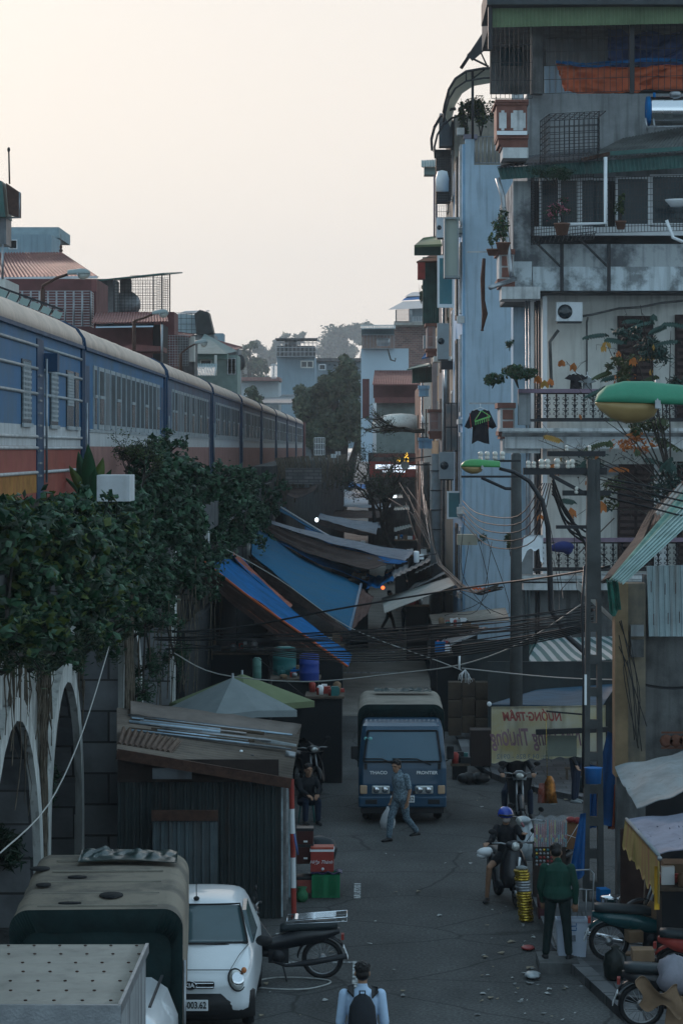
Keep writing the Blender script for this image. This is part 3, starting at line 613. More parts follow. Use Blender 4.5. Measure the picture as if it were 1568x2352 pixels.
MB().pb(700, 960, 745, 1060, 24, 5).build('wall', concrete, t); b = MB(); b.cage(P(722, 1045, 25), P(745, 1045, 25), P(722, 1005, 25), 6, 3, .03); b.build('railing', whitec, t)
t = bld('hipped_far_house', *P(740, 850, 19).xy, 'distant house with grey flat roof half hidden in the trees')
MB().pb(725, 830, 830, 1030, 17, 8).build('wall', bw2, t); MB().pb(722, 822, 834, 829, 17.2, 9).build('roof', concd, t)
win(t, 732, 836, 748, 850, 17.2, white, glassd, .12)
t = bld('white_wall_house', *P(880, 850, 26).xy, 'house with a blank white blue wall and a rusty grille loft on top')
MB().pb(829, 800, 938, 1060, 26, 7).build('wall', mat('white blue wall', (.50, .62, .70), .9, var=.06, ns=.4), t)
MB().pb(831, 768, 905, 800, 26.1, 4).build('loft', mat('rust orange wall', (.30, .13, .07), .9, var=.5, ns=.8), t)
b = MB(); b.cage(P(833, 800, 26.6), P(905, 800, 26.6), P(833, 768, 26.6), 22, 1, .03); b.build('grille', steel, t)
MB().corr(P(828, 754, 27), P(906, 753, 27), P(906, 746, 25), P(828, 747, 25), 18, .06, .08).build('roof', tinw, t); MB().pb(830, 754, 905, 768, 26.3, 4).build('fascia', mat('dark teal band', (.08, .14, .16), .8, var=.1), t)
tankg(t, P(880, 785, 26.3), .35, 1.2, 'X', 'water_tank', steel)
b = MB(); b.tube([P(890, 799, 26.3), P(893, 812, 26.3), P(897, 826, 26.3), P(907, 829, 26.3), P(908, 822, 26.3)], .07); b.build('pipe', concd, t)
b = MB(); b.pb(832, 870, 848, 960, 26.2, .3); b.build('dark_door', maroon, t)
t = bld('mauve_roof_house', *P(900, 920, 28).xy, 'house with wide faded mauve corrugated roof behind the bare tree')
MB().corr(P(855, 883, 29.5), P(960, 883, 29.5), P(952, 851, 26.5), P(860, 851, 26.5), 26, .06, .08).build('roof', redroof, t)
MB().pb(857, 880, 960, 912, 29, 4).build('upper_wall', maroon, t); MB().pb(860, 912, 960, 925, 29.3, 4).build('eaves', redroof, t)
MB().pb(864, 925, 965, 1080, 29, 4).build('wall', mat('grey green wall', (.22, .28, .27), .9, var=.2), t); MB().pb(856, 925, 864, 1060, 29.6, .4).build('drain_pipe', whitec, t)
b = MB(); b.lathe([(2.2, 0), (2.1, .5), (1.6, .9), (.8, 1.1), (.01, 1.15)], P(920, 985, 31), 20); b.build('cream_canopy', creamw, t)
t = bld('penthouse', *P(930, 720, 20).xy, 'hazy rooftop terrace house with grey hipped canopy above the white walled house')
MB().pb(905, 745, 990, 1030, 21, 8).build('wall', blocks('far brick', (.32, .18, .15), (.3, .28, .27), .5, .2, 'XZ'), t)
MB().pb(905, 737, 985, 746, 21.3, 8).build('slab', creamw, t); MB().pb(940, 700, 985, 740, 21, 5).build('terrace_room', bw2, t)
b = MB(); A = [P(890, 711, 22), P(985, 707, 22), P(985, 703, 18), P(905, 703, 18)]; top = [P(925, 692, 20.5), P(985, 690, 20.5)]
b.add(A+top, [(0, 1, 5, 4), (2, 3, 4, 5), (0, 4, 3), (1, 2, 5)]); b.build('canopy', steel, t)
b = MB(); b.add([P(922, 690, 20.5), P(985, 686, 20.5), P(985, 676, 20), P(935, 680, 20)], [(0, 1, 2, 3)]); b.build('blue_sheet', tarpb, t)
b = MB(); b.add([P(928, 681, 20.2), P(985, 678, 20.2), P(985, 668, 19), P(945, 671, 19)], [(0, 1, 2, 3)]); b.build('upper_canopy', steel, t)
MB().pb(908, 711, 911, 740, 22, .15).build('post', concd, t); MB().pb(940, 711, 946, 740, 22, .2).build('post', concrete, t); b = MB(); b.cage(P(911, 740, 22), P(940, 740, 22), P(911, 710, 22), 12, 10, .02); b.build('mesh', pink, t)
rail(t, P(948, 740, 21.6), P(985, 740, 21.6), .6, 10, whitec, .04)
# shop with lit sign at the end of the street
t = bld('red_shopfront', *P(900, 1070, 30).xy, 'red fronted shop with glowing yellow lettering at the far end of the street')
MB().pb(845, 1040, 975, 1275, 30, 5).build('wall', concd, t); MB().pb(848, 1060, 968, 1096, 30.2, .3).build('red_fascia', redp, t); MB().pb(858, 1042, 960, 1050, 30.4, 1.2).build('roof', redroof, t)
b = MB(); b.pb(862, 1067, 965, 1077, 30.5, .05); b.pb(878, 1080, 930, 1085, 30.5, .05); b.build('lit_window', mat('lit window', (.75, .86, 1.0), emit=1.0, var=0, bump=0), t)
text('sign_letters', 'a ắ', mat('lit yellow', (1, .60, .06), emit=1.6, var=0, bump=0), P(925, 1054, 30.8), .75, t)
for x, n_ in ((766, '1'), (776, '2')):
    yb = 1041 if n_ == '2' else 1047
    t = thing('number_sign', P(x, 1058, 34 if n_ == '2' else 36), 'small white sign board reading %s above the far end of the viaduct' % n_ if n_ == '2' else 'lower small white sign reading 1 left of the number 2 board', 'sign'); s_ = 34 if n_ == '2' else 36
    MB().pb(x-6, yb-4.5, x+6, yb+4.5, s_, .04).build('board', whitec, t); text('number', n_, blackm, P(x, yb, s_)+Vector((0, -.03, 0)), .3, t)
    MB().pb(x-.6, yb+4.5, x+.6, 1064, s_, .04, d0=.05).build('post', steel, t)
# ---------------------------------------------------------------- right side: row along the street (street wall plane X = 3.42)
XR = 3.42
def yf(px, X=XR): return X*F/(px-850)
def fz(py, Y): return HZ-(py-1030)*Y/F
# blue house: wall facing us and a narrow street front
Yb = 98.0; sB = F/Yb
t = bld('blue_house', 5, Yb, 'tall narrow house with pale blue side wall and sky blue pilasters on the street front')
b = MB(); b.box(XR+.05, Yb, 0, 9, Yb+11, fz(378, Yb), 0); b.build('side_wall', bluew, t)
MB().box(XR+.05, Yb, fz(378, Yb), XR+.38, Yb+.4, fz(318, Yb)).build('corner_post', bluew, t); MB().box(XR, Yb-.05, fz(318, Yb), XR+.5, Yb+.45, fz(308, Yb)).build('post_cap', mat('mauve cap', (.2, .19, .24), .8, var=.2), t)
b = MB(); b.box(XR-.05, Yb+.02, 0, XR+.05, Yb+11, fz(330, Yb)); b.build('street_front', bluef, t)
for k, (ya, z0, z1) in enumerate(((Yb+.1, 18.6, 15.6), (Yb+.1, 15.0, 12.4), (Yb+.1, 11.6, 8.6), (Yb+.1, 8.0, 5.2), (Yb+.1, 4.5, 2.2))):
    f = MB().box(XR-.12, ya+.4, z1, XR-.05, ya+1.6, z0).build('window', cornice, t); MB().box(XR-.13, ya+.55, z1+.15, XR-.12, ya+1.45, z0-.15).build('pane', glassd, f)
    MB().box(XR-.2, ya, z1-.3, XR-.05, ya+2.0, z1-.12).build('cornice', cornice, t)
    f = MB().box(XR-.12, ya+4.5, z1, XR-.05, ya+6.5, z0).build('window', wood, t); MB().box(XR-.13, ya+4.7, z1+.15, XR-.12, ya+6.3, z0-.15).build('pane', glassd, f)
for z in (18.9, 12.0, 5.0): MB().box(XR-.25, Yb-.03, z, XR+.02, Yb+.35, z+.25).build('capital', cornice, t)
rail(t, (XR+.4, Yb+.1, fz(378, Yb)), (XR+1.45, Yb+.1, fz(378, Yb)), 1.05, 7, steel, .02)
t2 = t
b = MB(); pts = [(1018, 258), (1022, 235), (1030, 205), (1045, 180), (1070, 163), (1110, 156), (1160, 154), (1198, 154)]
b.bil(P(0, 0, 62), P(1, 0, 62), P(1, 1, 62), P(0, 1, 62)) if False else None
rgA = [P(x, y, 64) for x, y in pts]; rgB = [P(x+16, y+34, 59) for x, y in pts]
b.add(rgA+rgB, [(i, i+1, i+1+len(pts), i+len(pts)) for i in range(len(pts)-1)], 0, True)
b.add([p+Vector((0, 0, .03)) for p in rgA+rgB], [(i+len(pts), i+1+len(pts), i+1, i) for i in range(len(pts)-1)], 0, True)
o = b.build('canopy_sheet', mat('milky plastic canopy', (.42, .42, .34), .4, var=.2, tl=.4, bump=.1), t)
b = MB(); b.tube(rgA, .05, 6); b.tube([p+Vector((0, -.02, -.35)) for p in rgA], .035, 6)
for p in rgA[::2]: b.tube([p, p+Vector((0, -.02, -.35))], .03, 5)
b.tube([P(1085, 163, 63.9), P(1085, 318, 63.9)], .05, 6); b.tube([P(1085, 180, 63.9), P(1112, 159, 63.9)], .03, 5); b.build('canopy_frame', blackm, t)
b = MB(); b.bil(P(1058, 152, 64), P(1076, 120, 64), P(1124, 55, 64)+Vector((.0, 2, 0)), P(1118, 75, 60), 1, 1, .06); b.tube([P(1058, 156, 64), P(1122, 60, 64)], .07, 6)
b.tube([P(1078, 130, 64), P(1122, 152, 64)], .04, 5); b.tube([P(1104, 120, 64), P(1118, 150, 64)], .03, 5); b.bar(P(1078, 132, 64), P(1124, 92, 64), .1, .3); b.build('sloping_awning', blackm, t)
ac(t, 1174, 195, 1201, 232, 63, -.5)
# rooftop and balcony plants
def plant(name, label, c, r, n, size, lm, seed, pot=None, stems=5, group=None, sub=8, asp=.5):
    t = thing(name, (c[0], c[1], c[2]-r[2]-(pot[1] if pot else 0)), label, 'plant', group); rs = np.random.RandomState(seed)
    b = MB(); clump(b, c, r, n, size, rs, 0, len(lm), asp, sub); b.build('foliage', lm, t)
    b = MB(); base = Vector((c[0], c[1], c[2]-r[2]-.1)); rr = random.Random(seed)
    for k in range(stems):
        e = Vector((c[0]+rr.uniform(-.6, .6)*r[0], c[1]+rr.uniform(-.6, .6)*r[1], c[2]+rr.uniform(-.2, .7)*r[2]))
        b.tube([base, base.lerp(e, .5)+Vector((rr.uniform(-.1, .1)*r[0], 0, 0)), e], [.03*max(r), .02*max(r), .008*max(r)], 5)
    b.build('stems', bark, t)
    if pot: MB().lathe([(pot[0]*.7, 0), (pot[0], pot[1]), (pot[0]*1.08, pot[1]), (pot[0]*1.08, pot[1]+.04), (pot[0]*.9, pot[1]+.04), (.01, pot[1]-.02)], (c[0], c[1], base.z-pot[1]), 12).build('pot', mat('clay pot', (.2, .1, .07), .8, var=.3), t)
    return t
LG = leafB+[leafA[1]]
plant('shrub', 'dense leafy shrub on the blue house roof under the curved canopy', P(1105, 250, 62)+Vector((0, .6, 0)), (.62, .5, .85), 1900, .13, LG, 3)
plant('shrub', 'airy climbing shrub spilling over the roof corner of the blue house', P(1070, 260, 62.5)+Vector((0, .3, 0)), (.36, .4, .95), 900, .12, LG, 4)
# row of narrow houses beyond the blue house; facade plane, each with balconies
rowm = [mat('row wall %s' % n_, c_, .85, var=.35, ns=1, streak=.6, streak_col=(.05, .05, .05)) for n_, c_ in (('beige', (.30, .26, .21)), ('grey', (.22, .23, .24)), ('ochre', (.30, .23, .13)), ('teal', (.14, .24, .27)), ('white', (.42, .45, .46)), ('brick', (.22, .12, .09)))]
hs = [(109, 121, 21.0, 'beige', 'weathered beige house directly beyond the blue house with hanging air conditioners'),
      (121, 134, 17.2, 'grey', 'grey house with green sheet metal balcony boxes in the right hand row'),
      (134, 150, 15.5, 'ochre', 'ochre stained house with pink tiled balconies in the right hand row'),
      (150, 172, 12.2, 'teal', 'teal house with blue balconies farther along the right hand row'),
      (172, 205, 11.8, 'brick', 'brick house behind the bare tree near the end of the right hand row')]
H = []
for i, (ya, yb, h, mm, lb) in enumerate(hs):
    t = bld('row_house', 5, (ya+yb)/2, lb, 'building', 'narrow houses along the right of the street'); H.append(t)
    MB().box(XR, ya+.03, 0, 9, yb-.03, h).build('wall', _mats['row wall '+mm], t)
    rr = random.Random(i+20)
    for fl in range(int((h-3.5)//3.3)):
        z = 4.2+fl*3.3
        for k in range(2):
            y = ya+1.2+k*(yb-ya)/2; f = MB().box(XR-.06, y, z+.3, XR, y+1.6, z+2.3).build('window', wood if k else white, t); MB().box(XR-.07, y+.12, z+.42, XR-.06, y+1.48, z+2.18).build('pane', glassd, f)
        if rr.random() < .8: MB().tube([(XR-.1, ya+.5, 0), (XR-.1, ya+.5, h)], .07, 6).build('drain_pipe', steel, t) if fl == 0 else None
def bal(t, x0, x1, ytop, ymid, ybot, s, m, cap, dep=1.6, panels=2):
    """masonry balcony seen end-on: cornice, tiled panel, stepped base"""
    pbx = MB(); pbx.pb(x0+2, ytop+7, x1-2, ymid, s, dep); o = pbx.build('balcony', m, t)
    MB().pb(x0-2, ytop, x1+2, ytop+7, s, dep+.2, d0=-.08).build('coping', cap, o)
    b = MB(); b.pb(x0-1, ymid, x1+1, ymid+6, s, dep+.1, d0=-.06); b.pb(x0+2, ymid+6, x1, ybot, s, dep, d0=0); b.build('moulding', cap, o)
    for k in range(panels):
        w_ = (ymid-ytop-12)/panels; MB().pb(x0+5, ytop+9+k*w_, x1-9, ytop+7+(k+1)*w_, s, .03, d0=-.03).build('panel', pink if m is not pink else brown, o)
    return o
pkw = mat('pale pink render', (.36, .29, .28), .8, var=.2)
bal(H[0], 978, 1002, 742, 800, 818, 54, pkw, brown); bal(H[1], 984, 1014, 940, 990, 1008, 50, pkw, brown)
b = MB(); b.rib(P(970, 745, 52), P(1008, 745, 52), P(1008, 590, 52), P(970, 590, 52), 8, .05, .03); b.pb(972, 592, 1006, 744, 51.8, 2.0); b.build('green_enclosure', greenc, H[0])
b = MB(); b.bil(P(952, 562, 54), P(1014, 560, 54), P(1010, 540, 50), P(972, 545, 50), 1, 1, .1); b.build('awning', greenl, H[0])
b = MB(); b.pb(951, 562, 1012, 586, 53.9, .1); b.build('awning_front', mat('dark green board', (.02, .05, .04), .7, var=.2), H[0])
b = MB(); b.bil(P(956, 600, 53), P(1006, 598, 53), P(1010, 575, 50), P(985, 588, 50), 1, 1, .08); b.build('awning', rust, H[0]); MB().pb(959, 602, 976, 640, 53, .8).build('red_box', redp, H[0])
ac(H[0], 1001, 502, 1020, 548, 60, -.6, white); ac(H[0], 1003, 743, 1030, 826, 58, -.5, mat('ac grey', (.33, .36, .37), .5, var=.15)); ac(H[0], 1008, 1038, 1042, 1100, 58, -.5, _mats['ac grey'])
b = MB(); a = P(1003, 460, 57); c = P(1034, 460, 57); b.cage(a, c, P(1003, 360, 57), 6, 18, .02); b.cage(a, a+Vector((0, 2, 0)), P(1003, 360, 57), 4, 18, .02); b.build('balcony_cage', blackm, H[0])
MB().pb(1004, 440, 1036, 458, 57, 2).build('balcony_floor', concd, H[0]); b = MB(); b.lathe([(.25, 0), (.27, .5), (.2, .8), (.01, .85)], P(1016, 436, 57.5)+Vector((0, .5, 0)), 12); b.build('water_jar', whitec, H[0])
b = MB(); pts = [(992, 345), (990, 318), (997, 290), (1010, 268), (1030, 252), (1045, 248)]; A = [P(x, y, 61) for x, y in pts]; B2 = [P(x+3, y+4, 53) for x, y in pts]
b.add(A+B2, [(i, i+1, i+1+6, i+6) for i in range(5)], 0, True); b.add([p+Vector((0, .02, .05)) for p in A+B2], [(i+6, i+7, i+1, i) for i in range(5)], 1, True); b.build('curved_canopy', [mat('dark teal sheet', (.01, .06, .09), .6, var=.3), tarpb], H[0])
b = MB(); b.tube(A, .05, 6); b.tube([p+Vector((.12, 0, -.3)) for p in A], .04, 6); b.build('canopy_frame', blackm, H[0]); MB().pb(1003, 330, 1038, 440, 56, .2, d0=2).build('back_panel', concd, H[0])
MB().pb(1010, 255, 1040, 330, 56.5, 1.0, d0=.6).build('canopy_wall', concrete, H[0])
b = MB(); b.rib(P(967, 383, 52), P(1003, 382, 52), P(1003, 366, 51), P(967, 368, 51), 6, .03, .03); b.pb(974, 383, 1003, 400, 51.9, 1); b.build('tin_awning', mat('grey green tin', (.22, .30, .30), .6, var=.1), H[1])
b = MB(); b.tube([P(997, 400, 52), P(997, 545, 52)], .04, 6); b.tube([P(1002, 400, 51), P(1002, 545, 51)], .04, 6); b.build('posts', mat('mauve post', (.22, .17, .2), .7, var=.1), H[1])
b = MB(); b.cage(P(1000, 512, 54), P(1037, 512, 54), P(1000, 472, 54), 9, 3, .012); b.build('railing', steel, H[0])
t = thing('light_box', P(1040, 635, 63), 'tall blank pale sign box fixed high on the blue house corner', 'sign'); a = P(1022, 635, 63); c = P(1056, 498, 63)
MB().pb(1022, 502, 1053, 632, 63, .9).build('box', mat('pale sign face', (.36, .42, .38), .5, var=.08, ns=.5), t)
b = MB(); [b.pb(x0, y0, x1, y1, 63.1, .95) for x0, y0, x1, y1 in ((1020, 498, 1056, 502), (1020, 632, 1056, 637), (1020, 502, 1023, 632), (1050, 502, 1053, 632))]; b.build('frame', mat('sign frame', (.25, .29, .3), .5, var=.1), t)
t = t2
f = MB()
[f.pb(x0, y0, x1, y1, 61, .1) for x0, y0, x1, y1 in ((1004, 586, 1009, 706), (1038, 586, 1042, 706), (1009, 586, 1038, 592), (1009, 698, 1038, 706))]; f = f.build('casement', whitec, t)
MB().pb(1008, 590, 1040, 700, 60.9, .04, d0=.05).build('pane', mat('teal glass', (.05, .20, .24), .15, var=.15, bump=0), f); f['label'] = 'open casement window with teal glass'
f = MB()
[f.pb(x0, y0, x1, y1, 62, .1) for x0, y0, x1, y1 in ((1026, 1128, 1030, 1192), (1054, 1128, 1057, 1192), (1030, 1128, 1054, 1132), (1030, 1188, 1054, 1192))]; f = f.build('casement', whitec, t)
MB().pb(1028, 1130, 1055, 1190, 61.9, .04, d0=.05).build('pane', _mats['teal glass'], f)
b = MB(); b.cage(P(1022, 1036, 61), P(1050, 1036, 61), P(1022, 926, 61), 2, 2, .035); b.pb(1019, 926, 1023, 1036, 61, .1); b.build('window_cage', blackm, t); MB().pb(1024, 928, 1050, 1034, 60.6, .6, d0=.1).build('caged_goods', mat('dusty goods', (.12, .13, .13), .7, col2=(.28, .2, .17), ns=1.5), t)
b = MB(); b.pb(960, 885, 986, 893, 44, 1.4); b.pb(962, 893, 984, 910, 44, 1.2, d0=.1); b.build('balcony', bluef, H[3]); b = MB(); b.pb(960, 1005, 994, 1012, 46, 1.4); b.pb(962, 1012, 992, 1030, 46, 1.2, d0=.1); b.build('balcony', bluef, H[2])
b = MB(); b.cage(P(964, 1005, 46), P(992, 1005, 46), P(964, 972, 46), 8, 1, .02); b.build('railing', blackm, H[2]); MB().rib(P(946, 880, 42), P(992, 878, 42), P(992, 842, 42), P(946, 846, 42), 8, .04, .03).build('green_sheet', greenc, H[3])
MB().bil(P(934, 848, 43), P(986, 838, 43), P(984, 832, 40), P(944, 842, 40), 1, 1, .06).build('green_awning', greenc, H[3]); b = MB(); b.pb(972, 770, 994, 800, 50, .8); b.build('grey_box', steel, H[2])
b = MB(); b.bil(P(968, 822, 48), P(1000, 815, 48), P(998, 808, 46), P(975, 812, 46), 1, 1, .06); b.build('teal_awning', tarpb, H[2]); MB().pb(992, 826, 1004, 940, 49, .3).build('twisted_column', pkw, H[1])
b = MB(); b.pb(1012, 828, 1040, 848, 57, .5); b.build('meter_box', blackm, H[0]); MB().tube([P(1025, 840, 56), P(1025, 925, 56)], .12, 8).build('drain_pipe', steel, H[0]); MB().pb(996, 818, 1040, 830, 55, 1.6).build('floor_slab', creamw, H[0])
b = MB(); b.lathe([(.001, 0), (.25, .05), (.36, .14)], P(969, 968, 44), 16, 0, Matrix.Rotation(R(70), 3, 'Y')); b.build('satellite_dish', whitec, H[3])
plant('hanging_creeper', 'small drooping creeper under the green awning in the right hand row', P(968, 668, 50), (.22, .2, .5), 120, .18, LG, 9, sub=4)
# ---------------------------------------------------------------- white house with balconies (faces us)
sW = 78.0; YW = F/sW
t = bld('balcony_house', 7, YW, 'large white walled house with iron baluster balconies and an overhanging concrete top floor')
MB().box(P(1250, 0, sW).x, YW, 0, 14, YW+8, fz(640, YW)).build('wall', creamw, t)
b = MB(); b.pb(1178, 690, 1222, 1560, 72, 1.2); b.build('side_wall', bluew, t)
b = MB(); b.pb(1218, 690, 1226, 1560, 77, .3); b.pb(1246, 680, 1256, 1560, 79, .3); b.build('pilaster', whitec, t); MB().pb(1226, 690, 1246, 1560, 76, .3).build('recess', concd, t)
for x in (1208, 1238, 1232, 1215): MB().tube([P(x, 690, 79.5), P(x+2, 1100, 79.5), P(x-2, 1500, 79.5)], .035, 6).build('drain_pipe', blackm if x > 1225 else steel, t)
SL = 80.3
def slabB(y0, y1, xl=1145, s=SL):
    o = MB(); o.pb(xl, y0, 1700, y0+8, s, 1.6); o.pb(xl+8, y0+8, 1700, y0+14, s, 1.54, d0=.06); o.pb(xl+14, y0+18, 1700, y1, s, 1.5, d0=.1); return o.build('balcony_slab', cornice, t)
slabB(983, 1030, 1146); slabB(1322, 1356, 1188)
b = MB(); b.pb(1152, 994, 1700, 1003, 80.5, .05); b.build('slab_stain', concd, t)
for (y0, y1, xl) in ((893, 966, 1190), (1236, 1310, 1196)):
    w_ = MB().pb(xl, y0+8, xl+27, y1+10, SL, .4).build('parapet_pier', concrete, t)
    MB().pb(xl, y0, 1700, y0+9, SL+.2, .35).build('handrail', mat('mauve painted rail', (.21, .15, .20), .7, var=.3, ns=2), t)
    b = MB(); a = P(xl+46, y1, SL); c = P(1700, y1, SL); n = 22
    rail(t, (a.x, a.y+.15, a.z), (c.x, c.y+.15, c.z), .78, n, blackm, .022, True)
    MB().pb(xl+27, y1-4, 1700, y1+2, SL, .3).build('bottom_rail', blackm, t)
doorm = mat('dark red brown shutter', (.030, .018, .018), .7, var=.4, ns=2)
for x0, y0, x1, y1 in ((1418, 725, 1500, 962), (1550, 722, 1640, 962), (1418, 1066, 1502, 1300), (1555, 1060, 1640, 1300)):
    f = MB().pb(x0, y0, x1, y1, 78.2, .12).build('shutter_door', doorm, t); b = MB()
    for k in range(14): yv = y0+14+k*(y1-y0-20)/14; b.pb(x0+6, yv, (x0+x1)/2-4, yv+8, 78.4, .03); b.pb((x0+x1)/2+4, yv, x1-6, yv+8, 78.4, .03)
    b.build('louvres', mat('shutter slat', (.05, .03, .028), .6, var=.3), f)
MB().pb(1502, 1060, 1530, 1300, 78.3, .15).build('door_surround', cornice, t); ac(t, 1275, 695, 1335, 739, 79, -.4)
b = MB(); b.tube([P(1335, 726, 78.6), P(1360, 722, 78.6), P(1420, 708, 78.6), P(1470, 705, 78.6), P(1520, 695, 78.6), P(1568, 690, 78.6)], .035, 6); b.tube([P(1350, 728, 78.6), P(1347, 740, 78.6), P(1347, 890, 78.6)], .03, 6)
b.tube([P(1282, 758, 78.6), P(1262, 785, 78.6), P(1266, 890, 78.6)], .05, 6); b.build('pipe', concd, t)
b = MB(); b.pb(1250, 1066, 1420, 1090, 78.3, .1); b.build('stained_band', concrete, t); b = MB(); b.bar(P(1300, 1200, 78.6), P(1400, 1290, 78.6), .06, .03); b.bar(P(1330, 1270, 78.6), P(1410, 1190, 78.6), .06, .03); b.build('wall_braces', rust, t)
win(t, 1236, 1380, 1300, 1470, 78.5, tarpb, tarpb, .05)
MB().pb(1190, 1356, 1700, 1640, 79.5, .3).build('ground_floor_wall', concd, t)
# overhanging concrete floor
SO = 79.6; YO = F/SO
MB().pb(1178, 415, 1222, 668, SO, 8).build('bay_wall_left', concw, t)
MB().pb(1222, 560, 1720, 668, SO, 8).build('bay_parapet', concw, t)
MB().pb(1223, 612, 1720, 667, SO+.06, .04).build('whitewashed_band', mat('flaking whitewash', (.52, .58, .61), .9, ns=1.6, col2=(.20, .22, .23), pw=(.47, .6), streak=.5, streak_col=(.09, .10, .10), bump=.3), t); MB().pb(1179, 600, 1221, 667, SO+.06, .04).build('whitewashed_band', _mats['flaking whitewash'], t)
MB().pb(1178, 668, 1720, 672, SO-.2, 8).build('bay_soffit', concd, t)
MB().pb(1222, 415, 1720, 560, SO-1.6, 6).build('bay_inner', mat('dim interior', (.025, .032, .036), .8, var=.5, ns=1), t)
for x in (1290, 1398): MB().pb(x-4, 560, x+4, 668, SO+.3, .1).build('drain_channel', blackm, t); MB().bar(P(x-68, 548, SO+.7), P(x-3, 612, SO+.3), .05, .05).build('bracket', blackm, t)
for x0, x1, y0, y1, ml in ((1238, 1330, 408, 535, 2), (1330, 1395, 408, 528, 1), (1412, 1492, 405, 520, 1), (1492, 1580, 400, 518, 1), (1580, 1680, 400, 518, 1)):
    win(t, x0, y0, x1, y1, SO-.6, whitec, mat('dark teal glass', (.012, .035, .045), .15, var=.3, bump=0), .075, ml)
MB().pb(1222, 520, 1720, 540, SO+.0, .2).build('window_sill', whitec, t)
b = MB(); b.cage(P(1219, 562, SO+.8), P(1362, 548, SO+.8), P(1219, 410, SO+.8), 24, 18, .011); b.cage(P(1219, 562, SO+.8), P(1226, 545, SO), P(1219, 410, SO+.8), 4, 26, .011); b.cage(P(1219, 562, SO+.8), P(1362, 548, SO+.8), P(1226, 545, SO), 14, 3, .012); b.build('window_cage', blackm, t)
b = MB(); b.cage(P(1362, 535, SO+.5), P(1700, 525, SO+.5), P(1362, 408, SO+.5), 46, 9, .010); b.build('window_cage', blackm, t)
b = MB(); b.rib(P(1150, 412, SO+.8), P(1720, 375, SO+.8), P(1720, 345, SO+.8), P(1142, 385, SO+.8), 60, .03, .01); b.build('fascia', greenc, t)
b = MB(); b.corr(P(1140, 384, SO+1.0), P(1372, 360, SO+1.0), P(1382, 338, SO-2.5), P(1215, 358, SO-2.5), 24, .03, .01); b.build('bay_roof', greyc, t)
b = MB(); b.corr(P(1335, 365, SO+1.0), P(1720, 338, SO+1.0), P(1720, 262, SO-2.5), P(1430, 318, SO-2.5), 40, .03, .01); b.build('bay_roof', mat('mossy corrugated roof', (.12, .13, .125), .7, var=.5, ns=1.2, streak=.4), t)
MB().bar(P(1335, 367, SO+1.05), P(1400, 352, SO+1.05), .12, .1).build('gutter', rust, t); MB().bar(P(1400, 352, SO+1.07), P(1720, 330, SO+1.07), .1, .12).build('gutter', greenc, t)
b = MB(); b.tube([P(1390, 360, SO+1.2), P(1390, 512, SO+1.2), P(1302, 515, SO+1.2)], .055, 8); b.build('white_pipe', whitec, t)
b = MB(); b.tube([P(1142, 408, 81), P(1154, 450, 81), P(1172, 620, 81), P(1176, 640, 81)], .07, 8); b.tube([P(1182, 640, 81), P(1126, 660, 83)], .07, 8); b.build('drain_pipe', steel, t)
b = MB(); b.lathe([(.2, 0), (.34, .16), (.36, .2), (.33, .2)], P(1555, 474, SO+1.0), 16); b.build('hanging_basin', whitec, t); b = MB(); b.tube([P(1530, 505, SO+1.0), P(1545, 545, SO+1.0), P(1568, 555, SO+1.0)], .05, 6); b.build('pipe', whitec, t)
# red brown masonry side balconies
for (x0, x1, y0, ym, ybt, s) in ((1146, 1176, 572, 640, 660, 80), (1148, 1178, 925, 990, 1015, 80)):
    o = MB().pb(x0, y0+12, x1+4, ym, s, 1.6).build('side_balcony', cornice, t); MB().pb(x0-6, y0, x1+6, y0+12, s, 1.8, d0=-.1).build('coping', brown, o)
    for k in range(2): MB().pb(x0+6, y0+16+k*26, x1, y0+38+k*26, s, .04, d0=-.04).build('panel', brown, o)
    b = MB(); b.pb(x0-4, ym, x1+6, ym+10, s, 1.7, d0=-.06); b.pb(x0, ym+10, x1+6, ym+18, s, 1.6); b.build('moulding', brown, o); MB().pb(x0+6, ym+18, 1240, ybt+26, s, 1.5).build('bracket_slab', cornice, o)
    MB().pb(x0-70 if y0 < 700 else x0-68, y0-2, x1, y0+2, s-1, .05, d0=1).build('clothes_pole', steel, o)
# octagon panel balcony on top
o = MB().pb(1140, 238, 1210, 312, 81.5, 1.6).build('panel_balcony', brown, t); b = MB(); b.pb(1137, 228, 1213, 234, 81.5, 1.8, d0=-.1); b.pb(1135, 234, 1213, 240, 81.5, 1.8, d0=-.05); b.pb(1141, 308, 1213, 318, 81.5, 1.7, d0=-.1); b.build('coping', brown, o)
for x0, x1 in ((1146, 1163), (1173, 1207)):
    c = .25; X0, X1 = P(x0, 0, 81.6).x, P(x1, 0, 81.6).x; Z0, Z1 = P(0, 298, 81.6).z, P(0, 252, 81.6).z; q = min(.07, (X1-X0)*.3); y = F/81.5-.03
    MB().prism([(X0+q, Z0), (X1-q, Z0), (X1-q, Z0+q), (X1, Z0+q), (X1, Z1-q), (X1-q, Z1-q), (X1-q, Z1), (X0+q, Z1), (X0+q, Z1-q), (X0, Z1-q), (X0, Z0+q), (X0+q, Z0+q)], lambda p, k: Vector((p[0], y+(.05 if k else 0), p[1]))).build('panel', cornice, o)
MB().pb(1141, 300, 1210, 309, 81.7, .05, d0=-.02).build('stripe', whitec, o); b = MB(); b.pb(1144, 318, 1212, 332, 81.5, 1.6); b.pb(1150, 332, 1212, 338, 81.5, 1.5); b.build('moulding', brown, o); MB().pb(1154, 338, 1213, 362, 81.5, 1.5).build('base', cornice, o)
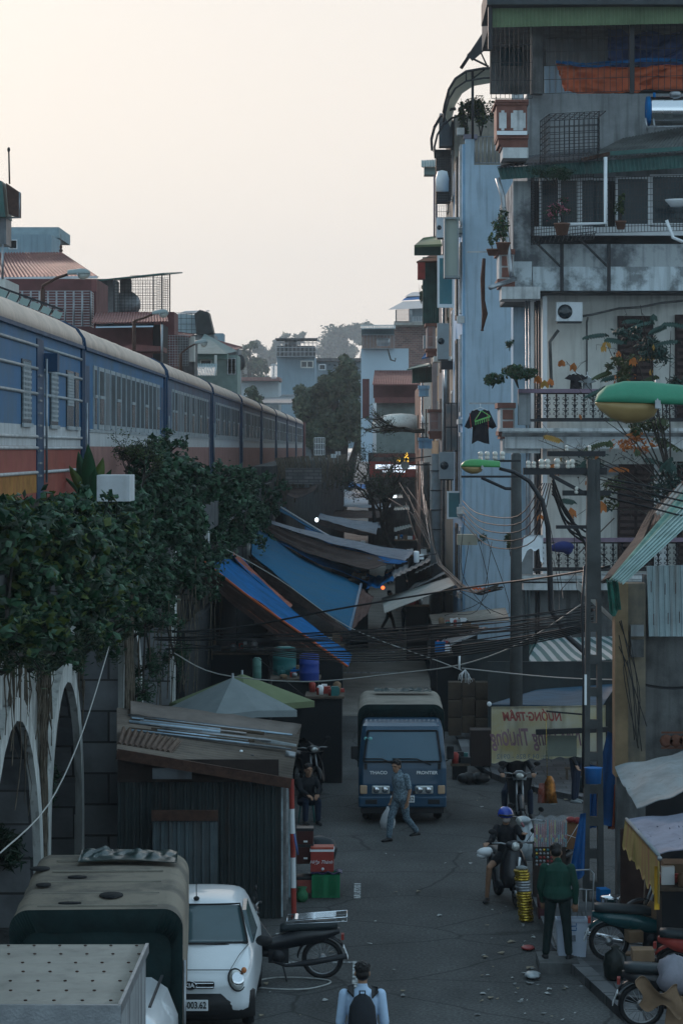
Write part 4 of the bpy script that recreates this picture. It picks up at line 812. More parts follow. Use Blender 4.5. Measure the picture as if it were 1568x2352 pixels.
# top storey terrace of the big house
t = bld('terrace_house', 9, F/77, 'grey concrete terrace house with green eaves and an orange tarp behind window bars')
MB().pb(1210, 214, 1720, 420, 77, 8).build('wall', concrete, t); MB().pb(1219, 45, 1246, 214, 77.5, .35).build('post', concd, t); MB().pb(1446, 55, 1456, 214, 78.2, .15).build('post', blackm, t)
MB().pb(1125, -60, 1720, 50, 75, 6).build('top_floor', concd, t); b = MB(); b.rib(P(1130, 62, 78.6), P(1720, 50, 78.6), P(1720, 10, 78.6), P(1130, 18, 78.6), 66, .025, .01); b.build('green_fascia', greenl, t)
MB().pb(1118, -40, 1720, 9, 79, 4).build('roof', mat('dark roof sheet', (.05, .06, .065), .7, var=.3), t); MB().pb(1121, 9, 1130, 110, 78.8, .3).build('roof_post', blackm, t)
MB().pb(1255, 60, 1410, 214, 72, .2).build('inner_wall', concrete, t); MB().pb(1125, 60, 1255, 214, 70, .2).build('inner_wall', concd, t); MB().pb(1410, 60, 1720, 214, 72, .2).build('inner_wall', dark, t); MB().pb(1150, 108, 1200, 150, 71, .1).build('window', _mats['dark teal glass'], t)
MB().pb(1250, 150, 1330, 216, 73, .1).build('white_panel', bluew, t)
b = MB(); a = P(1248, 214, 77.6); b.cage(a, P(1720, 200, 77.6), P(1248, 55, 77.6), 34, 5, .012); b.cage(P(1128, 225, 77.9), P(1222, 225, 77.9), P(1128, 60, 77.9), 9, 4, .012); b.build('window_bars', blackm, t)
def crumple(fn, amp, f_): return lambda u, v: fn(u, v)+Vector((0, amp*noise.noise((u*f_, v*f_, 1.3)), amp*.6*noise.noise((u*f_*1.3, v*f_, 7.7))))
ctop = [(1275, 140), (1330, 146), (1400, 150), (1460, 152), (1520, 150), (1600, 138), (1700, 130)]
def Lrp(pts, u):
    k = u*(len(pts)-1); i = min(int(k), len(pts)-2); f_ = k-i; return [pts[i][j]*(1-f_)+pts[i+1][j]*f_ for j in range(len(pts[0]))]
cbot = [(1296, 213), (1340, 214), (1400, 214), (1460, 210), (1500, 206), (1600, 208), (1700, 205)]
def ot(u, v):
    a = Lrp(ctop, u); c = Lrp(cbot, u); return P(a[0]*(1-v)+c[0]*v, a[1]*(1-v)+c[1]*v, 76.7)
b = MB().grid(crumple(ot, .22, 9), 60, 12, .02); o = b.build('orange_tarp', mat('bright orange tarp', (.55, .12, .045), .6, var=.3, ns=2, bump=.4, bs=7)); tag(o, 'crumpled orange tarpaulin tied behind the window bars of the top terrace', 'tarpaulin')
b = MB().grid(crumple(lambda u, v: P(1275+425*u, 138+8*v+6*math.sin(u*9), 76.9), .1, 9), 60, 3, .02); o = b.build('blue_hem', tarpb); o.parent = None; tag(o, 'blue tarpaulin edge folded along the top of the orange tarp', 'tarpaulin')
b = MB().grid(crumple(lambda u, v: P(1395+300*u, 62+82*v+14*math.sin(u*5), 75.5), .35, 7), 40, 16, .02); o = b.build('blue_tarp', mat('deep blue tarp', (.015, .05, .17), .45, var=.4, bump=.4, bs=8)); tag(o, 'dark blue tarpaulin bundle under the green eaves of the top terrace', 'tarpaulin')
t = thing('water_tank', P(1530, 290, 78.6), 'shiny stainless steel water tank lying above the mossy roof', 'water tank')
tankg(t, P(1560, 254, 78.6), .42, 1.95, 'X', 'tank', chrome); b = MB(); b.lathe([(.16, 0), (.17, .08), (.13, .12), (.01, .13)], P(1550, 219, 78.6), 12); b.build('lid', steel, t); b = MB(); [b.tube([P(x, 270, 78.9), P(x+4, 300, 78.9)], .03) for x in (1482, 1500)]; b.tube([P(1482, 292, 78.9), P(1600, 288, 78.9)], .025); b.build('stand', steel, t)
MB().lathe([(.42, 0), (.43, .05), (.43, .1)], P(1486, 254, 78.6)-Vector((.03, 0, 0)), 20, 0, Matrix.Rotation(R(90), 3, 'Y')).build('blue_end', tarpb, t); MB().tube([P(1502, 212, 78.6), P(1502, 224, 78.6)], .04, 8).build('valve', tarpb, t)
t = thing('bird_cage_frame', P(1310, 370, 80), 'large empty black iron cage standing on the corrugated bay roof', 'cage')
b = MB(); A, B_, Cc, D_ = P(1240, 375, 81.2), P(1372, 368, 81.2), P(1376, 350, 79.2), P(1262, 356, 79.2); z = Vector((0, 0, 1.2))
b.cage(A, B_, A+z, 12, 7, .014); b.cage(D_, Cc, D_+z, 10, 6, .014); b.cage(A, D_, A+z, 5, 7, .014); b.cage(B_, Cc, B_+z, 5, 7, .014); b.cage(A+z, B_+z, D_+z, 8, 4, .012); b.build('bars', blackm, t)
# plants on the big house
plant('potted_plant', 'tall slim potted plant on the upper red brown side balcony', P(1147, 515, 81)+Vector((.1, 0, 0)), (.28, .3, .45), 420, .12, LG, 11, (.2, .3))
plant('potted_plant', 'small drooping plant pot at the left end of the upper red brown balcony', P(1130, 550, 81), (.13, .2, .2), 130, .10, LG, 12, (.16, .15))
plant('hanging_plant', 'small round plant hanging on the blue wall by a thin white chain', P(1170, 787, 72.6), (.17, .17, .17), 160, .09, leafA, 13)
plant('potted_tree', 'bushy tree leaning left over the upper baluster balcony', P(1190, 855, 80.8), (.62, .5, .34), 1500, .13, [leafA[1], leafB[0], leafB[2]], 14)
plant('potted_tree', 'drooping branch of leaves beside the hanging black shirt', P(1130, 868, 80.8), (.36, .3, .2), 420, .12, [leafA[1], leafB[0], leafB[2]], 15)
plant('potted_plant', 'pink flowering plant inside the black window cage', P(1290, 478, 81.4), (.46, .18, .36), 700, .08, [leafA[0], mat('pink flower', (.45, .12, .18), .6, var=.2), leafA[1], leafA[0]], 16, (.22, .3))
plant('climbing_plant', 'climbing vine with tiny flowers along the green awning edge', P(1272, 395, 81.5), (.85, .2, .3), 1100, .075, [leafA[0], leafA[1], leafB[2]], 17)
plant('potted_plant', 'small leafy plant in the window cage beside the white pipe', P(1425, 470, 80.4), (.2, .1, .4), 300, .09, [leafA[0], leafB[1], leafB[0]], 18, (.15, .2))
plant('balcony_plant', 'dark bushy plant at the left end of the lower balcony', P(1172, 1240, 73.6), (.2, .2, .42), 420, .11, LG, 19)
plant('hanging_plant', 'small tuft of leaves growing on the blue wall above the grey ledge', P(1105, 1235, 63.2), (.2, .18, .17), 120, .10, LG, 21)
# clothes
def shirt(name, label, c, w, h, m, s=1.0, long_=True, m2=None):
    t = thing(name, c, label, 'shirt'); b = MB(); x, y, z = c
    pts = [(-.1, 0), (-.24, -.04), (-.44, -.5 if long_ else -.25), (-.33, -.56 if long_ else -.3), (-.2, -.25), (-.24, -1), (-.08, -.9), (.1, -.97), (.24, -1), (.2, -.25), (.33, -.56 if long_ else -.3), (.44, -.5 if long_ else -.25), (.24, -.04), (.1, 0), (0, -.06)]
    P3 = [(x+px_*w, z+pz_*h) for px_, pz_ in pts]; cen = (x, z-.4*h)
    vs = [Vector((p[0], y+.05*math.sin(i*2.1), p[1])) for i, p in enumerate(P3)]+[Vector((cen[0], y-.06, cen[1]))]; n = len(P3)
    b.add(vs, [(i, (i+1) % n, n) for i in range(n)], 0, True); b.add([v+Vector((0, .05, 0)) for v in vs], [((i+1) % n, i, n) for i in range(n)], 0, True)
    b.add(vs[:-1]+[v+Vector((0, .05, 0)) for v in vs[:-1]], [(i, (i+1) % n, n+(i+1) % n, n+i) for i in range(n)]); b.build('cloth', m, t)
    b = MB(); b.tube([(x-w*.2, y+.02, z-.03), (x, y+.02, z+.06), (x+w*.2, y+.02, z-.03)], .012, 5); b.tube([(x, y+.02, z+.05), (x, y+.02, z+.16)], .01, 5); b.build('hanger', m2 or whitec, t); return t
clb = mat('black cloth', (.012, .013, .018), .85, var=.3, ns=4)
shirt('hanging_shirt', 'black long sleeved shirt with red seams hanging against the blue wall', P(1103, 940, 80), 1.05, 1.0, clb)
b = MB(); [b.bar(P(1078+k*40, 948-4*0, 80.6)+Vector((0, 0, 0)), P(1082+k*40, 985, 80.6), .03, .02) for k in (0, 1)]; b.build('red_seam', redp, [o for o in bpy.data.objects if o.name.startswith('hanging_shirt')][0])
b = MB(); b.bar(P(1090, 968, 82), P(1126, 956, 82), .06, .04); [b.bar(P(1092+k*5, 967-k*1.6, 82), P(1092+k*5, 976-k*1.6, 82), .02) for k in range(7)]; b.tube([P(1090, 966, 82), P(1105, 943, 82), P(1124, 955, 82)], .015); o = b.build('clothes_peg_hanger', mat('lime plastic', (.15, .45, .12), .5, var=.1)); tag(o, 'lime green peg hanger in front of the black shirt', 'hanger')
shirt('hanging_shirt', 'dark blouse drying behind the upper balcony rail', P(1322, 858, 80), .75, .55, clb, long_=False)
shirt('hanging_shirt', 'grey top drying behind the upper balcony rail, right of the dark blouse', P(1348, 866, 80), .6, .5, canvl, long_=False)
def wsh(u, v): return P(1203+44*u+(-3 if u < .1 else 0)*v*3, 1229+(34 if .12 < u < .8 else 62)*v+3*math.sin(u*14)*v, 81)
b = MB().grid(wsh, 14, 6, .02); o = b.build('white_shirt', whitec); tag(o, 'white long sleeved shirt draped over the lower balcony rail', 'shirt')
b = MB(); b.ell(P(1292, 1256, 82), (.32, .2, .16)); b.ell(P(1278, 1258, 82), (.2, .15, .12)); b.ell(P(1303, 1262, 82), (.15, .15, .14)); o = b.build('blue_bundle', mat('royal blue cloth', (.02, .03, .13), .8, var=.3)); tag(o, 'bundled royal blue cloth behind the lower balcony balusters', 'cloth')
b = MB(); b.tube([P(1111, 593, 79), P(1108, 640, 79), P(1109, 690, 79), P(1113, 720, 79), P(1107, 757, 79)], [.05, .07, .06, .09, .03], 6); b.ell(P(1107, 758, 79), (.05, .04, .03)); o = b.build('hanging_strip', mat('dark brown cloth', (.07, .03, .02), .8, var=.3)); tag(o, 'long dark brown strip hanging from the pole on the blue wall', 'cloth strip')
# ---------------------------------------------------------------- vegetation
def foliage(name, label, cl, n, size, lm, seed, dep=1.0, X0=-4.2, cat='creeper', smax=None, trunk=None, asp=.6):
    """cl: (px, py, rx, ry[, s]) ellipses along the viaduct edge; each a cluster of leaf clumps"""
    rs = np.random.RandomState(seed); c0 = cl[0]; s0 = c0[4] if len(c0) > 4 else (850-c0[0])/-X0
    t = thing(name, P(c0[0], c0[1], s0), label, cat); b = MB(); a0 = sum(c[2]*c[3] for c in cl); stx = MB()
    for c in cl:
        s = c[4] if len(c) > 4 else (850-c[0])/-X0
        p = P(c[0], c[1], s); k = max(60, int(n*c[2]*c[3]/a0)); p = p+Vector((0, -dep*.2, 0))
        clump(b, p, (c[2]/s, dep, c[3]/s), k, size, rs, 0, len(lm), asp, max(5, int(c[2]*c[3]/260)))
        for j in range(5):
            a_ = rs.uniform(-1.2, 4.3); e_ = p+Vector((math.cos(a_)*c[2]/s*1.12, rs.uniform(-.4, .2)*dep, math.sin(a_)*c[3]/s*1.12)); q_ = p.lerp(e_, 1.22)+Vector((0, 0, -.06)); stx.tube([p, e_, q_], [.012, .008, .004], 4)
            cc_ = np.array([tuple(e_.lerp(q_, x)) for x in rs.rand(26)*1.5-.4])+rs.normal(size=(26, 3))*.07; nr_ = rs.normal(size=(26, 3))*.5+np.array([0, -.2, .7]); nr_ /= np.linalg.norm(nr_, axis=1, keepdims=True); leafmesh(b, cc_, nr_, size*.85, None, rs, 0, asp, len(lm))
        stx.tube([p+Vector((-.4, .3, -c[3]/s)), p, p+Vector((.2*rs.randn(), 0, c[3]/s*.7))], [.035, .025, .01], 5)
    ct_ = [P(c[0], c[1], c[4] if len(c) > 4 else (850-c[0])/-X0)+Vector((0, -dep*.2, 0)) for c in cl]
    for i in range(1, len(ct_)): stx.tube([ct_[i], min(ct_[:i], key=lambda q: (q-ct_[i]).length)], .02, 5)
    b.build('leaves', lm, t); stx.build('stems', bark, t); return t
foliage('creeper', 'big dark leafy creeper hanging over the viaduct edge at the lower left of the train', [(40, 1230, 75, 60), (130, 1250, 85, 75), (230, 1220, 75, 70), (60, 1350, 90, 75), (170, 1370, 80, 80), (260, 1320, 70, 80), (20, 1440, 60, 50), (110, 1440, 60, 45), (215, 1430, 60, 50), (270, 1230, 50, 70), (20, 1190, 45, 35), (90, 1180, 50, 35), (170, 1165, 50, 35)], 26000, .165, leafA+[leafA[0], leafB[1], leafB[2]], 1, 1.2, asp=.72)
foliage('leafy_bush', 'tall dense leafy bush growing on the viaduct in front of the second coach', [(360, 1120, 50, 75), (385, 1045, 34, 45), (340, 1050, 28, 40), (420, 1090, 50, 60), (400, 1180, 75, 75), (470, 1120, 55, 55), (350, 1250, 75, 75), (440, 1240, 70, 70), (380, 1330, 75, 60), (450, 1320, 45, 50), (310, 1190, 50, 70), (320, 1310, 50, 60), (340, 1400, 50, 35)], 22000, .15, leafA+[leafA[0], leafB[2]], 2, 1.1, asp=.72)
foliage('leafy_bush', 'far end of the creeper reaching down over the grey blue tarpaulin', [(520, 1140, 50, 60), (570, 1120, 40, 45), (520, 1210, 50, 55), (580, 1190, 45, 55), (610, 1135, 38, 30), (625, 1160, 25, 30), (560, 1235, 35, 30), (490, 1270, 30, 35), (600, 1100, 40, 18), (540, 1085, 35, 18), (640, 1120, 20, 14)], 13000, .14, leafA, 3, 1.3, asp=.85)
foliage('trailing_vine', 'thin trailing vine on the far curved end of the viaduct wall', [(760, 1075, 22, 22, 30), (740, 1095, 20, 18, 32), (778, 1058, 10, 10, 30)], 500, .22, leafB, 5, .8)
foliage('fern_tuft', 'ferny tuft and creeper hanging over the second pair of arches', [(335, 1440, 35, 40), (380, 1420, 30, 30), (400, 1500, 25, 45), (350, 1520, 25, 40), (330, 1590, 14, 25)], 1900, .15, [leafA[0], leafA[1], leafB[2]], 6, .7, asp=.22)
foliage('fern_tuft', 'drooping fern at the far left edge beside the first arch', [(10, 1925, 24, 26, 150), (22, 1960, 20, 30, 150)], 300, .22, [leafA[0], leafB[2]], 7, .3, asp=.14)
foliage('fern_tuft', 'small ferns growing from the wall between the first two arches', [(120, 1780, 10, 14, 140), (105, 1830, 8, 10, 143), (150, 1520, 22, 20, 135), (60, 1500, 25, 18, 150)], 480, .14, leafA, 8, .3, asp=.25)
foliage('dry_creeper', 'wispy dry creeper fringe hanging below the big creeper over the white arches', [(20, 1500, 30, 40), (70, 1505, 30, 45), (130, 1500, 30, 45), (185, 1490, 30, 50), (235, 1470, 25, 45), (285, 1440, 25, 60)], 3200, .13, [leafB[0], leafB[2], leafA[0]], 41, .5, asp=.2)
# twiggy bush, banana
def branch(b, p, d, L_, r, depth, rr, tips, spread=.6, n=3, droop=0, shrink=.68):
    p = Vector(p); d = Vector(d).normalized(); q = p+d*L_*.5+Vector((rr.uniform(-1, 1), rr.uniform(-1, 1), rr.uniform(-1, 1)))*L_*.10; e = p+d*L_+Vector((0, 0, -droop*L_))
    b.tube([p, q, e], [r, r*.85, r*.68], 5 if r > .02 else 4); tips.append(e)
    if depth <= 0: return
    for k in range(n):
        nd_ = (d+Vector((rr.uniform(-1, 1), rr.uniform(-1, 1), rr.uniform(-.7, 1)))*spread).normalized()
        branch(b, e if k < n-1 else q, nd_, L_*shrink*rr.uniform(.75, 1.2), r*.62, depth-1, rr, tips, spread, n, droop, shrink)
def leaftips(b, tips, n, size, rs, nm, spread, asp=.45):
    T = np.array([tuple(x) for x in tips]); i = rs.randint(0, len(T), n); c = T[i]+rs.normal(size=(n, 3))*spread
    nr = rs.normal(size=(n, 3))*.5+np.array([0, 0, .8]); nr /= np.linalg.norm(nr, axis=1, keepdims=True); leafmesh(b, c, nr, size, None, rs, 0, asp, nm)
def tree(name, label, base, d, L_, r, depth, seed, nleaf, size, lm, spread=.6, n=3, ls=.15, cat='tree', shrink=.68, asp=.45):
    t = thing(name, base, label, cat); rr = random.Random(seed); rs = np.random.RandomState(seed); b = MB(); tips = []
    branch(b, base, d, L_, r, depth, rr, tips, spread, n, 0, shrink); b.build('branches', bark, t)
    if nleaf: b = MB(); leaftips(b, tips[2:], nleaf, size, rs, len(lm), ls, asp); b.build('leaves', lm, t)
    return t
tree('twiggy_bush', 'small half bare twiggy bush in front of the train beside the banana plant', P(290, 1120, 126), (0, 0, 1), .32, .03, 5, 5, 900, .05, leafB, .75, 3, .035, 'bush', .75)
tree('twiggy_bush', 'second twiggy bush with sparse yellow green leaves beside the tall leafy bush', P(325, 1120, 124), (.2, 0, 1), .3, .03, 5, 6, 700, .05, leafB, .75, 3, .035, 'bush', .75)
t = thing('banana_plant', P(205, 1150, 132), 'banana plant with broad upright leaves beside the white concrete block', 'banana plant'); rr = random.Random(3)
for k, (ax, ay, L_) in enumerate(((-.5, 0, .75), (-.25, .2, .95), (0, -.2, 1.0), (.3, .1, .85), (.6, -.1, .7), (-.8, .1, .6), (.9, .1, .5), (-.1, .3, .8), (.2, -.3, .6))):
    p0 = P(205, 1150, 132)+Vector((ax*.1, 0, 0))
    def lf(u, v, p0=p0, ax=ax, ay=ay, L_=L_):
        w_ = .13*math.sin(math.pi*min(1, .08+u*.92))*(v-.5)*2; return p0+Vector((ax*u*L_*.8+w_*(1-abs(ax)*.4), ay*u*L_+abs(w_)*.5, L_*(u-.35*abs(ax)*u*u)+w_*ax*.3))
    MB().grid(lf, 10, 4, 0).build('leaf', leafA[1] if k % 3 else leafB[1], t)
foliage('broad_leaf_plant', 'tuft of long glossy leaves below the white concrete block', [(255, 1165, 40, 22, 128), (290, 1180, 35, 25, 128), (240, 1150, 20, 15, 130)], 230, .34, [leafA[2], leafB[1], leafA[1]], 12, .4, asp=.28)
# aerial roots and dry vines on the arches
b = MB(); rr = random.Random(11); rootm = mat('dry roots', (.15, .125, .095), .95, var=.6, ns=6)
t = thing('hanging_roots', (-5, 48, 2), 'tangle of dry hanging roots and vines on the white arch faces', 'roots')
for k in range(150):
    y = rr.choice([rr.uniform(36, 42), rr.uniform(41.2, 42.6), rr.uniform(48, 62), rr.uniform(46.9, 48.6)]); x = XF+.04+rr.uniform(0, .08) if not 47.3 < y < 48.1 else -4.33
    z0 = rr.uniform(4.4, 5.3); L_ = rr.uniform(.6, 2.6); pts = []
    for j in range(7): pts.append((x+rr.uniform(0, .04), y+rr.uniform(-.07, .07)*j, z0-L_*j/6))
    b.tube(pts, [rr.uniform(.008, .03)*(1-j*.1) for j in range(7)], 4, 0, True, False)
for k in range(60):
    y = rr.choice([41.8, 41.9, 47.2, 48.2])+rr.uniform(-.25, .25); x = XF+.05 if y < 47 else -4.32; pts = [(x+rr.uniform(0, .06), y+rr.uniform(-.1, .1), 5.2-j*.65) for j in range(8)]; b.tube(pts, rr.uniform(.008, .022), 4, 0, True, False)
for k in range(70):
    y = rr.uniform(50, 75); x = rr.uniform(-4.9, -3.9); z0 = rr.uniform(3.6, 5.0); b.tube([(x, y, z0), (x+rr.uniform(-.1, .1), y, z0-rr.uniform(.5, 1)), (x+rr.uniform(-.1, .1), y, z0-rr.uniform(1.2, 2.8))], .012, 4, 0, True, False)
b.build('roots', rootm, t)['kind'] = 'stuff'
b = MB()
for k in range(120):
    u = rr.random(); i = int(u*4); x = pp[i][0]; x += (pp[i+1][0]-x)*(u*4-i); y = pp[i][1]+(pp[i+1][1]-pp[i][1])*(u*4-i); z0 = 6.8
    b.tube([(x+.1, y, z0+.15), (x+.25, y-.3, z0-.4), (x+.2+rr.uniform(-.1, .2), y-.3, z0-rr.uniform(.8, 2.2))], rr.uniform(.03, .07), 4, 0, True, False)
o = b.build('dry_vines', rootm); tag(o, 'thick dry vines hanging over the far curved viaduct wall', 'vines', kind='stuff')
# far trees
fl = [mat('far leaf dark', (.05, .075, .05), .8, var=.4, ns=.6, bump=0), mat('far leaf mid', (.06, .085, .05), .8, var=.4, ns=.6, bump=0), mat('far leaf light', (.09, .11, .06), .8, var=.3, ns=.6, bump=0)]
def fartree(label, cl, s, n, size, seed, dep=4, k=.3):
    rs = np.random.RandomState(seed); base = P(cl[0][0], 1030, s); base.z = 0; t = thing('tree', base, label, 'tree', 'trees in the distance'); b = MB(); tr = MB(); a0 = sum(c[2]*c[3] for c in cl)
    s *= k; base = P(cl[0][0], 1030, s); base.z = 0; t.location = base; size /= k**.9; dep /= k
    for px, py, rx, ry in cl:
        p = P(px, py, s); clump(b, p, (rx/s, dep, ry/s), int(n*rx*ry/a0), size, rs, 0, 3, .7, 10); tr.tube([base, base.lerp(p, .6), p], [.8, .5, .2], 6)
    b.build('crown', fl, t); tr.build('trunk', bark, t)
fartree('distant grey green tree just right of the left house row', [(570, 830, 28, 40), (600, 850, 30, 45), (560, 880, 25, 40), (575, 790, 18, 16)], 15, 3800, .5, 31, 4, .6)
fartree('distant tree between the left houses and the tall blue grey building', [(612, 815, 24, 25), (600, 890, 25, 30), (632, 800, 12, 14), (590, 800, 25, 20), (560, 850, 25, 40)], 16, 4500, .55, 32)
fartree('distant tree crown rising behind the rooftop cage building', [(665, 780, 30, 18), (690, 772, 16, 12), (640, 790, 15, 12)], 14, 1500, .6, 33)
fartree('large distant tree with a high rounded crown left of the white walled house', [(780, 780, 50, 35), (820, 765, 40, 30), (840, 755, 25, 22), (750, 800, 28, 28), (790, 820, 45, 25)], 14.5, 7000, .6, 34)
fartree('big hazy tree in the middle distance at the end of the viaduct', [(770, 880, 60, 50), (740, 940, 50, 60), (790, 960, 55, 60), (800, 900, 40, 50), (760, 1000, 55, 35), (700, 905, 25, 35), (825, 1000, 30, 40), (700, 950, 30, 50), (720, 990, 40, 50), (800, 850, 35, 40)], 24, 26000, .36, 35, 3, 1)
fartree('small bright tree behind the low white building', [(575, 905, 22, 22), (590, 920, 18, 15)], 22, 900, .4, 36, 3, 1)
# near bare trees
tree('bare_tree', 'bare dark tree with twisting twigs leaning left in front of the mauve roof', P(975, 990, 44), (-1, 0, .15), 1.1, .13, 5, 8, 260, .13, leafB, .62, 3, .12, 'tree', .72)
tree('street_tree', 'thin leafy tree rising over the far tarpaulins in the middle of the street', P(898, 1262, 42), (-.35, 0, 1), 1.6, .16, 5, 13, 2300, .11, [leafA[0], leafB[0], leafB[2]], .75, 3, .12, 'tree', .72)
tree('street_tree', 'second sparse tree behind the loudspeaker with small olive leaves', P(860, 1200, 38), (-.1, 0, 1), 1.6, .13, 5, 17, 2600, .12, [leafA[0], leafB[0], leafB[2]], .9, 3, .14, 'tree', .72)
# autumn coloured tree on the right
t = thing('autumn_tree', P(1580, 1500, 100), 'sparse tree with drooping dark green and orange leaves in front of the white balconies', 'tree'); b = MB(); rr = random.Random(4); tips = []
tr = [P(1592, 1770, 100), P(1590, 1500, 100), P(1580, 1250, 100), P(1540, 1100, 100), P(1500, 980, 100)]; b.tube(tr, [.11, .09, .07, .05, .03], 6)
ends = [(1385, 770, .6), (1300, 830, .7), (1235, 1010, .7), (1430, 725, .6), (1470, 700, .5), (1330, 900, .5), (1300, 1020, .7), (1540, 760, .5), (1380, 960, .6), (1330, 1080, .8), (1400, 1120, .8), (1270, 1070, .8), (1450, 880, .5), (1520, 880, .5), (1350, 1170, .9), (1420, 1040, .6)]
for ex, ey, k in ends:
    a = tr[4].lerp(tr[2], k); e = P(ex, ey, 100+rr.uniform(-5, 5)); m_ = a.lerp(e, .5)+Vector((rr.uniform(-.15, .15), 0, rr.uniform(.1, .35))); b.tube([a, m_, e], [.022, .016, .007], 5, 0, True, False)
    for j in range(9):
        f_ = rr.uniform(.2, 1); p = a.lerp(m_, f_*2) if f_ < .5 else m_.lerp(e, f_*2-1); q = p+Vector((rr.uniform(-.35, .35), rr.uniform(-.3, .3), rr.uniform(-.3, .3))); b.tube([p, p.lerp(q, .5)+Vector((0, 0, .04)), q], .006, 4, 0, True, False); tips.append(q)
        r3 = q+Vector((rr.uniform(-.2, .2), 0, rr.uniform(-.2, .2))); b.tube([q, r3], .005, 4, 0, True, False); tips.append(r3)
        if rr.random() < .35: b.ell(r3, (.022, .022, .022), 0, 6, 4)
b.build('branches', bark, t)
def pinnate(b, p, d, L_, rr, m):
    n = 9; d = Vector(d).normalized()
    for i in range(n):
        f_ = (i+1)/n; q = Vector(p)+d*L_*f_+Vector((0, 0, -.25*L_*f_*f_))
        for s_ in (-1, 1):
            sd_ = Vector((.12*s_*abs(d.x)+.02, .1*s_, -.15)).normalized() if abs(d.x) > .5 else Vector((.9*s_, 0, -.6)).normalized(); k = .19*(1-.4*abs(f_-.5)); w_ = d*.045
            a = q; e = q+sd_*k; mm = q+sd_*k*.5; b.add([a, mm+w_, e, mm-w_], [(0, 1, 2, 3)], m)
LB = MB(); rr = random.Random(6)
for (x, y, dx, m) in ((1390, 775, 1, 0), (1395, 765, -.6, 0), (1500, 735, -1, 0), (1520, 740, .8, 0), (1430, 735, .9, 0), (1490, 760, .4, 0), (1430, 890, -.7, 0), (1450, 905, -.9, 0), (1400, 885, -.5, 0), (1380, 870, .6, 0), (1510, 1080, .2, 0), (1530, 1120, .5, 0), (1380, 1070, -.8, 0), (1480, 1050, .8, 0), (1350, 1140, .3, 0), (1320, 1150, -.5, 0), (1400, 1075, .6, 2), (1500, 1000, .5, 1), (1290, 1010, -.4, 3), (1340, 1030, .6, 1), (1560, 780, -.4, 0), (1460, 950, -.8, 1), (1470, 820, .6, 3), (1400, 850, -.7, 1), (1545, 905, .4, 1), (1510, 860, -.5, 1)):
    pinnate(LB, P(x, y, 100+rr.uniform(-4, 4)), (dx, rr.uniform(-.3, .3), rr.uniform(-.2, .4)), rr.uniform(.35, .6), rr, m)
def drop(x, y, m, k, sz=.2):
    for j in range(k):
        p = P(x, y, 101); a = rr.uniform(-.6, .6); d_ = Vector((math.sin(a), rr.uniform(-.3, .3), -math.cos(a))); w_ = Vector((math.cos(a), .2, math.sin(a)))*sz*.22; LB.add([p, p+d_*sz*.5+w_, p+d_*sz, p+d_*sz*.5-w_], [(0, 1, 2), (0, 2, 3)], m)
for x, y, m, k, sz in ((1380, 1150, 2, 5, .3), (1310, 1165, 2, 4, .28), (1385, 790, 3, 3, .2), (1290, 825, 2, 7, .18), (1318, 832, 2, 5, .22), (1235, 862, 2, 8, .2), (1250, 872, 3, 4, .22), (1392, 782, 3, 6, .2), (1455, 820, 2, 5, .22), (1262, 868, 2, 3, .2), (1500, 790, 3, 2, .15), (1290, 1050, 3, 2, .16), (1350, 1100, 2, 3, .16), (1240, 1180, 2, 4, .18), (1420, 805, 2, 3, .16), (1495, 845, 3, 2, .18), (1330, 950, 2, 2, .15), (1280, 1080, 2, 2, .14), (1440, 930, 2, 2, .14), (1375, 1040, 2, 3, .18), (1400, 1010, 1, 6, .2), (1460, 1030, 1, 5, .2), (1520, 960, 1, 6, .2), (1345, 1055, 0, 5, .22), (1270, 1065, 2, 3, .16), (1540, 1060, 0, 6, .3), (1500, 720, 0, 5, .2)): drop(x, y, m, k, sz)
rs_ = np.random.RandomState(77)
for cx_, cy_, rx_, ry_, n_, mm_ in ((1500, 800, 60, 55, 620, 0), (1440, 760, 50, 25, 260, 0), (1545, 900, 40, 50, 420, 0), (1430, 850, 45, 40, 300, 1), (1490, 990, 60, 45, 420, 1), (1530, 1090, 45, 60, 420, 0), (1400, 1130, 50, 40, 260, 1), (1350, 1060, 45, 35, 160, 0), (1470, 1010, 70, 30, 200, 2), (1440, 900, 60, 60, 90, 2)):
    clump(LB, P(cx_, cy_, 100), (rx_/100, .5, ry_/100), n_, .13, rs_, mm_, 1, .45, 7)
LB.build('leaves', [mat('leaf teal dark', (.02, .055, .045), .5, var=.3, bump=0, tl=.1), leafB[0], leafO[0], leafO[1]], t)
# ---------------------------------------------------------------- tarpaulins over the street
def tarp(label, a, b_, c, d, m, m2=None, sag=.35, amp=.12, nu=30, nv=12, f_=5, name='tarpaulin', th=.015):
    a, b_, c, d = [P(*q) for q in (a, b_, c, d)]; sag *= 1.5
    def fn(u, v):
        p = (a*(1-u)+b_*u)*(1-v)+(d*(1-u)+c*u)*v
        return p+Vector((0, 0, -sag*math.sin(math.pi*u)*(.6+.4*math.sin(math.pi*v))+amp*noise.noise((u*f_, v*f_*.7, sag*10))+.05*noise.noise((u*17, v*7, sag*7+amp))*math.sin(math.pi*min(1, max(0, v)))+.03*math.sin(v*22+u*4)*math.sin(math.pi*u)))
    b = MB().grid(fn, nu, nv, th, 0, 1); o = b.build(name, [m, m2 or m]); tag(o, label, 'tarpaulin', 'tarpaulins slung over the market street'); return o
cream = mat('pale worn tarp', (.22, .28, .36), .6, var=.35, ns=2.5, bump=.4, bs=8, tl=.15)
tarp('nearest bright blue tarpaulin strip with an orange hem sloping down to a bamboo pole', (470, 1290, 88), (800, 1530, 93), (808, 1506, 84), (520, 1262, 76), tarpb, tarpd, .12, .08)
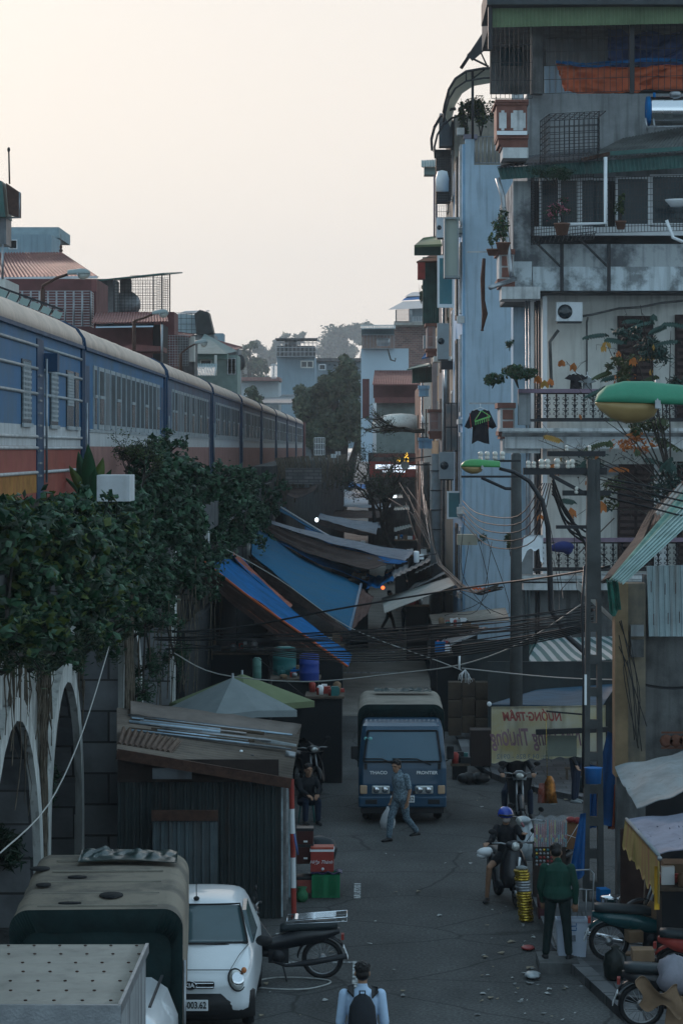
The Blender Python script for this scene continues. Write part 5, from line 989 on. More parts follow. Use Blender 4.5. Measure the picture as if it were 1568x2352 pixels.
tarp('orange brown tarpaulin flap hanging below the nearest blue strip', (470, 1292, 88.5), (796, 1530, 93.5), (680, 1492, 92), (468, 1336, 88.5), tarpo, tarpd, .03, .06)
b = MB(); b.tube([P(470, 1291, 89), P(560, 1362, 90.5), P(640, 1420, 92), P(720, 1475, 93), P(798, 1531, 94)], .03, 6); o = b.build('orange_hem', mat('orange hem', (.5, .1, .03), .6, var=.2)); tag(o, 'rolled orange hem rope along the lower edge of the nearest blue tarp', 'hem')
tarp('narrow orange and blue tarpaulin edge behind the nearest blue strip', (512, 1262, 74), (664, 1402, 80), (672, 1390, 76), (540, 1268, 72), tarpo, tarpd, .05, .04)
tarp('dark blue tarpaulin corner tucked under the creeper left of the large grey blue one', (500, 1240, 78), (650, 1385, 80), (560, 1285, 70), (520, 1250, 72), tarpb, tarpd, .1, .05)
tarp('largest grey blue tarpaulin stretched across the middle of the street', (578, 1272, 66), (803, 1448, 80), (829, 1346, 62), (580, 1206, 56), tarpg, tarpd, .12, .10, 36, 16, 4)
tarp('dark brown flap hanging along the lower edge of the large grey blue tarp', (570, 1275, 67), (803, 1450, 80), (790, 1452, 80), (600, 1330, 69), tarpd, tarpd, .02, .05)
b = MB(); b.tube([P(829, 1342, 63), P(818, 1390, 70), P(803, 1446, 80)], .05, 8); o = b.build('tarp_edge_pole', mat('blue pipe', (.15, .25, .36), .5, var=.2)); tag(o, 'blue grey pipe along the right hand edge of the large tarp', 'pipe')
tarp('dark rust red tarpaulin sheet hanging right of the large grey blue one', (806, 1448, 80), (845, 1405, 78), (858, 1370, 70), (830, 1350, 64), mat('rust tarp', (.10, .04, .03), .8, var=.3), tarpd, .02, .05)
tarp('folded darker blue tarpaulin running above the large grey blue one', (626, 1240, 58), (862, 1345, 63), (868, 1328, 58), (600, 1212, 53), tarpb, tarpd, .10, .08)
tarp('long tarpaulin with a pale ruffled edge reaching the utility pole', (606, 1196, 56), (930, 1288, 62), (950, 1268, 56), (590, 1184, 52), cream, tarpd, .14, .08)
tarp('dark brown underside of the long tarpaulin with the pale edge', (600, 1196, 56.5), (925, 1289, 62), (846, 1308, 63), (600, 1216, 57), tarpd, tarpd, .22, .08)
tarp('thin blue strip of tarpaulin just inside the long pale edged one', (760, 1250, 58), (935, 1290, 62.5), (915, 1297, 63), (760, 1268, 59), tarpb, tarpb, .05, .03)
tarp('narrow blue tarpaulin half hidden under the creeper with a pale rope edge', (640, 1172, 50), (796, 1250, 52), (700, 1200, 45), (650, 1158, 46), tarpg, tarpd, .1, .05)
b = MB(); b.tube([P(644, 1164, 51), P(700, 1198, 51), P(750, 1228, 51.5), P(796, 1250, 52)], .04, 5); o = b.build('tarp_rope', whitec); tag(o, 'pale rope along the edge of the half hidden blue tarp', 'rope')
tarp('middle distance tarpaulin with bluish stripes and a crumpled right end', (729, 1190, 40), (864, 1226, 43), (868, 1200, 38), (735, 1178, 36), cream, tarpd, .1, .1)
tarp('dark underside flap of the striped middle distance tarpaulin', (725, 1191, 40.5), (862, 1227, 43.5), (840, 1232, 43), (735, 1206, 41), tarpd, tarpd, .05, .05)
tarp('far pale blue and white tarpaulin under the street trees', (772, 1160, 30), (897, 1166, 33), (897, 1138, 28), (787, 1122, 24), mat('blue white tarp', (.34, .42, .50), .6, var=.4, ns=.8, tl=.15), tarpd, .15, .12)
tarp('dark red tarpaulin hanging under the far pale one', (740, 1172, 32), (885, 1172, 33), (870, 1190, 34), (735, 1186, 33), tarpd, tarpd, .05, .05)
tarp('dark hanging tarpaulin beneath the pale brick panel of the viaduct', (640, 1112, 46), (732, 1112, 46), (720, 1128, 46.5), (650, 1134, 47), mat('navy tarp', (.02, .04, .07), .6, var=.3), tarpd, .25, .05)
tarp('dull blue tarpaulin slung low beyond the long pale edged one', (700, 1222, 47), (812, 1262, 50), (830, 1250, 46), (700, 1208, 44), tarpb, tarpd, .12, .1)
tarp('small faded tarpaulin reaching from the far wall towards the leaning tree', (775, 1200, 33), (880, 1212, 35), (885, 1200, 31), (775, 1188, 29), cream, tarpd, .12, .1)
tarp('deep blue tarpaulin sheet bunched beside the glowing tail lamp', (840, 1352, 64), (905, 1330, 64), (900, 1312, 60), (850, 1322, 60), tarpb, tarpd, .1, .12)
tarp('far blue sheet hung between the last stalls before the red shop', (800, 1118, 27), (893, 1124, 28), (893, 1112, 26), (805, 1106, 25), tarpb, tarpd, .15, .1)
# awnings on the right hand side of the street
awm = mat('pale ribbed awning', (.38, .41, .39), .6, var=.25, ns=1, streak=.3, streak_col=(.2, .19, .16), tl=.2)
def awning(label, a, b_, c, d, m, nw=14, amp=.02, name='awning'):
    a, b_, c, d = [P(*q) for q in (a, b_, c, d)]
    b = MB(); b.corr(a, b_, c, d, nw, amp, .01) if nw else b.bil(a, b_, c, d, 8, 4, .02, 0, None, lambda u, v: .04*math.sin(u*9)*math.sin(3*v))
    o = b.build(name, m); tag(o, label, 'awning', 'awnings along the right side of the street'); return o
awning('wide pale greenish awning slanting up from the street centre to the cable bundle', (883, 1408, 70), (1049, 1342, 72), (1043, 1322, 62), (876, 1374, 60), awm, 0)
awning('thin triangular grey awning behind the wide pale greenish one', (934, 1358, 58), (1030, 1314, 60), (1012, 1312, 52), (955, 1336, 52), canvl, 0)
awning('narrow rusty grey awning next to the white security camera', (884, 1338, 54), (1010, 1278, 56), (992, 1266, 48), (882, 1322, 48), greyc, 10)
awning('slatted grey awning just right of the rusty grey one', (952, 1318, 56), (1004, 1292, 57), (998, 1284, 52), (956, 1308, 52), canvl, 6)
awning('small grey tin awning farther down the street above the cart', (905, 1222, 42), (945, 1210, 43), (942, 1204, 39), (905, 1212, 39), awm, 6)
awning('pale tin canopy by the lit shop with a bright lamp', (890, 1145, 36), (925, 1143, 36), (922, 1134, 33), (892, 1136, 33), awm, 6)
awning('pale tin canopy in the middle distance below the first', (904, 1172, 38), (940, 1170, 38), (938, 1160, 35), (906, 1163, 35), awm, 6)
awning('dirty beige concrete canopy at the foot of the blue house', (993, 1436, 72), (1170, 1424, 74), (1160, 1396, 66), (985, 1412, 66), mat('beige canopy', (.33, .30, .26), .9, var=.35, ns=2, streak=.4), 0)
awning('low dark awning with a pale front edge above the cardboard boxes', (998, 1494, 84), (1096, 1454, 84), (1120, 1440, 76), (1030, 1452, 74), greyc, 10)
MB().bar(P(998, 1495, 84.5), P(1096, 1455, 84.5), .05, .06).build('awning_edge', steel); tag(bpy.data.objects['awning_edge'], 'pale metal edge bar along the low dark awning', 'bar')
awning('teal corrugated awning left of the striped one', (1118, 1512, 86), (1225, 1518, 88), (1245, 1470, 78), (1135, 1490, 78), greenc, 12, .03)
stp = mat('striped awning cloth', (.33, .34, .34), .85, var=.2, bump=.2); _t = stp.node_tree; _b = _t.nodes['Principled BSDF']; _co = nd(_t, 'ShaderNodeTexCoord'); _w = nd(_t, 'ShaderNodeTexWave', bands_direction='X'); _w.inputs['Scale'].default_value = 1.15; _w.inputs['Distortion'].default_value = .4
_t.links.new(_co.outputs['Object'], _w.inputs['Vector']); _c = nd(_t, 'ShaderNodeMapRange', _1=.48, _2=.52); _t.links.new(_w.outputs['Fac'], _c.inputs[0]); _m = nd(_t, 'ShaderNodeMixRGB', _1=(.34, .35, .35, 1), _2=(.06, .12, .12, 1)); _t.links.new(_c.outputs[0], _m.inputs[0]); _t.links.new(_m.outputs[0], _b.inputs['Base Color'])
awning('grey and green striped cloth awning under the white balcony house', (1208, 1522, 90), (1422, 1514, 92), (1420, 1462, 80), (1238, 1466, 80), stp, 0)
awning('navy blue canopy sheet above the faded yellow banner', (1124, 1618, 106), (1382, 1622, 106), (1420, 1568, 92), (1230, 1585, 94), mat('navy sheet', (.02, .07, .12), .6, var=.4, tl=.05), 0)
awning('blue grey tin awning on the stained wall behind the yellow pillar', (1478, 1612, 128), (1600, 1580, 128), (1600, 1560, 124), (1480, 1592, 124), mat('slate tin', (.12, .16, .21), .5, var=.3), 8)
awning('second blue grey tin awning, lower one on the stained wall', (1478, 1632, 131), (1600, 1618, 131), (1600, 1596, 128), (1480, 1614, 128), _mats['slate tin'], 8)
# ---------------------------------------------------------------- shed on the left
sh = thing('tin_shed', P(450, 2060, 146), 'dark corrugated tin shed with a cluttered sloping roof leaning on the viaduct', 'shed'); shm = mat('dark teal tin', (.022, .034, .036), .6, var=.45, ns=1.2, streak=.5, streak_col=(.035, .022, .018), bump=.1)
gz = lambda px, s: P(px, 1030+HZ*s, s)
b = MB(); b.rib(gz(270, 146), gz(640, 146), P(640, 1800, 146), P(270, 1735, 146), 22, .035, .01); b.build('front_wall', shm, sh)
b = MB(); b.rib(P(350, 2045, 147.5), P(500, 2045, 147.5), P(500, 1888, 147.5), P(350, 1888, 147.5), 8, .04, .01); b.build('door_panel', mat('lighter grey tin', (.075, .10, .11), .55, var=.4, ns=1.5, streak=.5, streak_col=(.06, .05, .045)), sh)
MB().pb(348, 1862, 500, 1886, 147.8, .06).build('lintel', rust, sh); MB().pb(270, 1745, 640, 1797, 146.3, .04).build('top_panel', mat('rust brown board', (.035, .025, .022), .8, var=.5, ns=2), sh); MB().pb(350, 1765, 440, 1790, 146.9, .03).build('patch', greyc, sh)
b = MB(); b.box(P(641, 0, 146).x-.02, F/146, 0, P(641, 0, 146).x+.03, F/134, 2.1); b.build('side_wall', shm, sh)
for k, (x, w_, m) in enumerate(((643, 6, bluew), (650, 7, wood), (657, 5, concrete), (663, 4, bluew))): MB().pb(x, 1800+k*6, x+w_, 1030+HZ*(145.5-k*2), 145.5-k*2, .06).build('plank', mat('plank %d' % k, [(.55, .68, .74), (.22, .22, .22), (.42, .44, .45), (.40, .54, .60)][k], .85, var=.6, ns=3, streak=.7, streak_col=(.06, .045, .04)), sh)
b = MB(); b.corr(P(268, 1726, 147), P(268, 1628, 133), P(692, 1668, 133), P(668, 1797, 147), 22, .014, .01); b.build('roof', mat('shed roof tin', (.155, .125, .10), .75, var=.45, ns=1.2, streak=.3), sh)
b = MB(); b.bil(P(300, 1640, 135.5), P(672, 1700, 136.5), P(692, 1664, 133.5), P(300, 1610, 132), 20, 3, .03, 0, None, lambda u, v: .03*noise.noise((u*9, v*4, 0))); b.build('roof_cover', mat('dusty fabric', (.20, .17, .15), .95, var=.3, ns=2), sh)
b = MB(); b.bar(P(268, 1732, 147.6), P(668, 1800, 147.6), .06, .16); b.build('roof_edge', rust, sh)
t = thing('roof_junk', P(450, 1690, 140), 'pile of old pipes, planks and sheets lying across the shed roof', 'junk pile'); rr = random.Random(9)
for k in range(26):
    x0 = rr.uniform(290, 400); x1 = rr.uniform(460, 680); s_ = 138+rr.uniform(-2.5, 2.5); yy_ = lambda x: 1668+(x-300)*.115+(s_-138)*7.5-6
    m = rr.choice([steel, canvl, wood, greyc, bluew, wood]); p0, p1 = P(x0, yy_(x0), s_), P(x1, yy_(x1), s_)
    (MB().tube([p0, p1], rr.uniform(.012, .03), 6) if rr.random() < .5 else MB().bar(p0, p1, rr.uniform(.05, .12), .015)).build('pipe' if k % 2 else 'plank', m, t)
MB().corr(P(270, 1708, 145), P(395, 1728, 145), P(418, 1700, 142), P(280, 1672, 141), 10, .03, .01).build('old_tiles', mat('brown tile', (.16, .11, .085), .85, var=.4, ns=3), t)
MB().tube([P(600, 1703, 138), P(680, 1718, 138)], .06, 8).build('pipe', canvl, t); MB().tube([P(655, 1733, 141), P(678, 1737, 141)], .065, 8).build('tin_can', steel, t)
for k in range(14): x = rr.uniform(300, 650); s_ = rr.uniform(134, 144); MB().ell(P(x, 1640+(x-300)*.115+(s_-134)*8, s_), (rr.uniform(.03, .09), .05, .03), 0, 8, 5).build('rag', rr.choice([blackm, wood, whitec]), t)
# umbrellas, barrels, dark stalls under the tarps
def umbrella(label, apex, rad, drop_, n, m, rz=0):
    t = thing('market_umbrella', (apex.x, apex.y, 0), label, 'umbrella'); b = MB(); rg = []
    pts = []
    for i in range(n):
        a = 2*math.pi*i/n+rz; pts.append(apex+Vector((rad*math.cos(a), rad*math.sin(a), -drop_)))
        a2 = a+math.pi/n; pts.append(apex+Vector((rad*.74*math.cos(a2), rad*.74*math.sin(a2), -drop_*.93)))
    k = len(pts); b.add([apex]+pts, [(0, 1+i, 1+(i+1) % k) for i in range(k)]); b.add([q+Vector((0, 0, -.02)) for q in [apex]+pts], [(0, 1+(i+1) % k, 1+i) for i in range(k)])
    lo = [q+Vector((0, 0, -.13)) for q in pts]; b.add(pts+lo, [(i, i+k, (i+1) % k+k, (i+1) % k) for i in range(k)]); b.build('canopy', m, t)
    b = MB(); b.tube([apex+Vector((0, 0, .08)), (apex.x, apex.y, .05)], .025, 8); b.build('pole', steel, t)
    b = MB(); [b.tube([apex-Vector((0, 0, .05)), q-Vector((0, 0, .04))], .012, 4) for q in pts[::2]]; b.build('ribs', blackm, t)
umbrella('big grey market umbrella behind the tin shed', P(534, 1556, 117), 1.30, .62, 4, mat('umbrella grey', (.24, .28, .29), .8, var=.15, ns=2, tl=.1), R(-12))
umbrella('olive green market umbrella mostly hidden behind the grey one', P(556, 1548, 108), 1.55, .60, 4, mat('umbrella green', (.17, .21, .11), .8, var=.15, tl=.1), R(8))
def barrel(px, py, s, r, h, m, label, name='barrel'):
    p = P(px, py, s); t = thing(name, p, label, 'barrel'); b = MB(); b.lathe([(r*.9, 0), (r, .05), (r, h*.3), (r*1.04, h*.33), (r, h*.36), (r, h*.63), (r*1.04, h*.66), (r, h*.69), (r, h*.95), (r*.9, h)], p, 18); b.build('drum', m, t); MB().lathe([(r*.92, h), (r*.5, h+.03), (.01, h+.03)], p, 18).build('lid', m, t)
barrel(653, 1560, 96, .28, .75, mat('teal plastic', (.02, .13, .13), .5, var=.2), 'teal plastic barrel in the dark stall under the tarps'); barrel(710, 1566, 98, .23, .65, mat('blue plastic', (.02, .05, .25), .5, var=.2), 'royal blue plastic barrel on the dark stall counter'); barrel(590, 1560, 94, .11, .5, mat('clear green plastic', (.10, .22, .19), .4, var=.2), 'narrow greenish plastic tub beside the teal barrel')
def stall(label, x0, x1, yt, s, h, dep, m=wood, seed=0, clutter=10, cols=None):
    a = P(x0, yt, s); c = P(x1, yt, s); t = thing('market_stall', ((a.x+c.x)/2, a.y, 0), label, 'stall'); rr = random.Random(seed)
    MB().box(a.x, a.y, a.z-.05, c.x, a.y+dep, a.z).build('table_top', m, t)
    MB().box(a.x+.05, a.y+.05, .0, c.x-.05, a.y+dep-.05, a.z-.06).build('base', dark, t)
    cols = cols or [whitec, redp, tarpb, _mats['teal plastic'], card, blackm, steel]
    for k in range(clutter):
        x = rr.uniform(a.x+.08, c.x-.08); y = rr.uniform(a.y+.08, a.y+dep-.1); hh = rr.uniform(.06, .28); w_ = rr.uniform(.05, .14); m_ = rr.choice(cols)
        (MB().lathe([(w_*.6, 0), (w_*.7, hh*.8), (w_*.3, hh), (.01, hh)], (x, y, a.z+.001), 10) if rr.random() < .5 else MB().box(x-w_, y-w_*.6, a.z+.001, x+w_, y+w_*.6, a.z+hh)).build('goods', m_, t)
    return t
stall('dark stall counter with bottles and a white tray below the nearest blue tarp', 620, 735, 1560, 98, 1, 1.2, wood, 1, 16); stall('long low stall in shade left of the street under the large tarp', 640, 790, 1480, 80, 1, 1.5, wood, 2, 16)
stall('shaded stall with crates far left under the tarps', 450, 620, 1500, 88, 1, 1.5, wood, 3, 14); stall('small stall of goods beside the walking silhouette', 930, 985, 1390, 66, 1, .8, card, 4, 12, [whitec, card, redp, steel])
stall('stall with wrapped bundles right of the truck roof', 1000, 1040, 1500, 88, 1, 1.2, wood, 5, 14); stall('market table under the wide pale awning', 985, 1100, 1440, 78, 1, 1, wood, 6, 14)
stall('far market table on the left below the striped tarp', 760, 850, 1252, 44, 1, 2, wood, 7, 14); stall('far market table near the motorcyclist', 905, 960, 1240, 46, 1, 1.5, card, 8, 14, [whitec, card, redp, steel, tarpb]); stall('far stall right side with pale sacks', 935, 985, 1275, 52, 1, 1.2, card, 9, 12, [whitec, card, steel])
stall('stall in the middle distance left with dark goods', 800, 848, 1330, 62, 1, 1.5, wood, 10, 12, [blackm, wood, steel, card]); stall('covered stall on the left beyond the truck', 700, 790, 1600, 104, 1, 1.2, wood, 12, 12)
b = MB(); b.pb(690, 1622, 705, 1700, 90.5, .3); b.lathe([(.2, 0), (.22, .5), (.12, .6), (.01, .62)], P(748, 1659, 85), 12); o = b.build('sacks', mat('deep blue plastic', (.008, .018, .05), .5, var=.3)); tag(o, 'dark blue sack and crate beside the green umbrella', 'sack')
for k, (x, y, m_) in enumerate(((738, 1660, 'pale bag upper'), (738, 1678, 'pale bag lower'))):
    o = MB().pb(x-9, y-8, x+9, y+8, 98.6, .2).build('wrapped_pack', mat('aqua wrap', (.12, .26, .26), .4, var=.5, ns=8), bevel=.02); tag(o, 'aqua wrapped pack, %s of the two stacked left of the truck' % ('upper' if k == 0 else 'lower'), 'pack')
MB().pb(728, 1686, 750, 1759, 98.6, .3).build('blue_cabinet', mat('night blue cabinet', (.01, .03, .06), .5, var=.3)); tag(bpy.data.objects['blue_cabinet'], 'dark blue cabinet under the two aqua packs left of the truck', 'cabinet')
t = thing('gas_cylinders', P(760, 1700, 112), 'tall red and blue bottles standing behind the green umbrella', 'bottles')
for x, m in ((755, tarpb), (764, redp), (772, _mats['teal plastic'])): MB().lathe([(.09, 0), (.09, .9), (.05, 1.0), (.03, 1.1), (.01, 1.1)], P(x, 1720, 93.2), 12).build('bottle', m, t)
# dark back wall panels added (left) to make it black under the tarps
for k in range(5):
    y0 = 60+k*12; o = MB().box(-4.3, y0, 0, -4.15, y0+11.2, 3.3).build('dark_back_wall', mat('dark backing', (.018, .022, .025), .8, var=.5, ns=2)); tag(o, 'dark back wall panel added for the darkness under the tarps, %s from the camera' % ['nearest', 'second', 'third', 'fourth', 'fifth'][k], 'shutter')

# cardboard wall of boxes right of truck
rr = random.Random(15)
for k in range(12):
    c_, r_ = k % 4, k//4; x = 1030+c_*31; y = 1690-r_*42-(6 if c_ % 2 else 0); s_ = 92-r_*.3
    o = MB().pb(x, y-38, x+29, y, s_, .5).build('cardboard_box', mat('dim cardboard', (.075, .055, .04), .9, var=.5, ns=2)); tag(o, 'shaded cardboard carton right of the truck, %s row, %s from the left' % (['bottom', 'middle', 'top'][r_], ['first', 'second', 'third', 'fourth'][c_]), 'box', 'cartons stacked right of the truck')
# ---------------------------------------------------------------- poles, lamps, wires
lampg = mat('lamp green', (.04, .24, .14), .6, var=.15, ns=3, spec=.5); bowlm = mat('amber bowl', (.36, .25, .11), .3, var=.15, ns=4, bump=0)
t = thing('street_lamp', P(1640, 960, 312), 'large green street lamp head with amber bowl reaching in from the right edge', 'street lamp', 'green street lamps')
lamp_head(t, P(1622, 930, 312), (-1, 0, .03), .82, lampg, .165, bowlm); MB().tube([P(1600, 935, 312), P(1700, 945, 312), P(1900, 1100, 312), (P(1900, 0, 312).x, F/312, 0)], .04, 8).build('pole', steel, t)
t = thing('street_lamp', (P(1265, 0, 125).x, F/125, 0), 'small green street lamp with amber bowl in front of the blue house wall', 'street lamp', 'green street lamps')
lamp_head(t, P(1148, 1073, 125), (-1, 0, .02), .72, mat('lamp lime green', (.07, .30, .10), .35, var=.2, ns=4), .145, bowlm)
MB().tube([P(1146, 1076, 125), P(1180, 1084, 125), P(1215, 1105, 125), P(1245, 1150, 125), P(1258, 1210, 125), P(1262, 1300, 125), P(1265, 1400, 125), P(1300, 1460, 125), P(1345, 1500, 135)], [.03, .035, .04, .045, .05, .055, .055, .05, .05], 8).build('arm', blackm, t)
polem = mat('pole concrete', (.075, .08, .08), .9, var=.4, ns=2, streak=.5, streak_col=(.03, .03, .03))
def insul(t, p, s=1): MB().lathe([(.03*s, 0), (.055*s, .02*s), (.055*s, .07*s), (.035*s, .09*s), (.06*s, .11*s), (.06*s, .16*s), (.03*s, .2*s), (.001, .2*s)], p, 10).build('insulator', mat('porcelain', (.6, .58, .52), .3, var=.1, bump=0), t)
t = thing('lattice_pole', G(1362, 2095), 'concrete utility pole with rectangular holes and black steel crossarms on the right pavement', 'utility pole')
s_ = 143; gx = P(1362, 0, s_).x; y = F/s_; HT = P(0, 1055, s_).z; b = MB(); w0, w1 = .17, .10
L0 = [(gx-w0, 0), (gx-w1, HT)]; lx = lambda z, e: gx+e*(w0+(w1-w0)*z/HT)
hz_ = [z for z in np.arange(.3, HT-.8, .52)]
for e in (-1, 1):
    b.add([(lx(0, e)-e*.10, y-.09, 0), (lx(0, e), y-.09, 0), (lx(HT, e), y-.09, HT), (lx(HT, e)-e*.06, y-.09, HT), (lx(0, e)-e*.10, y+.09, 0), (lx(0, e), y+.09, 0), (lx(HT, e), y+.09, HT), (lx(HT, e)-e*.06, y+.09, HT)], [(0, 1, 2, 3), (4, 7, 6, 5), (0, 3, 7, 4), (1, 5, 6, 2)])
for k, z in enumerate(list(hz_)+[0.0]): b.box(lx(z, -1)+.05, y-.087, z, lx(z, 1)-.05, y+.087, z+(.14 if z < 4.6 else .52))
b.box(lx(HT, -1)+.03, y-.08, HT-.9, lx(HT, 1)-.03, y+.08, HT-.002)
b.build('post', polem, t)
for px0, px1, py, hgt in ((1255, 1388, 1042, 12), (1200, 1392, 1082, 16), (1290, 1400, 1132, 12), (1275, 1350, 1210, 8)):
    MB().pb(px0, py-hgt/2, px1, py+hgt/2, s_-.5, .09, d0=-.16).build('crossarm', blackm, t)
MB().bar(P(1262, 1090, s_), P(1345, 1135, s_), .06, .06).build('brace', blackm, t)
for px, py, k in ((1212, 1075, 1), (1225, 1075, .9), (1242, 1076, 1.3), (1256, 1076, 1.3), (1278, 1076, 1.4), (1303, 1076, 1.1), (1313, 1075, 1.2), (1322, 1134, 1), (1352, 1036, .8), (1300, 1036, .8)): insul(t, P(px, py, s_-.3)-Vector((0, .1, 0)), k*.6)
MB().tube([P(1338, 1810, s_+2), P(1340, 1560, s_+2), P(1336, 1400, s_+2), P(1342, 1300, s_+2)], .022, 6).build('conduit', blackm, t)
MB().pb(1342, 1550, 1347, 1620, s_+3, .03).build('white_conduit', whitec, t)
t = thing('utility_pole', (P(1185, 0, 108).x, F/108, 0), 'thin dark concrete utility pole with round top in front of the blue house', 'utility pole')
MB().tube([(P(1185, 0, 108).x, F/108, 0), P(1185, 1045, 108), P(1185, 1040, 108)], [.15, .11, .07], 12).build('post', polem, t)
MB().pb(1133, 1056, 1194, 1061, 108.5, .08, d0=-.15).build('crossarm', blackm, t); MB().pb(1058, 1092, 1192, 1097, 108.5, .07, d0=-.15).build('crossarm', blackm, t); MB().tube([P(1105, 1097, 108), P(1160, 1122, 108), P(1185, 1123, 108)], .035, 6).build('brace', blackm, t)
for x in (1103, 1118, 1136, 1153): insul(t, P(x, 1056, 108.6)-Vector((0, .1, 0)), .9)
t = thing('utility_pole', (P(1001, 0, 56).x, F/56, 0), 'grey banded concrete utility pole standing where the long tarpaulin is tied', 'utility pole')
MB().tube([(P(1001, 0, 56).x, F/56, 0), P(1001, 1042, 56)], [.24, .2], 14).build('post', mat('pale pole concrete', (.19, .21, .22), .9, var=.3, ns=2), t)
for z in (1080, 1125, 1170, 1215): b = MB(); b.tube([P(1001, z, 56), P(1001, z+2, 56)], .25, 14); b.build('band', blackm, t)
t = thing('utility_pole', (P(979, 0, 44).x, F/44, 0), 'dark pole just beyond the grey banded utility pole', 'utility pole'); MB().tube([(P(979, 0, 44).x, F/44, 0), P(979, 1062, 44)], [.2, .16], 10).build('post', polem, t); MB().pb(922, 1066, 1004, 1069, 44.5, .08).build('crossarm', blackm, t)
t = thing('loudspeaker', P(930, 1080, 50), 'round grey horn loudspeaker hanging from the pole arm above the far street', 'loudspeaker')
MB().lathe([(.05, -.25), (.07, -.1), (.14, -.04), (.19, 0), (.2, .02), (.16, .0), (.08, -.04), (.03, -.02), (.001, -.02)], P(930, 1069, 50), 20, 0, Matrix.Rotation(R(90), 3, 'X')).build('horn', mat('grey horn', (.3, .3, .28), .5, var=.15), t); MB().bar(P(930, 1055, 50), P(1005, 1046, 50), .05).build('bracket', blackm, t)
t = thing('security_camera', P(956, 1285, 80), 'white cylindrical security camera beside a small white junction box', 'camera'); MB().lathe([(.07, -.3), (.08, -.28), (.08, .0), (.07, .02), (.04, -.01), (.001, -.01)], P(956, 1290, 80), 14, 0, Matrix.Rotation(R(190), 3, 'X')).build('body', whitec, t); MB().pb(963, 1273, 973, 1285, 80, .08).build('junction_box', whitec, t); MB().bar(P(956, 1280, 80), P(1002, 1272, 80), .03).build('bracket', blackm, t)
cab = mat('black cable', (.012, .013, .015), .6, var=0, bump=0); cabw = mat('white cable', (.42, .42, .40), .6, var=.1, bump=0)
def wire(pts, r, label, m=cab, grp='cables sagging across the street', sag=0, name='cable'):
    ps = [P(*q) for q in pts]
    if len(ps) == 2: a, c = ps; ps = [a.lerp(c, u/12)+Vector((0, 0, -sag*4*(u/12)*(1-u/12))) for u in range(13)]
    else:
        out = []
        for i in range(len(ps)-1):
            p0, p1, p2, p3 = ps[max(i-1, 0)], ps[i], ps[i+1], ps[min(i+2, len(ps)-1)]
            for k in range(5):
                u = k/5; out.append(.5*((2*p1)+(p2-p0)*u+(2*p0-5*p1+4*p2-p3)*u*u+(3*p1-p0-3*p2+p3)*u**3))
        ps = out+[ps[-1]]
    o = MB().tube(ps, r, 5).build(name, m); return tag(o, label, 'cable', grp)
wl = 'thin black cable sagging across the street in front of the tarps'
rr = random.Random(21)
for k in range(13):
    y0 = 1458+rr.uniform(-20, 34); y1 = 1418+rr.uniform(-14, 34); wire([(350+rr.uniform(0, 40), y0, 118+rr.uniform(-6, 6)), (1362, y1-15, 138+rr.uniform(-4, 4))], rr.uniform(.005, .011), wl, sag=rr.uniform(.05, .35))
for k in range(5): wire([(560, 1482+k*3, 112), (1358, 1432+k*3.5, 140)], .013, 'thick black cable in the dense bundle crossing above the truck', sag=.28+.02*k, grp='thick cables of the dense bundle')
wire([(395, 1452, 112), (560, 1439, 112), (780, 1398, 115), (1060, 1352, 120), (1260, 1325, 130), (1400, 1300, 138)], .02, 'single thick black cable rising from the creeper to the right hand pole'); wire([(520, 1262, 100), (640, 1330, 100), (800, 1440, 105), (1010, 1520, 110), (1060, 1540, 112)], .010, 'pale thin cord slanting down over the large grey blue tarp', cabw)
wire([(400, 1500, 115), (500, 1548, 115), (700, 1566, 118), (900, 1548, 120), (1062, 1526, 124), (1200, 1475, 130), (1340, 1385, 140)], .012, 'long white cord sagging just above the truck roof', cabw)
wire([(1060, 1535, 124), (1180, 1548, 128), (1300, 1558, 134), (1425, 1562, 140)], .011, 'white cord running right from the knotted bag to the yellow pillar', cabw)
t = thing('knotted_bag', P(1068, 1575, 124), 'knotted white plastic strips hanging from the cord right of the truck', 'plastic bag'); b = MB()
for k in range(9): a = rr.uniform(-.12, .12); b.tube([P(1068, 1538, 124), P(1068, 1550, 124)+Vector((a, 0, 0)), P(1068, 1560+rr.uniform(0, 10), 124)+Vector((a*1.2, 0, 0))], .008, 4)
b.tube([P(1072, 1545, 124), P(1085, 1565, 124), P(1076, 1572, 124), P(1074, 1550, 124)], .006, 4); b.tube([P(1055, 1505, 124), P(1054, 1538, 124)], .02, 6); b.build('strips', whitec, t)
wire([(1330, 1340, 140), (1420, 1435, 138), (1500, 1470, 136), (1600, 1482, 134)], .012, 'white cable fanning right from the lattice pole, uppermost of its bundle', cabw)
for k in range(5): wire([(1325, 1335+k*4, 140), (1400+k*6, 1412+k*8, 139), (1480+k*8, 1475+k*14, 137), (1600, 1505+k*20, 134)], .010, 'white cable in the loose bundle on the yellow pillar', cabw, 'white cables of the loose bundle')
for k in range(6): wire([(1268, 1095+k*8, 142), (1300, 1180+rr.uniform(-20, 30), 141), (1345, 1230+rr.uniform(-20, 30), 141)], .018, 'looping black cable on the lattice pole crossarms', grp='looping cables on the lattice pole')
for k in range(5): wire([(1245+k*5, 1110, 124), (1190+k*9, 1185+k*14, 122), (1100+k*7, 1180+k*19, 116), (1062, 1150+k*12, 112)], .011, 'looping black cable between the lime green lamp and the blue house', grp='looping cables near the lamp')
for k in range(4): wire([(1395, 1100+k*14, 141), (1480, 1115+k*16, 141), (1600, 1140+k*18, 141)], .016, 'black cable leaving the lattice pole towards the right edge', grp='cables leaving right of the lattice pole')
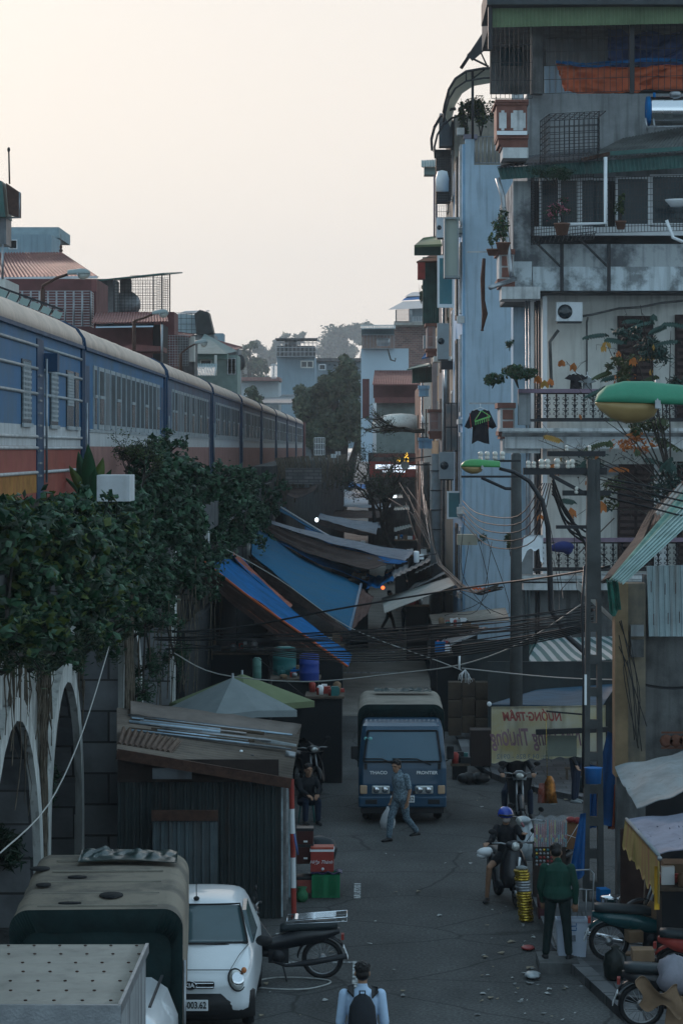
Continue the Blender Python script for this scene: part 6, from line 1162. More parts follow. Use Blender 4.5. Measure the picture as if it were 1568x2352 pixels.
for k in range(9): x = rr.uniform(1040, 1330); wire([(x, rr.uniform(1180, 1300), 120), (x+rr.uniform(-60, 60), rr.uniform(1300, 1420), 120), (x+rr.uniform(-80, 80), rr.uniform(1350, 1440), 122)], .007, 'loose thin wire tangled in front of the blue house', grp='loose tangled wires')
for k in range(7): wire([(1425+rr.uniform(-5, 20), 1460+rr.uniform(-40, 60), 142), (1450+rr.uniform(-20, 25), 1560+rr.uniform(-30, 30), 142.5), (1465+rr.uniform(-20, 20), 1680+rr.uniform(-20, 60), 142.5)], .008, 'thin black wire running down the yellow pillar', grp='wires on the yellow pillar')
for k in range(8): wire([(rr.uniform(880, 960), rr.uniform(1100, 1180), 45), (rr.uniform(950, 985), rr.uniform(1160, 1250), 50), (rr.uniform(990, 1002), rr.uniform(1250, 1290), 56)], .018, 'bundle of twisted cable along the right hand poles', grp='cables along the far poles')
for k in range(6): wire([(965+k*2, 1060, 40), (972+k*2, 1150+k*9, 46), (990, 1260, 54)], .018, 'upright cable run beside the grey banded pole', grp='cables along the far poles', m=cab if k % 2 else steel)
b = MB(); q = [(985, 1170, 56), (996, 1250, 58), (1010, 1300, 62), (1060, 1350, 78), (1100, 1362, 90), (1150, 1350, 104)]
for k in range(7): b.tube([P(*c)+Vector((rr.uniform(-.08, .08), 0, rr.uniform(-.08, .08))) for c in q], rr.uniform(.012, .028), 5)
tag(b.build('cable_bundle', mat('dirty cable grey', (.12, .11, .10), .8, var=.4, ns=5)), 'thick dirty bundle of twisted cables dropping from the pole past the blue house', 'cable bundle')
b = MB(); [b.bar(P(1082+k*9, 1348+k, 88), P(1090+k*9, 1354+k, 88), .05) for k in range(5)]; tag(b.build('orange_tape', mat('orange tape', (.6, .1, .02), .6, var=.1)), 'bright orange tape wrapped on the cable bundle', 'tape')
MB().pb(1050, 1228, 1096, 1252, 92, .5).build('meter_box', mat('beige box', (.30, .28, .22), .7, var=.3, ns=3)); tag(bpy.data.objects['meter_box.001'] if 'meter_box.001' in bpy.data.objects else bpy.data.objects['meter_box'], 'beige metal junction box on the pole arm in front of the blue house', 'junction box')
wire([(255, 1470, 150), (190, 1680, 175), (110, 1850, 195), (0, 1960, 215)], .010, 'long thin cord slanting down the stone pilaster to the lower left', cabw)
wire([(590, 1510, 110), (700, 1600, 118)], .006, 'thin dark string above the shed roof', sag=.0); tl_ = MB().ell(P(879, 1350, 66), (.065, .04, .065)); tag(tl_.build('red_lamp', mat('glowing red lamp', (1, .16, .04), emit=1.4, var=0, bump=0)), 'small glowing orange red tail lamp in the middle of the market', 'lamp')
tag(MB().ell(P(727, 1194, 44), (.1, .05, .12)).build('white_bulb', mat('white bulb', (.85, .95, 1), emit=1.6, var=0, bump=0)), 'small white glowing bulb under the far left tarps', 'lamp'); tag(MB().ell(P(905, 1140, 37), (.16, .05, .1)).build('shop_bulb', _mats['white bulb']), 'bright white shop light under the far tin canopy', 'lamp')
# ---------------------------------------------------------------- right foreground building
yw = F/141; t = thing('corner_shop', (5.5, yw, 0), 'low stained shop with yellow corner pillar, grey wall and green tin roof', 'building')
MB().pb(1412, 1340, 1442, 1785, 142, .5).build('pillar', mat('yellow render', (.25, .175, .10), .85, var=.35, ns=1.5, streak=.4, streak_col=(.09, .08, .06)), t); MB().pb(1442, 1340, 1482, 1785, 141, .35).build('pillar', mat('worn yellow render', (.21, .175, .125), .9, ns=1.4, col2=(.10, .095, .085), streak=.5), t)
MB().pb(1416, 1785, 1482, 2066, 141, .3).build('pillar_base', concd, t); MB().pb(1442, 1785, 1700, 2080, 140.5, .3, d0=.3).build('dark_wall', dark, t)
MB().pb(1478, 1320, 1720, 1830, 139.5, .3).build('wall', concd, t); MB().pb(1448, 1436, 1478, 1462, 141.6, .1).build('ledge', concrete, t); MB().pb(1448, 1470, 1478, 1510, 141.6, .1).build('ledge', concd, t)
b = MB(); b.rib(P(1489, 1462, 141), P(1640, 1462, 141), P(1640, 1296, 141), P(1484, 1300, 141), 12, .02, .01); b.build('tin_panel', tinw, t); b = MB(); [b.pb(x-.7, y0, x+.7, y0+26, 141.3, .02) for x, y0 in ((1495, 1335), (1527, 1340), (1551, 1338), (1501, 1410), (1534, 1408), (1560, 1405))]; b.build('rust_marks', rust, t)
b = MB(); b.rib(P(1403, 1330, 148), P(1431, 1342, 148), P(1640, 1150, 140), P(1600, 1130, 138), 5, .03, .01); b.build('green_tin_roof', mat('pale green tin', (.30, .42, .40), .55, var=.25, ns=2, streak=.4, streak_col=(.12, .2, .16)), t)
b = MB(); b.bil(P(1398, 1332, 147), P(1440, 1315, 147), P(1640, 1125, 138), P(1590, 1100, 136), 20, 2, .04, 0, None, lambda u, v: .04*noise.noise((u*9, v*5, 2))); b.build('roof_membrane', mat('sea green felt', (.16, .30, .25), .8, var=.5, ns=3), t)
b = MB(); b.grid(lambda u, v: P(1392+24*u+8*v, 1330+78*v+8*math.sin(u*5), 146)+Vector((0, .06*math.sin(u*11), 0)), 12, 10, .01); b.build('green_net', mat('green netting', (.03, .16, .12), .7, var=.5, ns=6), t)
b = MB(); b.corr(P(1448, 1262, 132), P(1620, 1150, 132), P(1620, 1060, 120), P(1490, 1180, 120), 14, .05, .03); b.build('clay_tile_roof', mat('dark clay tiles', (.10, .065, .05), .9, var=.5, ns=6), t)
b = MB(); b.corr(P(1503, 1178, 134), P(1552, 1200, 134), P(1640, 1110, 128), P(1560, 1112, 128), 6, .02, .01); b.build('tin_sheet', mat('rust streaked tin', (.30, .29, .27), .6, var=.2, streak=.8, streak_col=(.16, .10, .06)), t)
MB().bil(P(1380, 1335, 138), P(1450, 1300, 138), P(1500, 1180, 128), P(1440, 1262, 128), 1, 1, .05).build('lower_tile_roof', mat('brown roof board', (.055, .045, .04), .9, var=.5, ns=4), t)
b = MB(); a = P(1518, 1716, 140.3); [b.lathe([(.05, 0), (.11, .0), (.11, .03), (.05, .03)], a+Vector((.16*k+.08, 0, .1)), 8, 0, Matrix.Rotation(R(90), 3, 'X')) for k in range(5)]; b.box(a.x, a.y-.02, a.z-.03, a.x+1, a.y+.02, a.z); b.box(a.x, a.y-.02, a.z+.22, a.x+1, a.y+.02, a.z+.25); b.build('vent_blocks', mat('terracotta', (.14, .06, .04), .9, var=.4), t); MB().pb(1490, 1760, 1568, 1772, 141, .1).build('pipe_ledge', steel, t)
MB().grid(lambda u, v: P(1440+260*u, 1560+18*math.sin(u*4)+6*v, 140.4), 10, 1, .02).build('fallen_cable', cab, t)
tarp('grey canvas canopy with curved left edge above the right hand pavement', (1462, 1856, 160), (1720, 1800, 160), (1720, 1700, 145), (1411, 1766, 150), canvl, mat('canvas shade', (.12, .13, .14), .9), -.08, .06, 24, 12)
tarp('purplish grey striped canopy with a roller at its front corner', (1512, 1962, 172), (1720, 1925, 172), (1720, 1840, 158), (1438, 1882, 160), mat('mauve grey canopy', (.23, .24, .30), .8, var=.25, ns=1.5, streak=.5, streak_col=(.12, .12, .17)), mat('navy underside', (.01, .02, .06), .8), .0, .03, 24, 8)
t = thing('awning_roller', P(1513, 1972, 173), 'pale roller bar along the left edge of the striped canopy', 'awning roller'); MB().tube([P(1438, 1882, 161), P(1512, 1965, 173)], .025, 8).build('bar', canvl, t); MB().lathe([(.001, 0), (.034, 0), (.034, .03), (.001, .03)], P(1514, 1972, 173), 12, 0, Matrix.Rotation(R(90), 3, 'X')).build('end_cap', steel, t)
b = MB(); b.grid(lambda u, v: P(1436+78*u-(6 if u < .3 else 0)*v, 1885+82*u+(58+58*u+6*math.sin(u*40)-(10 if u > .7 else 0))*v, 161+12*u)+Vector((.0, .05*math.sin(u*22)*v, 0)), 60, 8, .01); tag(b.build('yellow_valance', mat('faded yellow cloth', (.36, .27, .09), .85, var=.2, ns=3, streak=.7, streak_col=(.28, .08, .07), tl=.1)), 'ragged faded yellow valance with red lettering stains below the striped canopy', 'valance')
b = MB(); b.grid(lambda u, v: P(1502+12*u, 1990+100*v, 172.5), 3, 6, .01); tag(b.build('yellow_strip', mat('bright yellow strip', (.5, .28, .02), .8, var=.2)), 'bright yellow strip hanging at the end of the ragged valance', 'cloth strip')
# navy and rust tarps hanging behind the lattice pole
for lb, q, m in (('long dark blue cloth hanging from the wall right of the lattice pole', [(1395, 1680), (1415, 1690), (1415, 1900), (1345, 1890)], tarpb), ('rust brown cloth corner showing below the hanging blue cloth', [(1405, 1800), (1428, 1810), (1428, 1905), (1395, 1905)], tarpo), ('blue tarpaulin draped against the goods left of the lattice pole', [(1332, 1870), (1345, 1868), (1342, 2010), (1300, 2042)], tarpb), ('blue cloth hanging between the holes of the lattice pole', [(1350, 1755), (1372, 1760), (1372, 1900), (1345, 1905)], tarpb)):
    s_ = 138 if '1300' not in str(q) else 146; q = [P(x, y, s_) for x, y in q]
    b = MB(); b.bil(q[0], q[1], q[2], q[3], 10, 10, .01, 0, None, lambda u, v: .05*math.sin(u*14)*v); tag(b.build('hanging_tarp', mat('navy '+lb[:6], (.005, .09, .28), .6, var=.4, ns=2, tl=.05) if m is tarpb else m), lb, 'tarpaulin')
tag(MB().lathe([(.12, 0), (.14, .24), (.15, .25), (.12, .25)], P(1362, 1800, 146), 12).build('blue_bucket', mat('azure plastic', (.02, .16, .45), .5, var=.15)), 'azure blue bucket hanging beside the lattice pole', 'bucket')
# banner
t = thing('shop_banner', P(1235, 1750, 118), 'faded yellow and white banner with mirrored red lettering strung under the navy canopy', 'banner')
bm = mat('faded banner', (.52, .42, .18), .85, ns=.9, col2=(.56, .56, .48), pw=(.35, .6), streak=.5, streak_col=(.20, .18, .12), tl=.2); bfn = lambda u, v: P(1128+262*u, 1624-4*u+(128-14*u)*v+(2*math.sin(u*50) if v > .9 else 0), 118)+Vector((0, .045*math.sin(u*26+v*5)*(1-.5*u)*(.4+v), 0))
MB().grid(bfn, 80, 16, .012).build('cloth', bm, t)
rl = mat('faded red letters', (.34, .08, .07), .8, var=.3); bl = mat('faded grey letters', (.18, .22, .24), .8, var=.2); rl2 = mat('faded mauve letters', (.26, .15, .18), .8, var=.4, ns=4)
text('banner_letters', 'NƯỚNG·TRÂM', rl, P(1222, 1646, 118.6)+Vector((0, -.10, 0)), .235, t, mirror=True, shear=.25, sx=.72, th=.002, bold=.008)
text('banner_letters', 'Nhà Hàng Thương', rl2, P(1232, 1694, 118.6)+Vector((0, -.11, 0)), .46, t, mirror=True, shear=.35, sx=.5, th=.002, bold=.01)
text('banner_letters', 'Đt: 04.3.826 - 0912', bl, P(1200, 1737, 118.6)+Vector((0, -.12, 0)), .13, t, mirror=True, sx=1, th=.002)
b = MB(); b.bar(P(1230, 1682, 119.5), P(1395, 1676, 119.5), .10, .10); tag(b.build('wooden_beam', blackm), 'dark wooden beam crossing in front of the banner', 'beam'); tag(MB().pb(1253, 1690, 1324, 1738, 119.3, .02).build('grey_sheet', mat('grey green sheet', (.16, .18, .15), .8, var=.2)), 'plain grey green sheet hanging over the right half of the banner', 'sheet')
tag(MB().bar(P(1254, 1634, 120), P(1345, 1642, 120), .05, .03).build('lamp_bar', blackm), 'black lamp bar along the top of the banner', 'bar')
tag(MB().lathe([(.001, 0), (.045, 0), (.045, .06), (.001, .06)], P(1123, 1617, 119), 12, 0, Matrix.Rotation(R(90), 3, 'X')).build('roller_end', whitec), 'round white end cap of the canopy roller left of the banner', 'roller')
# shaded shop backs on the right
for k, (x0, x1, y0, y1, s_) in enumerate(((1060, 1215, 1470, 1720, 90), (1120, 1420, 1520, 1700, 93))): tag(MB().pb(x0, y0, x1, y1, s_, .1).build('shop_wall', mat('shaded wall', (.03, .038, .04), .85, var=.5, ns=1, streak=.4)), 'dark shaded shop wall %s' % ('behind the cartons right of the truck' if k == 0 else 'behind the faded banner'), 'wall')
tag(MB().pb(1080, 1678, 1128, 1760, 101, .6).build('cabinet', mat('dark brown cabinet', (.03, .02, .018), .7, var=.3)), 'dark brown cabinet left of the banner', 'cabinet'); stall('clutter of dark goods and a red crate on the far pavement', 1034, 1078, 1755, 103, 1, .5, wood, 33, 10, [redp, blackm, _mats['teal plastic'], blackm])
b = MB(); [b.ell(G(1065+k*11, 1788, .13), (.16, .14, .11+.03*(k % 2))) for k in range(5)]; tag(b.build('black_sacks', mat('black plastic', (.012, .013, .014), .35, var=.3, ns=6)), 'low heap of black plastic bags on the far pavement edge', 'bags')
# ---------------------------------------------------------------- vehicles
def wheelset(t, pos, r, w_, name='wheel', ax='X', spokes=0, rimm=steel):
    o = MB().wheel(pos, r, w_, 24, 0, ax).build(name, blk, t); b = MB(); M = Matrix.Rotation(R(90), 3, 'Y' if ax == 'X' else 'X')
    if spokes:
        b.wheel(pos, r-w_*.9, .018, 24, 0, ax)
        for k in range(spokes):
            a = 2*math.pi*k/spokes; u = Vector((0, math.cos(a), math.sin(a))) if ax == 'X' else Vector((math.cos(a), 0, math.sin(a))); b.tube([Vector(pos), Vector(pos)+u*(r-w_)], .004, 3)
        b.lathe([(.05, -.05), (.05, .05)], pos, 10, 0, M)
    else: b.lathe([(.01, -w_*.3), (r*.3, -w_*.34), (r*.62, -w_*.4), (r*.66, w_*.4), (.01, w_*.3)], pos, 18, 0, M)
    b.build('rim', rimm, o); return o
tb = mat('truck blue paint', (.003, .048, .10), .4, var=.15, ns=2, spec=.5, coat=.3); ws = mat('truck windscreen', (.045, .12, .18), .2, var=.2, ns=.6, bump=0, spec=.7)
clear = mat('headlamp glass', (.6, .62, .6), .15, metal=.5, var=.3, ns=8, bump=0)
def canvas_top(t, x0, x1, y0, y1, z0, z1, mt, mf, holes=False):
    r = .22; n = 8; sec = [(x0, z0), (x0, z1-r)]+[(x0+r-r*math.cos(a), z1-r+r*math.sin(a)) for a in [math.pi/2*k/n for k in range(1, n)]]+[(x0+r, z1), (x1-r, z1)]+[(x1-r+r*math.sin(a), z1-r+r*math.cos(a)) for a in [math.pi/2*k/n for k in range(1, n)]]+[(x1, z1-r), (x1, z0)]
    b = MB(); N_ = 24; vs = []; m_ = len(sec)
    for j in range(N_+1):
        y = y0+(y1-y0)*j/N_; sg = .025*abs(math.sin(j/N_*math.pi*4)); vs += [Vector((x+(.012*noise.noise((x*2, y*2, z))), y, z-sg*(1 if z > z1-r else .2)+.012*noise.noise((x*3, y*3, 1)))) for x, z in sec]
    b.add(vs, [(j*m_+i, (j+1)*m_+i, (j+1)*m_+i+1, j*m_+i+1) for j in range(N_) for i in range(m_-1)], 0, True); b.build('canvas_cover', mt, t)
    b = MB(); cx = (x0+x1)/2; cz = z0; inn = [(cx+(x-cx)*.86, z0+(z-z0)*.80) for x, z in sec]   # gathered skirt at the front
    k_ = len(sec); A = [Vector((x, y0, z)) for x, z in sec]; rows = 4; allv = []; NF = 90
    per = lambda S, u: (lambda q: S[int(q)].lerp(S[min(int(q)+1, k_-1)], q-int(q)))(u*(k_-1)); Iv = [Vector((x, y0+.10, z)) for x, z in inn]
    for j in range(rows+1):
        for i in range(NF+1): u = i/NF; p = per(A, u).lerp(per(Iv, u), j/rows); p = p+Vector((0, .03*math.sin(i*1.7)*(j/rows)-.03*math.sin(j/rows*3), 0)); allv.append(p)
    b.add(allv, [(j*(NF+1)+i, j*(NF+1)+i+1, (j+1)*(NF+1)+i+1, (j+1)*(NF+1)+i) for j in range(rows) for i in range(NF)], 0, True); b.build('front_skirt', mf, t)
    b = MB(); b.add([Vector((x, y0+.11, z)) for x, z in inn], [tuple(range(k_))]); b.build('front_panel', mf, t); b = MB(); b.add([Vector((x, y1, z)) for x, z in sec], [tuple(range(k_))[::-1]]); b.build('rear_panel', mf, t)
def truck(px0, px1, s):
    X0, X1 = P(px0, 0, s).x, P(px1, 0, s).x; y = F/s; cx = (X0+X1)/2; W = X1-X0; t = thing('canvas_truck', (cx, y, 0), 'dark blue light truck with a tan topped green canvas cover parked facing the camera', 'truck')
    sec = lambda yy, x_, za, zb, rr_=.10: [Vector((cx-x_+rr_, yy, za)), Vector((cx+x_-rr_, yy, za)), Vector((cx+x_, yy, za+rr_)), Vector((cx+x_, yy, zb-rr_)), Vector((cx+x_-rr_, yy, zb)), Vector((cx-x_+rr_, yy, zb)), Vector((cx-x_, yy, zb-rr_)), Vector((cx-x_, yy, za+rr_))]
    h = W/2; zr = 1.96
    # cab as stacked horizontal sections, windscreen raked
    prof = [(.42, 0.03, .0), (.55, 0.0, 0), (.80, 0.0, 0), (1.10, .02, 0), (1.22, .05, .01), (1.80, .27, .06), (1.90, .34, .08), (1.95, .50, .12), (1.965, .8, .2)]
    rg = []
    for z, fy, ix in prof:
        xx = h-ix; r_ = .08; rg.append([Vector((cx-xx, y+1.45, z)), Vector((cx-xx, y+fy+r_, z)), Vector((cx-xx+r_, y+fy, z)), Vector((cx, y+fy-.02, z)), Vector((cx+xx-r_, y+fy, z)), Vector((cx+xx, y+fy+r_, z)), Vector((cx+xx, y+1.45, z))])
    MB().loft(rg, 0, False).build('cab', tb, t, bevel=.02)
    f = MB(); a = [(h-.15, 1.245, .045), (h-.15, 1.27, .05), (h-.20, 1.77, .235), (h-.22, 1.80, .25)]
    f.add([Vector((cx+sx*a[k][0], y+a[k][2]-.012, a[k][1])) for k, sx in ((0, -1), (0, 1), (3, 1), (3, -1))]+[Vector((cx+sx*a[k][0], y+a[k][2]+.03, a[k][1])) for k, sx in ((0, -1), (0, 1), (3, 1), (3, -1))], [(0, 1, 2, 3), (0, 4, 5, 1), (2, 6, 7, 3), (1, 5, 6, 2), (0, 3, 7, 4)]); f = f.build('windscreen', ws, t)
    b = MB(); Zx = lambda k, z: Vector((cx+k, y+.045+(z-1.24)*.36-.02, z)); 
    b.bar(Zx(-h+.10, 1.235), Zx(h-.10, 1.235), .03, .035); b.bar(Zx(-h+.10, 1.235), Zx(-h+.18, 1.82), .03, .02); b.bar(Zx(h-.10, 1.235), Zx(h-.18, 1.82), .03, .02); b.bar(Zx(-h+.18, 1.82), Zx(h-.18, 1.82), .03, .03); b.build('screen_seal', blk, f)
    for x0, x1, x2 in ((-.78, -.40, -.14), (-.20, .28, .56)): b = MB(); b.tube([Zx(x0, 1.29)+Vector((0, -.02, 0)), Zx(x1, 1.29)+Vector((0, -.02, 0)), Zx(x2, 1.18)+Vector((0, -.04, 0))], .013, 5); b.build('wiper', blackm, t)
    b = MB(); [b.ell(Zx(-.72+k*.09, 1.67)+Vector((0, -.0, 0)), (.04, .008, .035), 0, 10, 6) for k in (0, 1)]; b.build('sticker', mat('aqua sticker', (.2, .5, .5), .5, var=0), f)
    b = MB()
    for k in range(17): b.bar(Vector((cx-h*.82+k*h*1.64/16, y+.34, 1.895)), Vector((cx-h*.82+k*h*1.64/16, y+.9, 1.972)), .03, .02)
    b.build('roof_ribs', tb, t)
    for sx in (-1, 1):
        o = MB().box(cx+sx*(h-.44)-.18, y-.03, .60, cx+sx*(h-.44)+.18, y+.05, .77).build('headlight', clear, t, bevel=.03); b = MB(); [b.lathe([(.06, 0), (.065, .02), (.03, .03), (.001, .03)], Vector((cx+sx*(h-.44)+k, y-.035, .685)), 12, 0, Matrix.Rotation(R(90), 3, 'X')) for k in (-.09, .08)]; b.build('lens', chrome, o)
        MB().box(cx+sx*(h-.10)-.07, y-.025, .60, cx+sx*(h-.10)+.07, y+.05, .77).build('indicator', mat('indicator', (.5, .34, .22), .3, var=.2), t, bevel=.02)
        m_ = MB().box(cx+sx*(h+.08)-.07, y+.12, 1.27, cx+sx*(h+.08)+.07, y+.16, 1.53).build('mirror', blk, t, bevel=.02); MB().tube([Vector((cx+sx*(h-.03), y+.15, 1.22)), Vector((cx+sx*(h+.06), y+.14, 1.27))], .012).build('arm', blackm, m_)
        wheelset(t, (cx+sx*(h-.16), y+.75, .32), .32, .19); wheelset(t, (cx+sx*(h-.16), y+3.6, .30), .30, .26)
        MB().box(cx+sx*(h-.25)-.12, y-.055, .40, cx+sx*(h-.25)+.12, y-.03, .50).build('fog_recess', blackm, t, bevel=.02); b = MB(); b.box(cx+sx*(h-.14)-.03, y+.0, 1.08, cx+sx*(h-.14)+.03, y+.02, 1.2); b.build('air_slot', blackm, t)
    b = MB(); b.box(cx-h+.0, y-.05, .34, cx+h, y+.12, .56); b.build('bumper', tb, t, bevel=.03); MB().box(cx-.32, y-.015, .60, cx+.32, y+.01, .66).build('grille', blackm, t)
    b = MB(); b.box(cx-h+.05, y+.03, .22, cx+h-.05, y+.1, .34); b.box(cx-.5, y+.2, .2, cx+.5, y+4.2, .5); b.build('chassis', blackm, t)
    pl = MB().box(cx-.235, y-.075, .44, cx+.235, y-.055, .575).build('number_plate', whitec, t, bevel=.005); text('plate_text', '29C-3 82', blk, Vector((cx+.02, y-.08, .507)), .12, pl, sx=.9)
    text('badge', 'THACO', whitec, Vector((cx-.47, y-.03, 1.02)), .085, t, sx=1.15, bold=.003); text('badge', 'FRONTIER', whitec, Vector((cx+.48, y-.03, 1.02)), .085, t, sx=1.05, bold=.003)
    MB().box(cx-h-.0, y+1.52, .55, cx+h, y+4.55, .95).build('cargo_bed', tb, t); canvas_top(t, cx-h-.02, cx+h+.0, y+1.5, y+4.55, .95, 2.22, canv, canvg)
    b = MB(); b.grid(lambda u, v: Vector((cx-.55+1.2*u, y+4.2-.6*v, 2.25+.09*abs(noise.noise((u*7, v*5, 3)))+.03)), 30, 12, .01); b.build('rolled_sheet', mat('dark green sheet', (.015, .04, .04), .4, var=.6, ns=5), t)
    return t
truck(823, 1025, 116.8)
def truck2():
    s = 200.0; y = F/s; X0, X1 = P(22, 0, s).x, P(419, 0, s).x; t = thing('canvas_truck', ((X0+X1)/2, y, 0), 'old truck with patched brown canvas roof full of holes and a dark green front', 'truck')
    canvas_top(t, X0, X1, y, y+4.2, .7, 2.1, mat('patched canvas', (.25, .215, .17), .9, ns=1.3, col2=(.14, .125, .105), pw=(.45, .6), bump=.5, bs=25), canvg)
    for cxp, cyp, w_, h_ in ((240/2, 775/2, 52, 20), (400/2, 815/2, 50, 12), (235/2, 850/2, 40, 16), (530/2, 900/2, 62, 26), (330/2, 935/2, 60, 10)):
        p = P(cxp, cyp+1607.6, 200); s2 = (cyp+1607.6-1030)/5.3; p = P(cxp, cyp+1607.6, s2); b = MB(); b.lathe([(1, 0), (.98, .012), (.01, .014)], (0, 0, 0), 14, 0, Matrix.Diagonal((w_/s2/2*.9, h_/s2*1.6, 1))); b.v = [(v[0]+p.x, v[1]+p.y, v[2]+2.098) for v in b.v]; b.build('canvas_hole', dark, t)
    b = MB(); 
    for k in range(5): MB().bar((X0+.3, y+.3+k*.85, 2.095), (X1-.3, y+.3+k*.85, 2.095), .03, .02).build('seam', mat('canvas seam', (.27, .25, .21), .9, var=.3), t)
    c = MB().grid(lambda u, v: Vector((X0+.6+1.25*u, y+3.2+.9*v+.15*math.sin(u*4), 2.14+.16*abs(noise.noise((u*6, v*4, 3)))*math.sin(math.pi*v)+.02)), 40, 14, .01).build('crumpled_tarp', mat('glossy green tarp', (.02, .05, .05), .3, var=.6, ns=4, spec=.6), t)
    MB().box(X0+.25, y+.12, .3, X1-.25, y+.5, 1.2).build('cab', dark, t); MB().box(X0+.05, y+.2, .35, X1-.05, y+4.1, .7).build('cargo_bed', canvg, t)
    MB().tube([(X1+.02, y+.05, .3), (X1+.02, y+.05, 1.5)], .02).build('corner_rail', steel, t)
    for sx in (X0+.2, X1-.2): wheelset(t, (sx, y+3.3, .32), .32, .2)
    t.rotation_euler.z = R(2.9)
truck2()
def boxtruck():
    z = 2.6; ys, yn = F/237.5, F/267; xr = -2.17; xl = -3.85; t = thing('box_truck', ((xl+xr)/2, yn, 0), 'grey roofed box truck filling the lower left corner, seen from behind and above', 'truck')
    MB().box(xl, yn, .7, xr, ys, z-.07).build('cargo_box', mat('dirty box side', (.33, .35, .36), .5, var=.3, ns=1.5, streak=.9, streak_col=(.10, .10, .11)), t)
    b = MB(); b.bil((xl, yn, z), (xr, yn, z), (xr, ys, z), (xl, ys, z), 12, 40, .05, 0, None, lambda u, v: .008*math.sin(v*2*math.pi*7)); b.build('roof', mat('box roof', (.36, .33, .29), .65, var=.2, ns=1.3, streak=.2), t)
    b = MB(); [b.ell((xl+.12+(xr-xl-.2)*i/6+(.06 if j % 2 else 0), yn+.2+(ys-yn-.3)*j/6, z+.008), (.018, .018, .008), 0, 6, 4) for i in range(7) for j in range(7)]; b.build('rivets', rust, t)
    b = MB(); b.box(xl, yn-.03, z-.16, xr+.03, yn+.02, z+.012); b.box(xr, yn, z-.08, xr+.03, ys, z+.012); b.build('edge_trim', steel, t); b = MB(); b.box(xr-.14, yn-.04, .7, xr-.02, yn-.001, z-.16); b.build('corner_post', steel, t); MB().box(-3.0, yn-.02, .7, -2.97, yn-.001, z-.17).build('door_gap', blackm, t)
    MB().ell((-2.62, yn-.04, z-.32), (.10, .03, .045)).build('tail_lamp', mat('dark red lens', (.12, .01, .01), .3, var=.1), t); MB().box(xl, yn+.1, .4, xr, ys, .68).build('chassis', blackm, t)
    for yy_ in (yn+.6,): [wheelset(t, (sx, yy_, .35), .35, .2) for sx in (xl+.15, xr-.15)]
    MB().box(xl+.1, ys+.08, .5, xr-.2, ys+1.2, 1.75).build('cab', white, t, bevel=.08)
boxtruck()
carw = mat('white car paint', (.68, .72, .75), .28, var=.05, ns=1, spec=.5, coat=.5); carb = mat('black bumper plastic', (.015, .016, .018), .5, var=.2)
cglass = mat('car glass', (.04, .085, .10), .1, var=.25, ns=.8, bump=0, spec=.8)
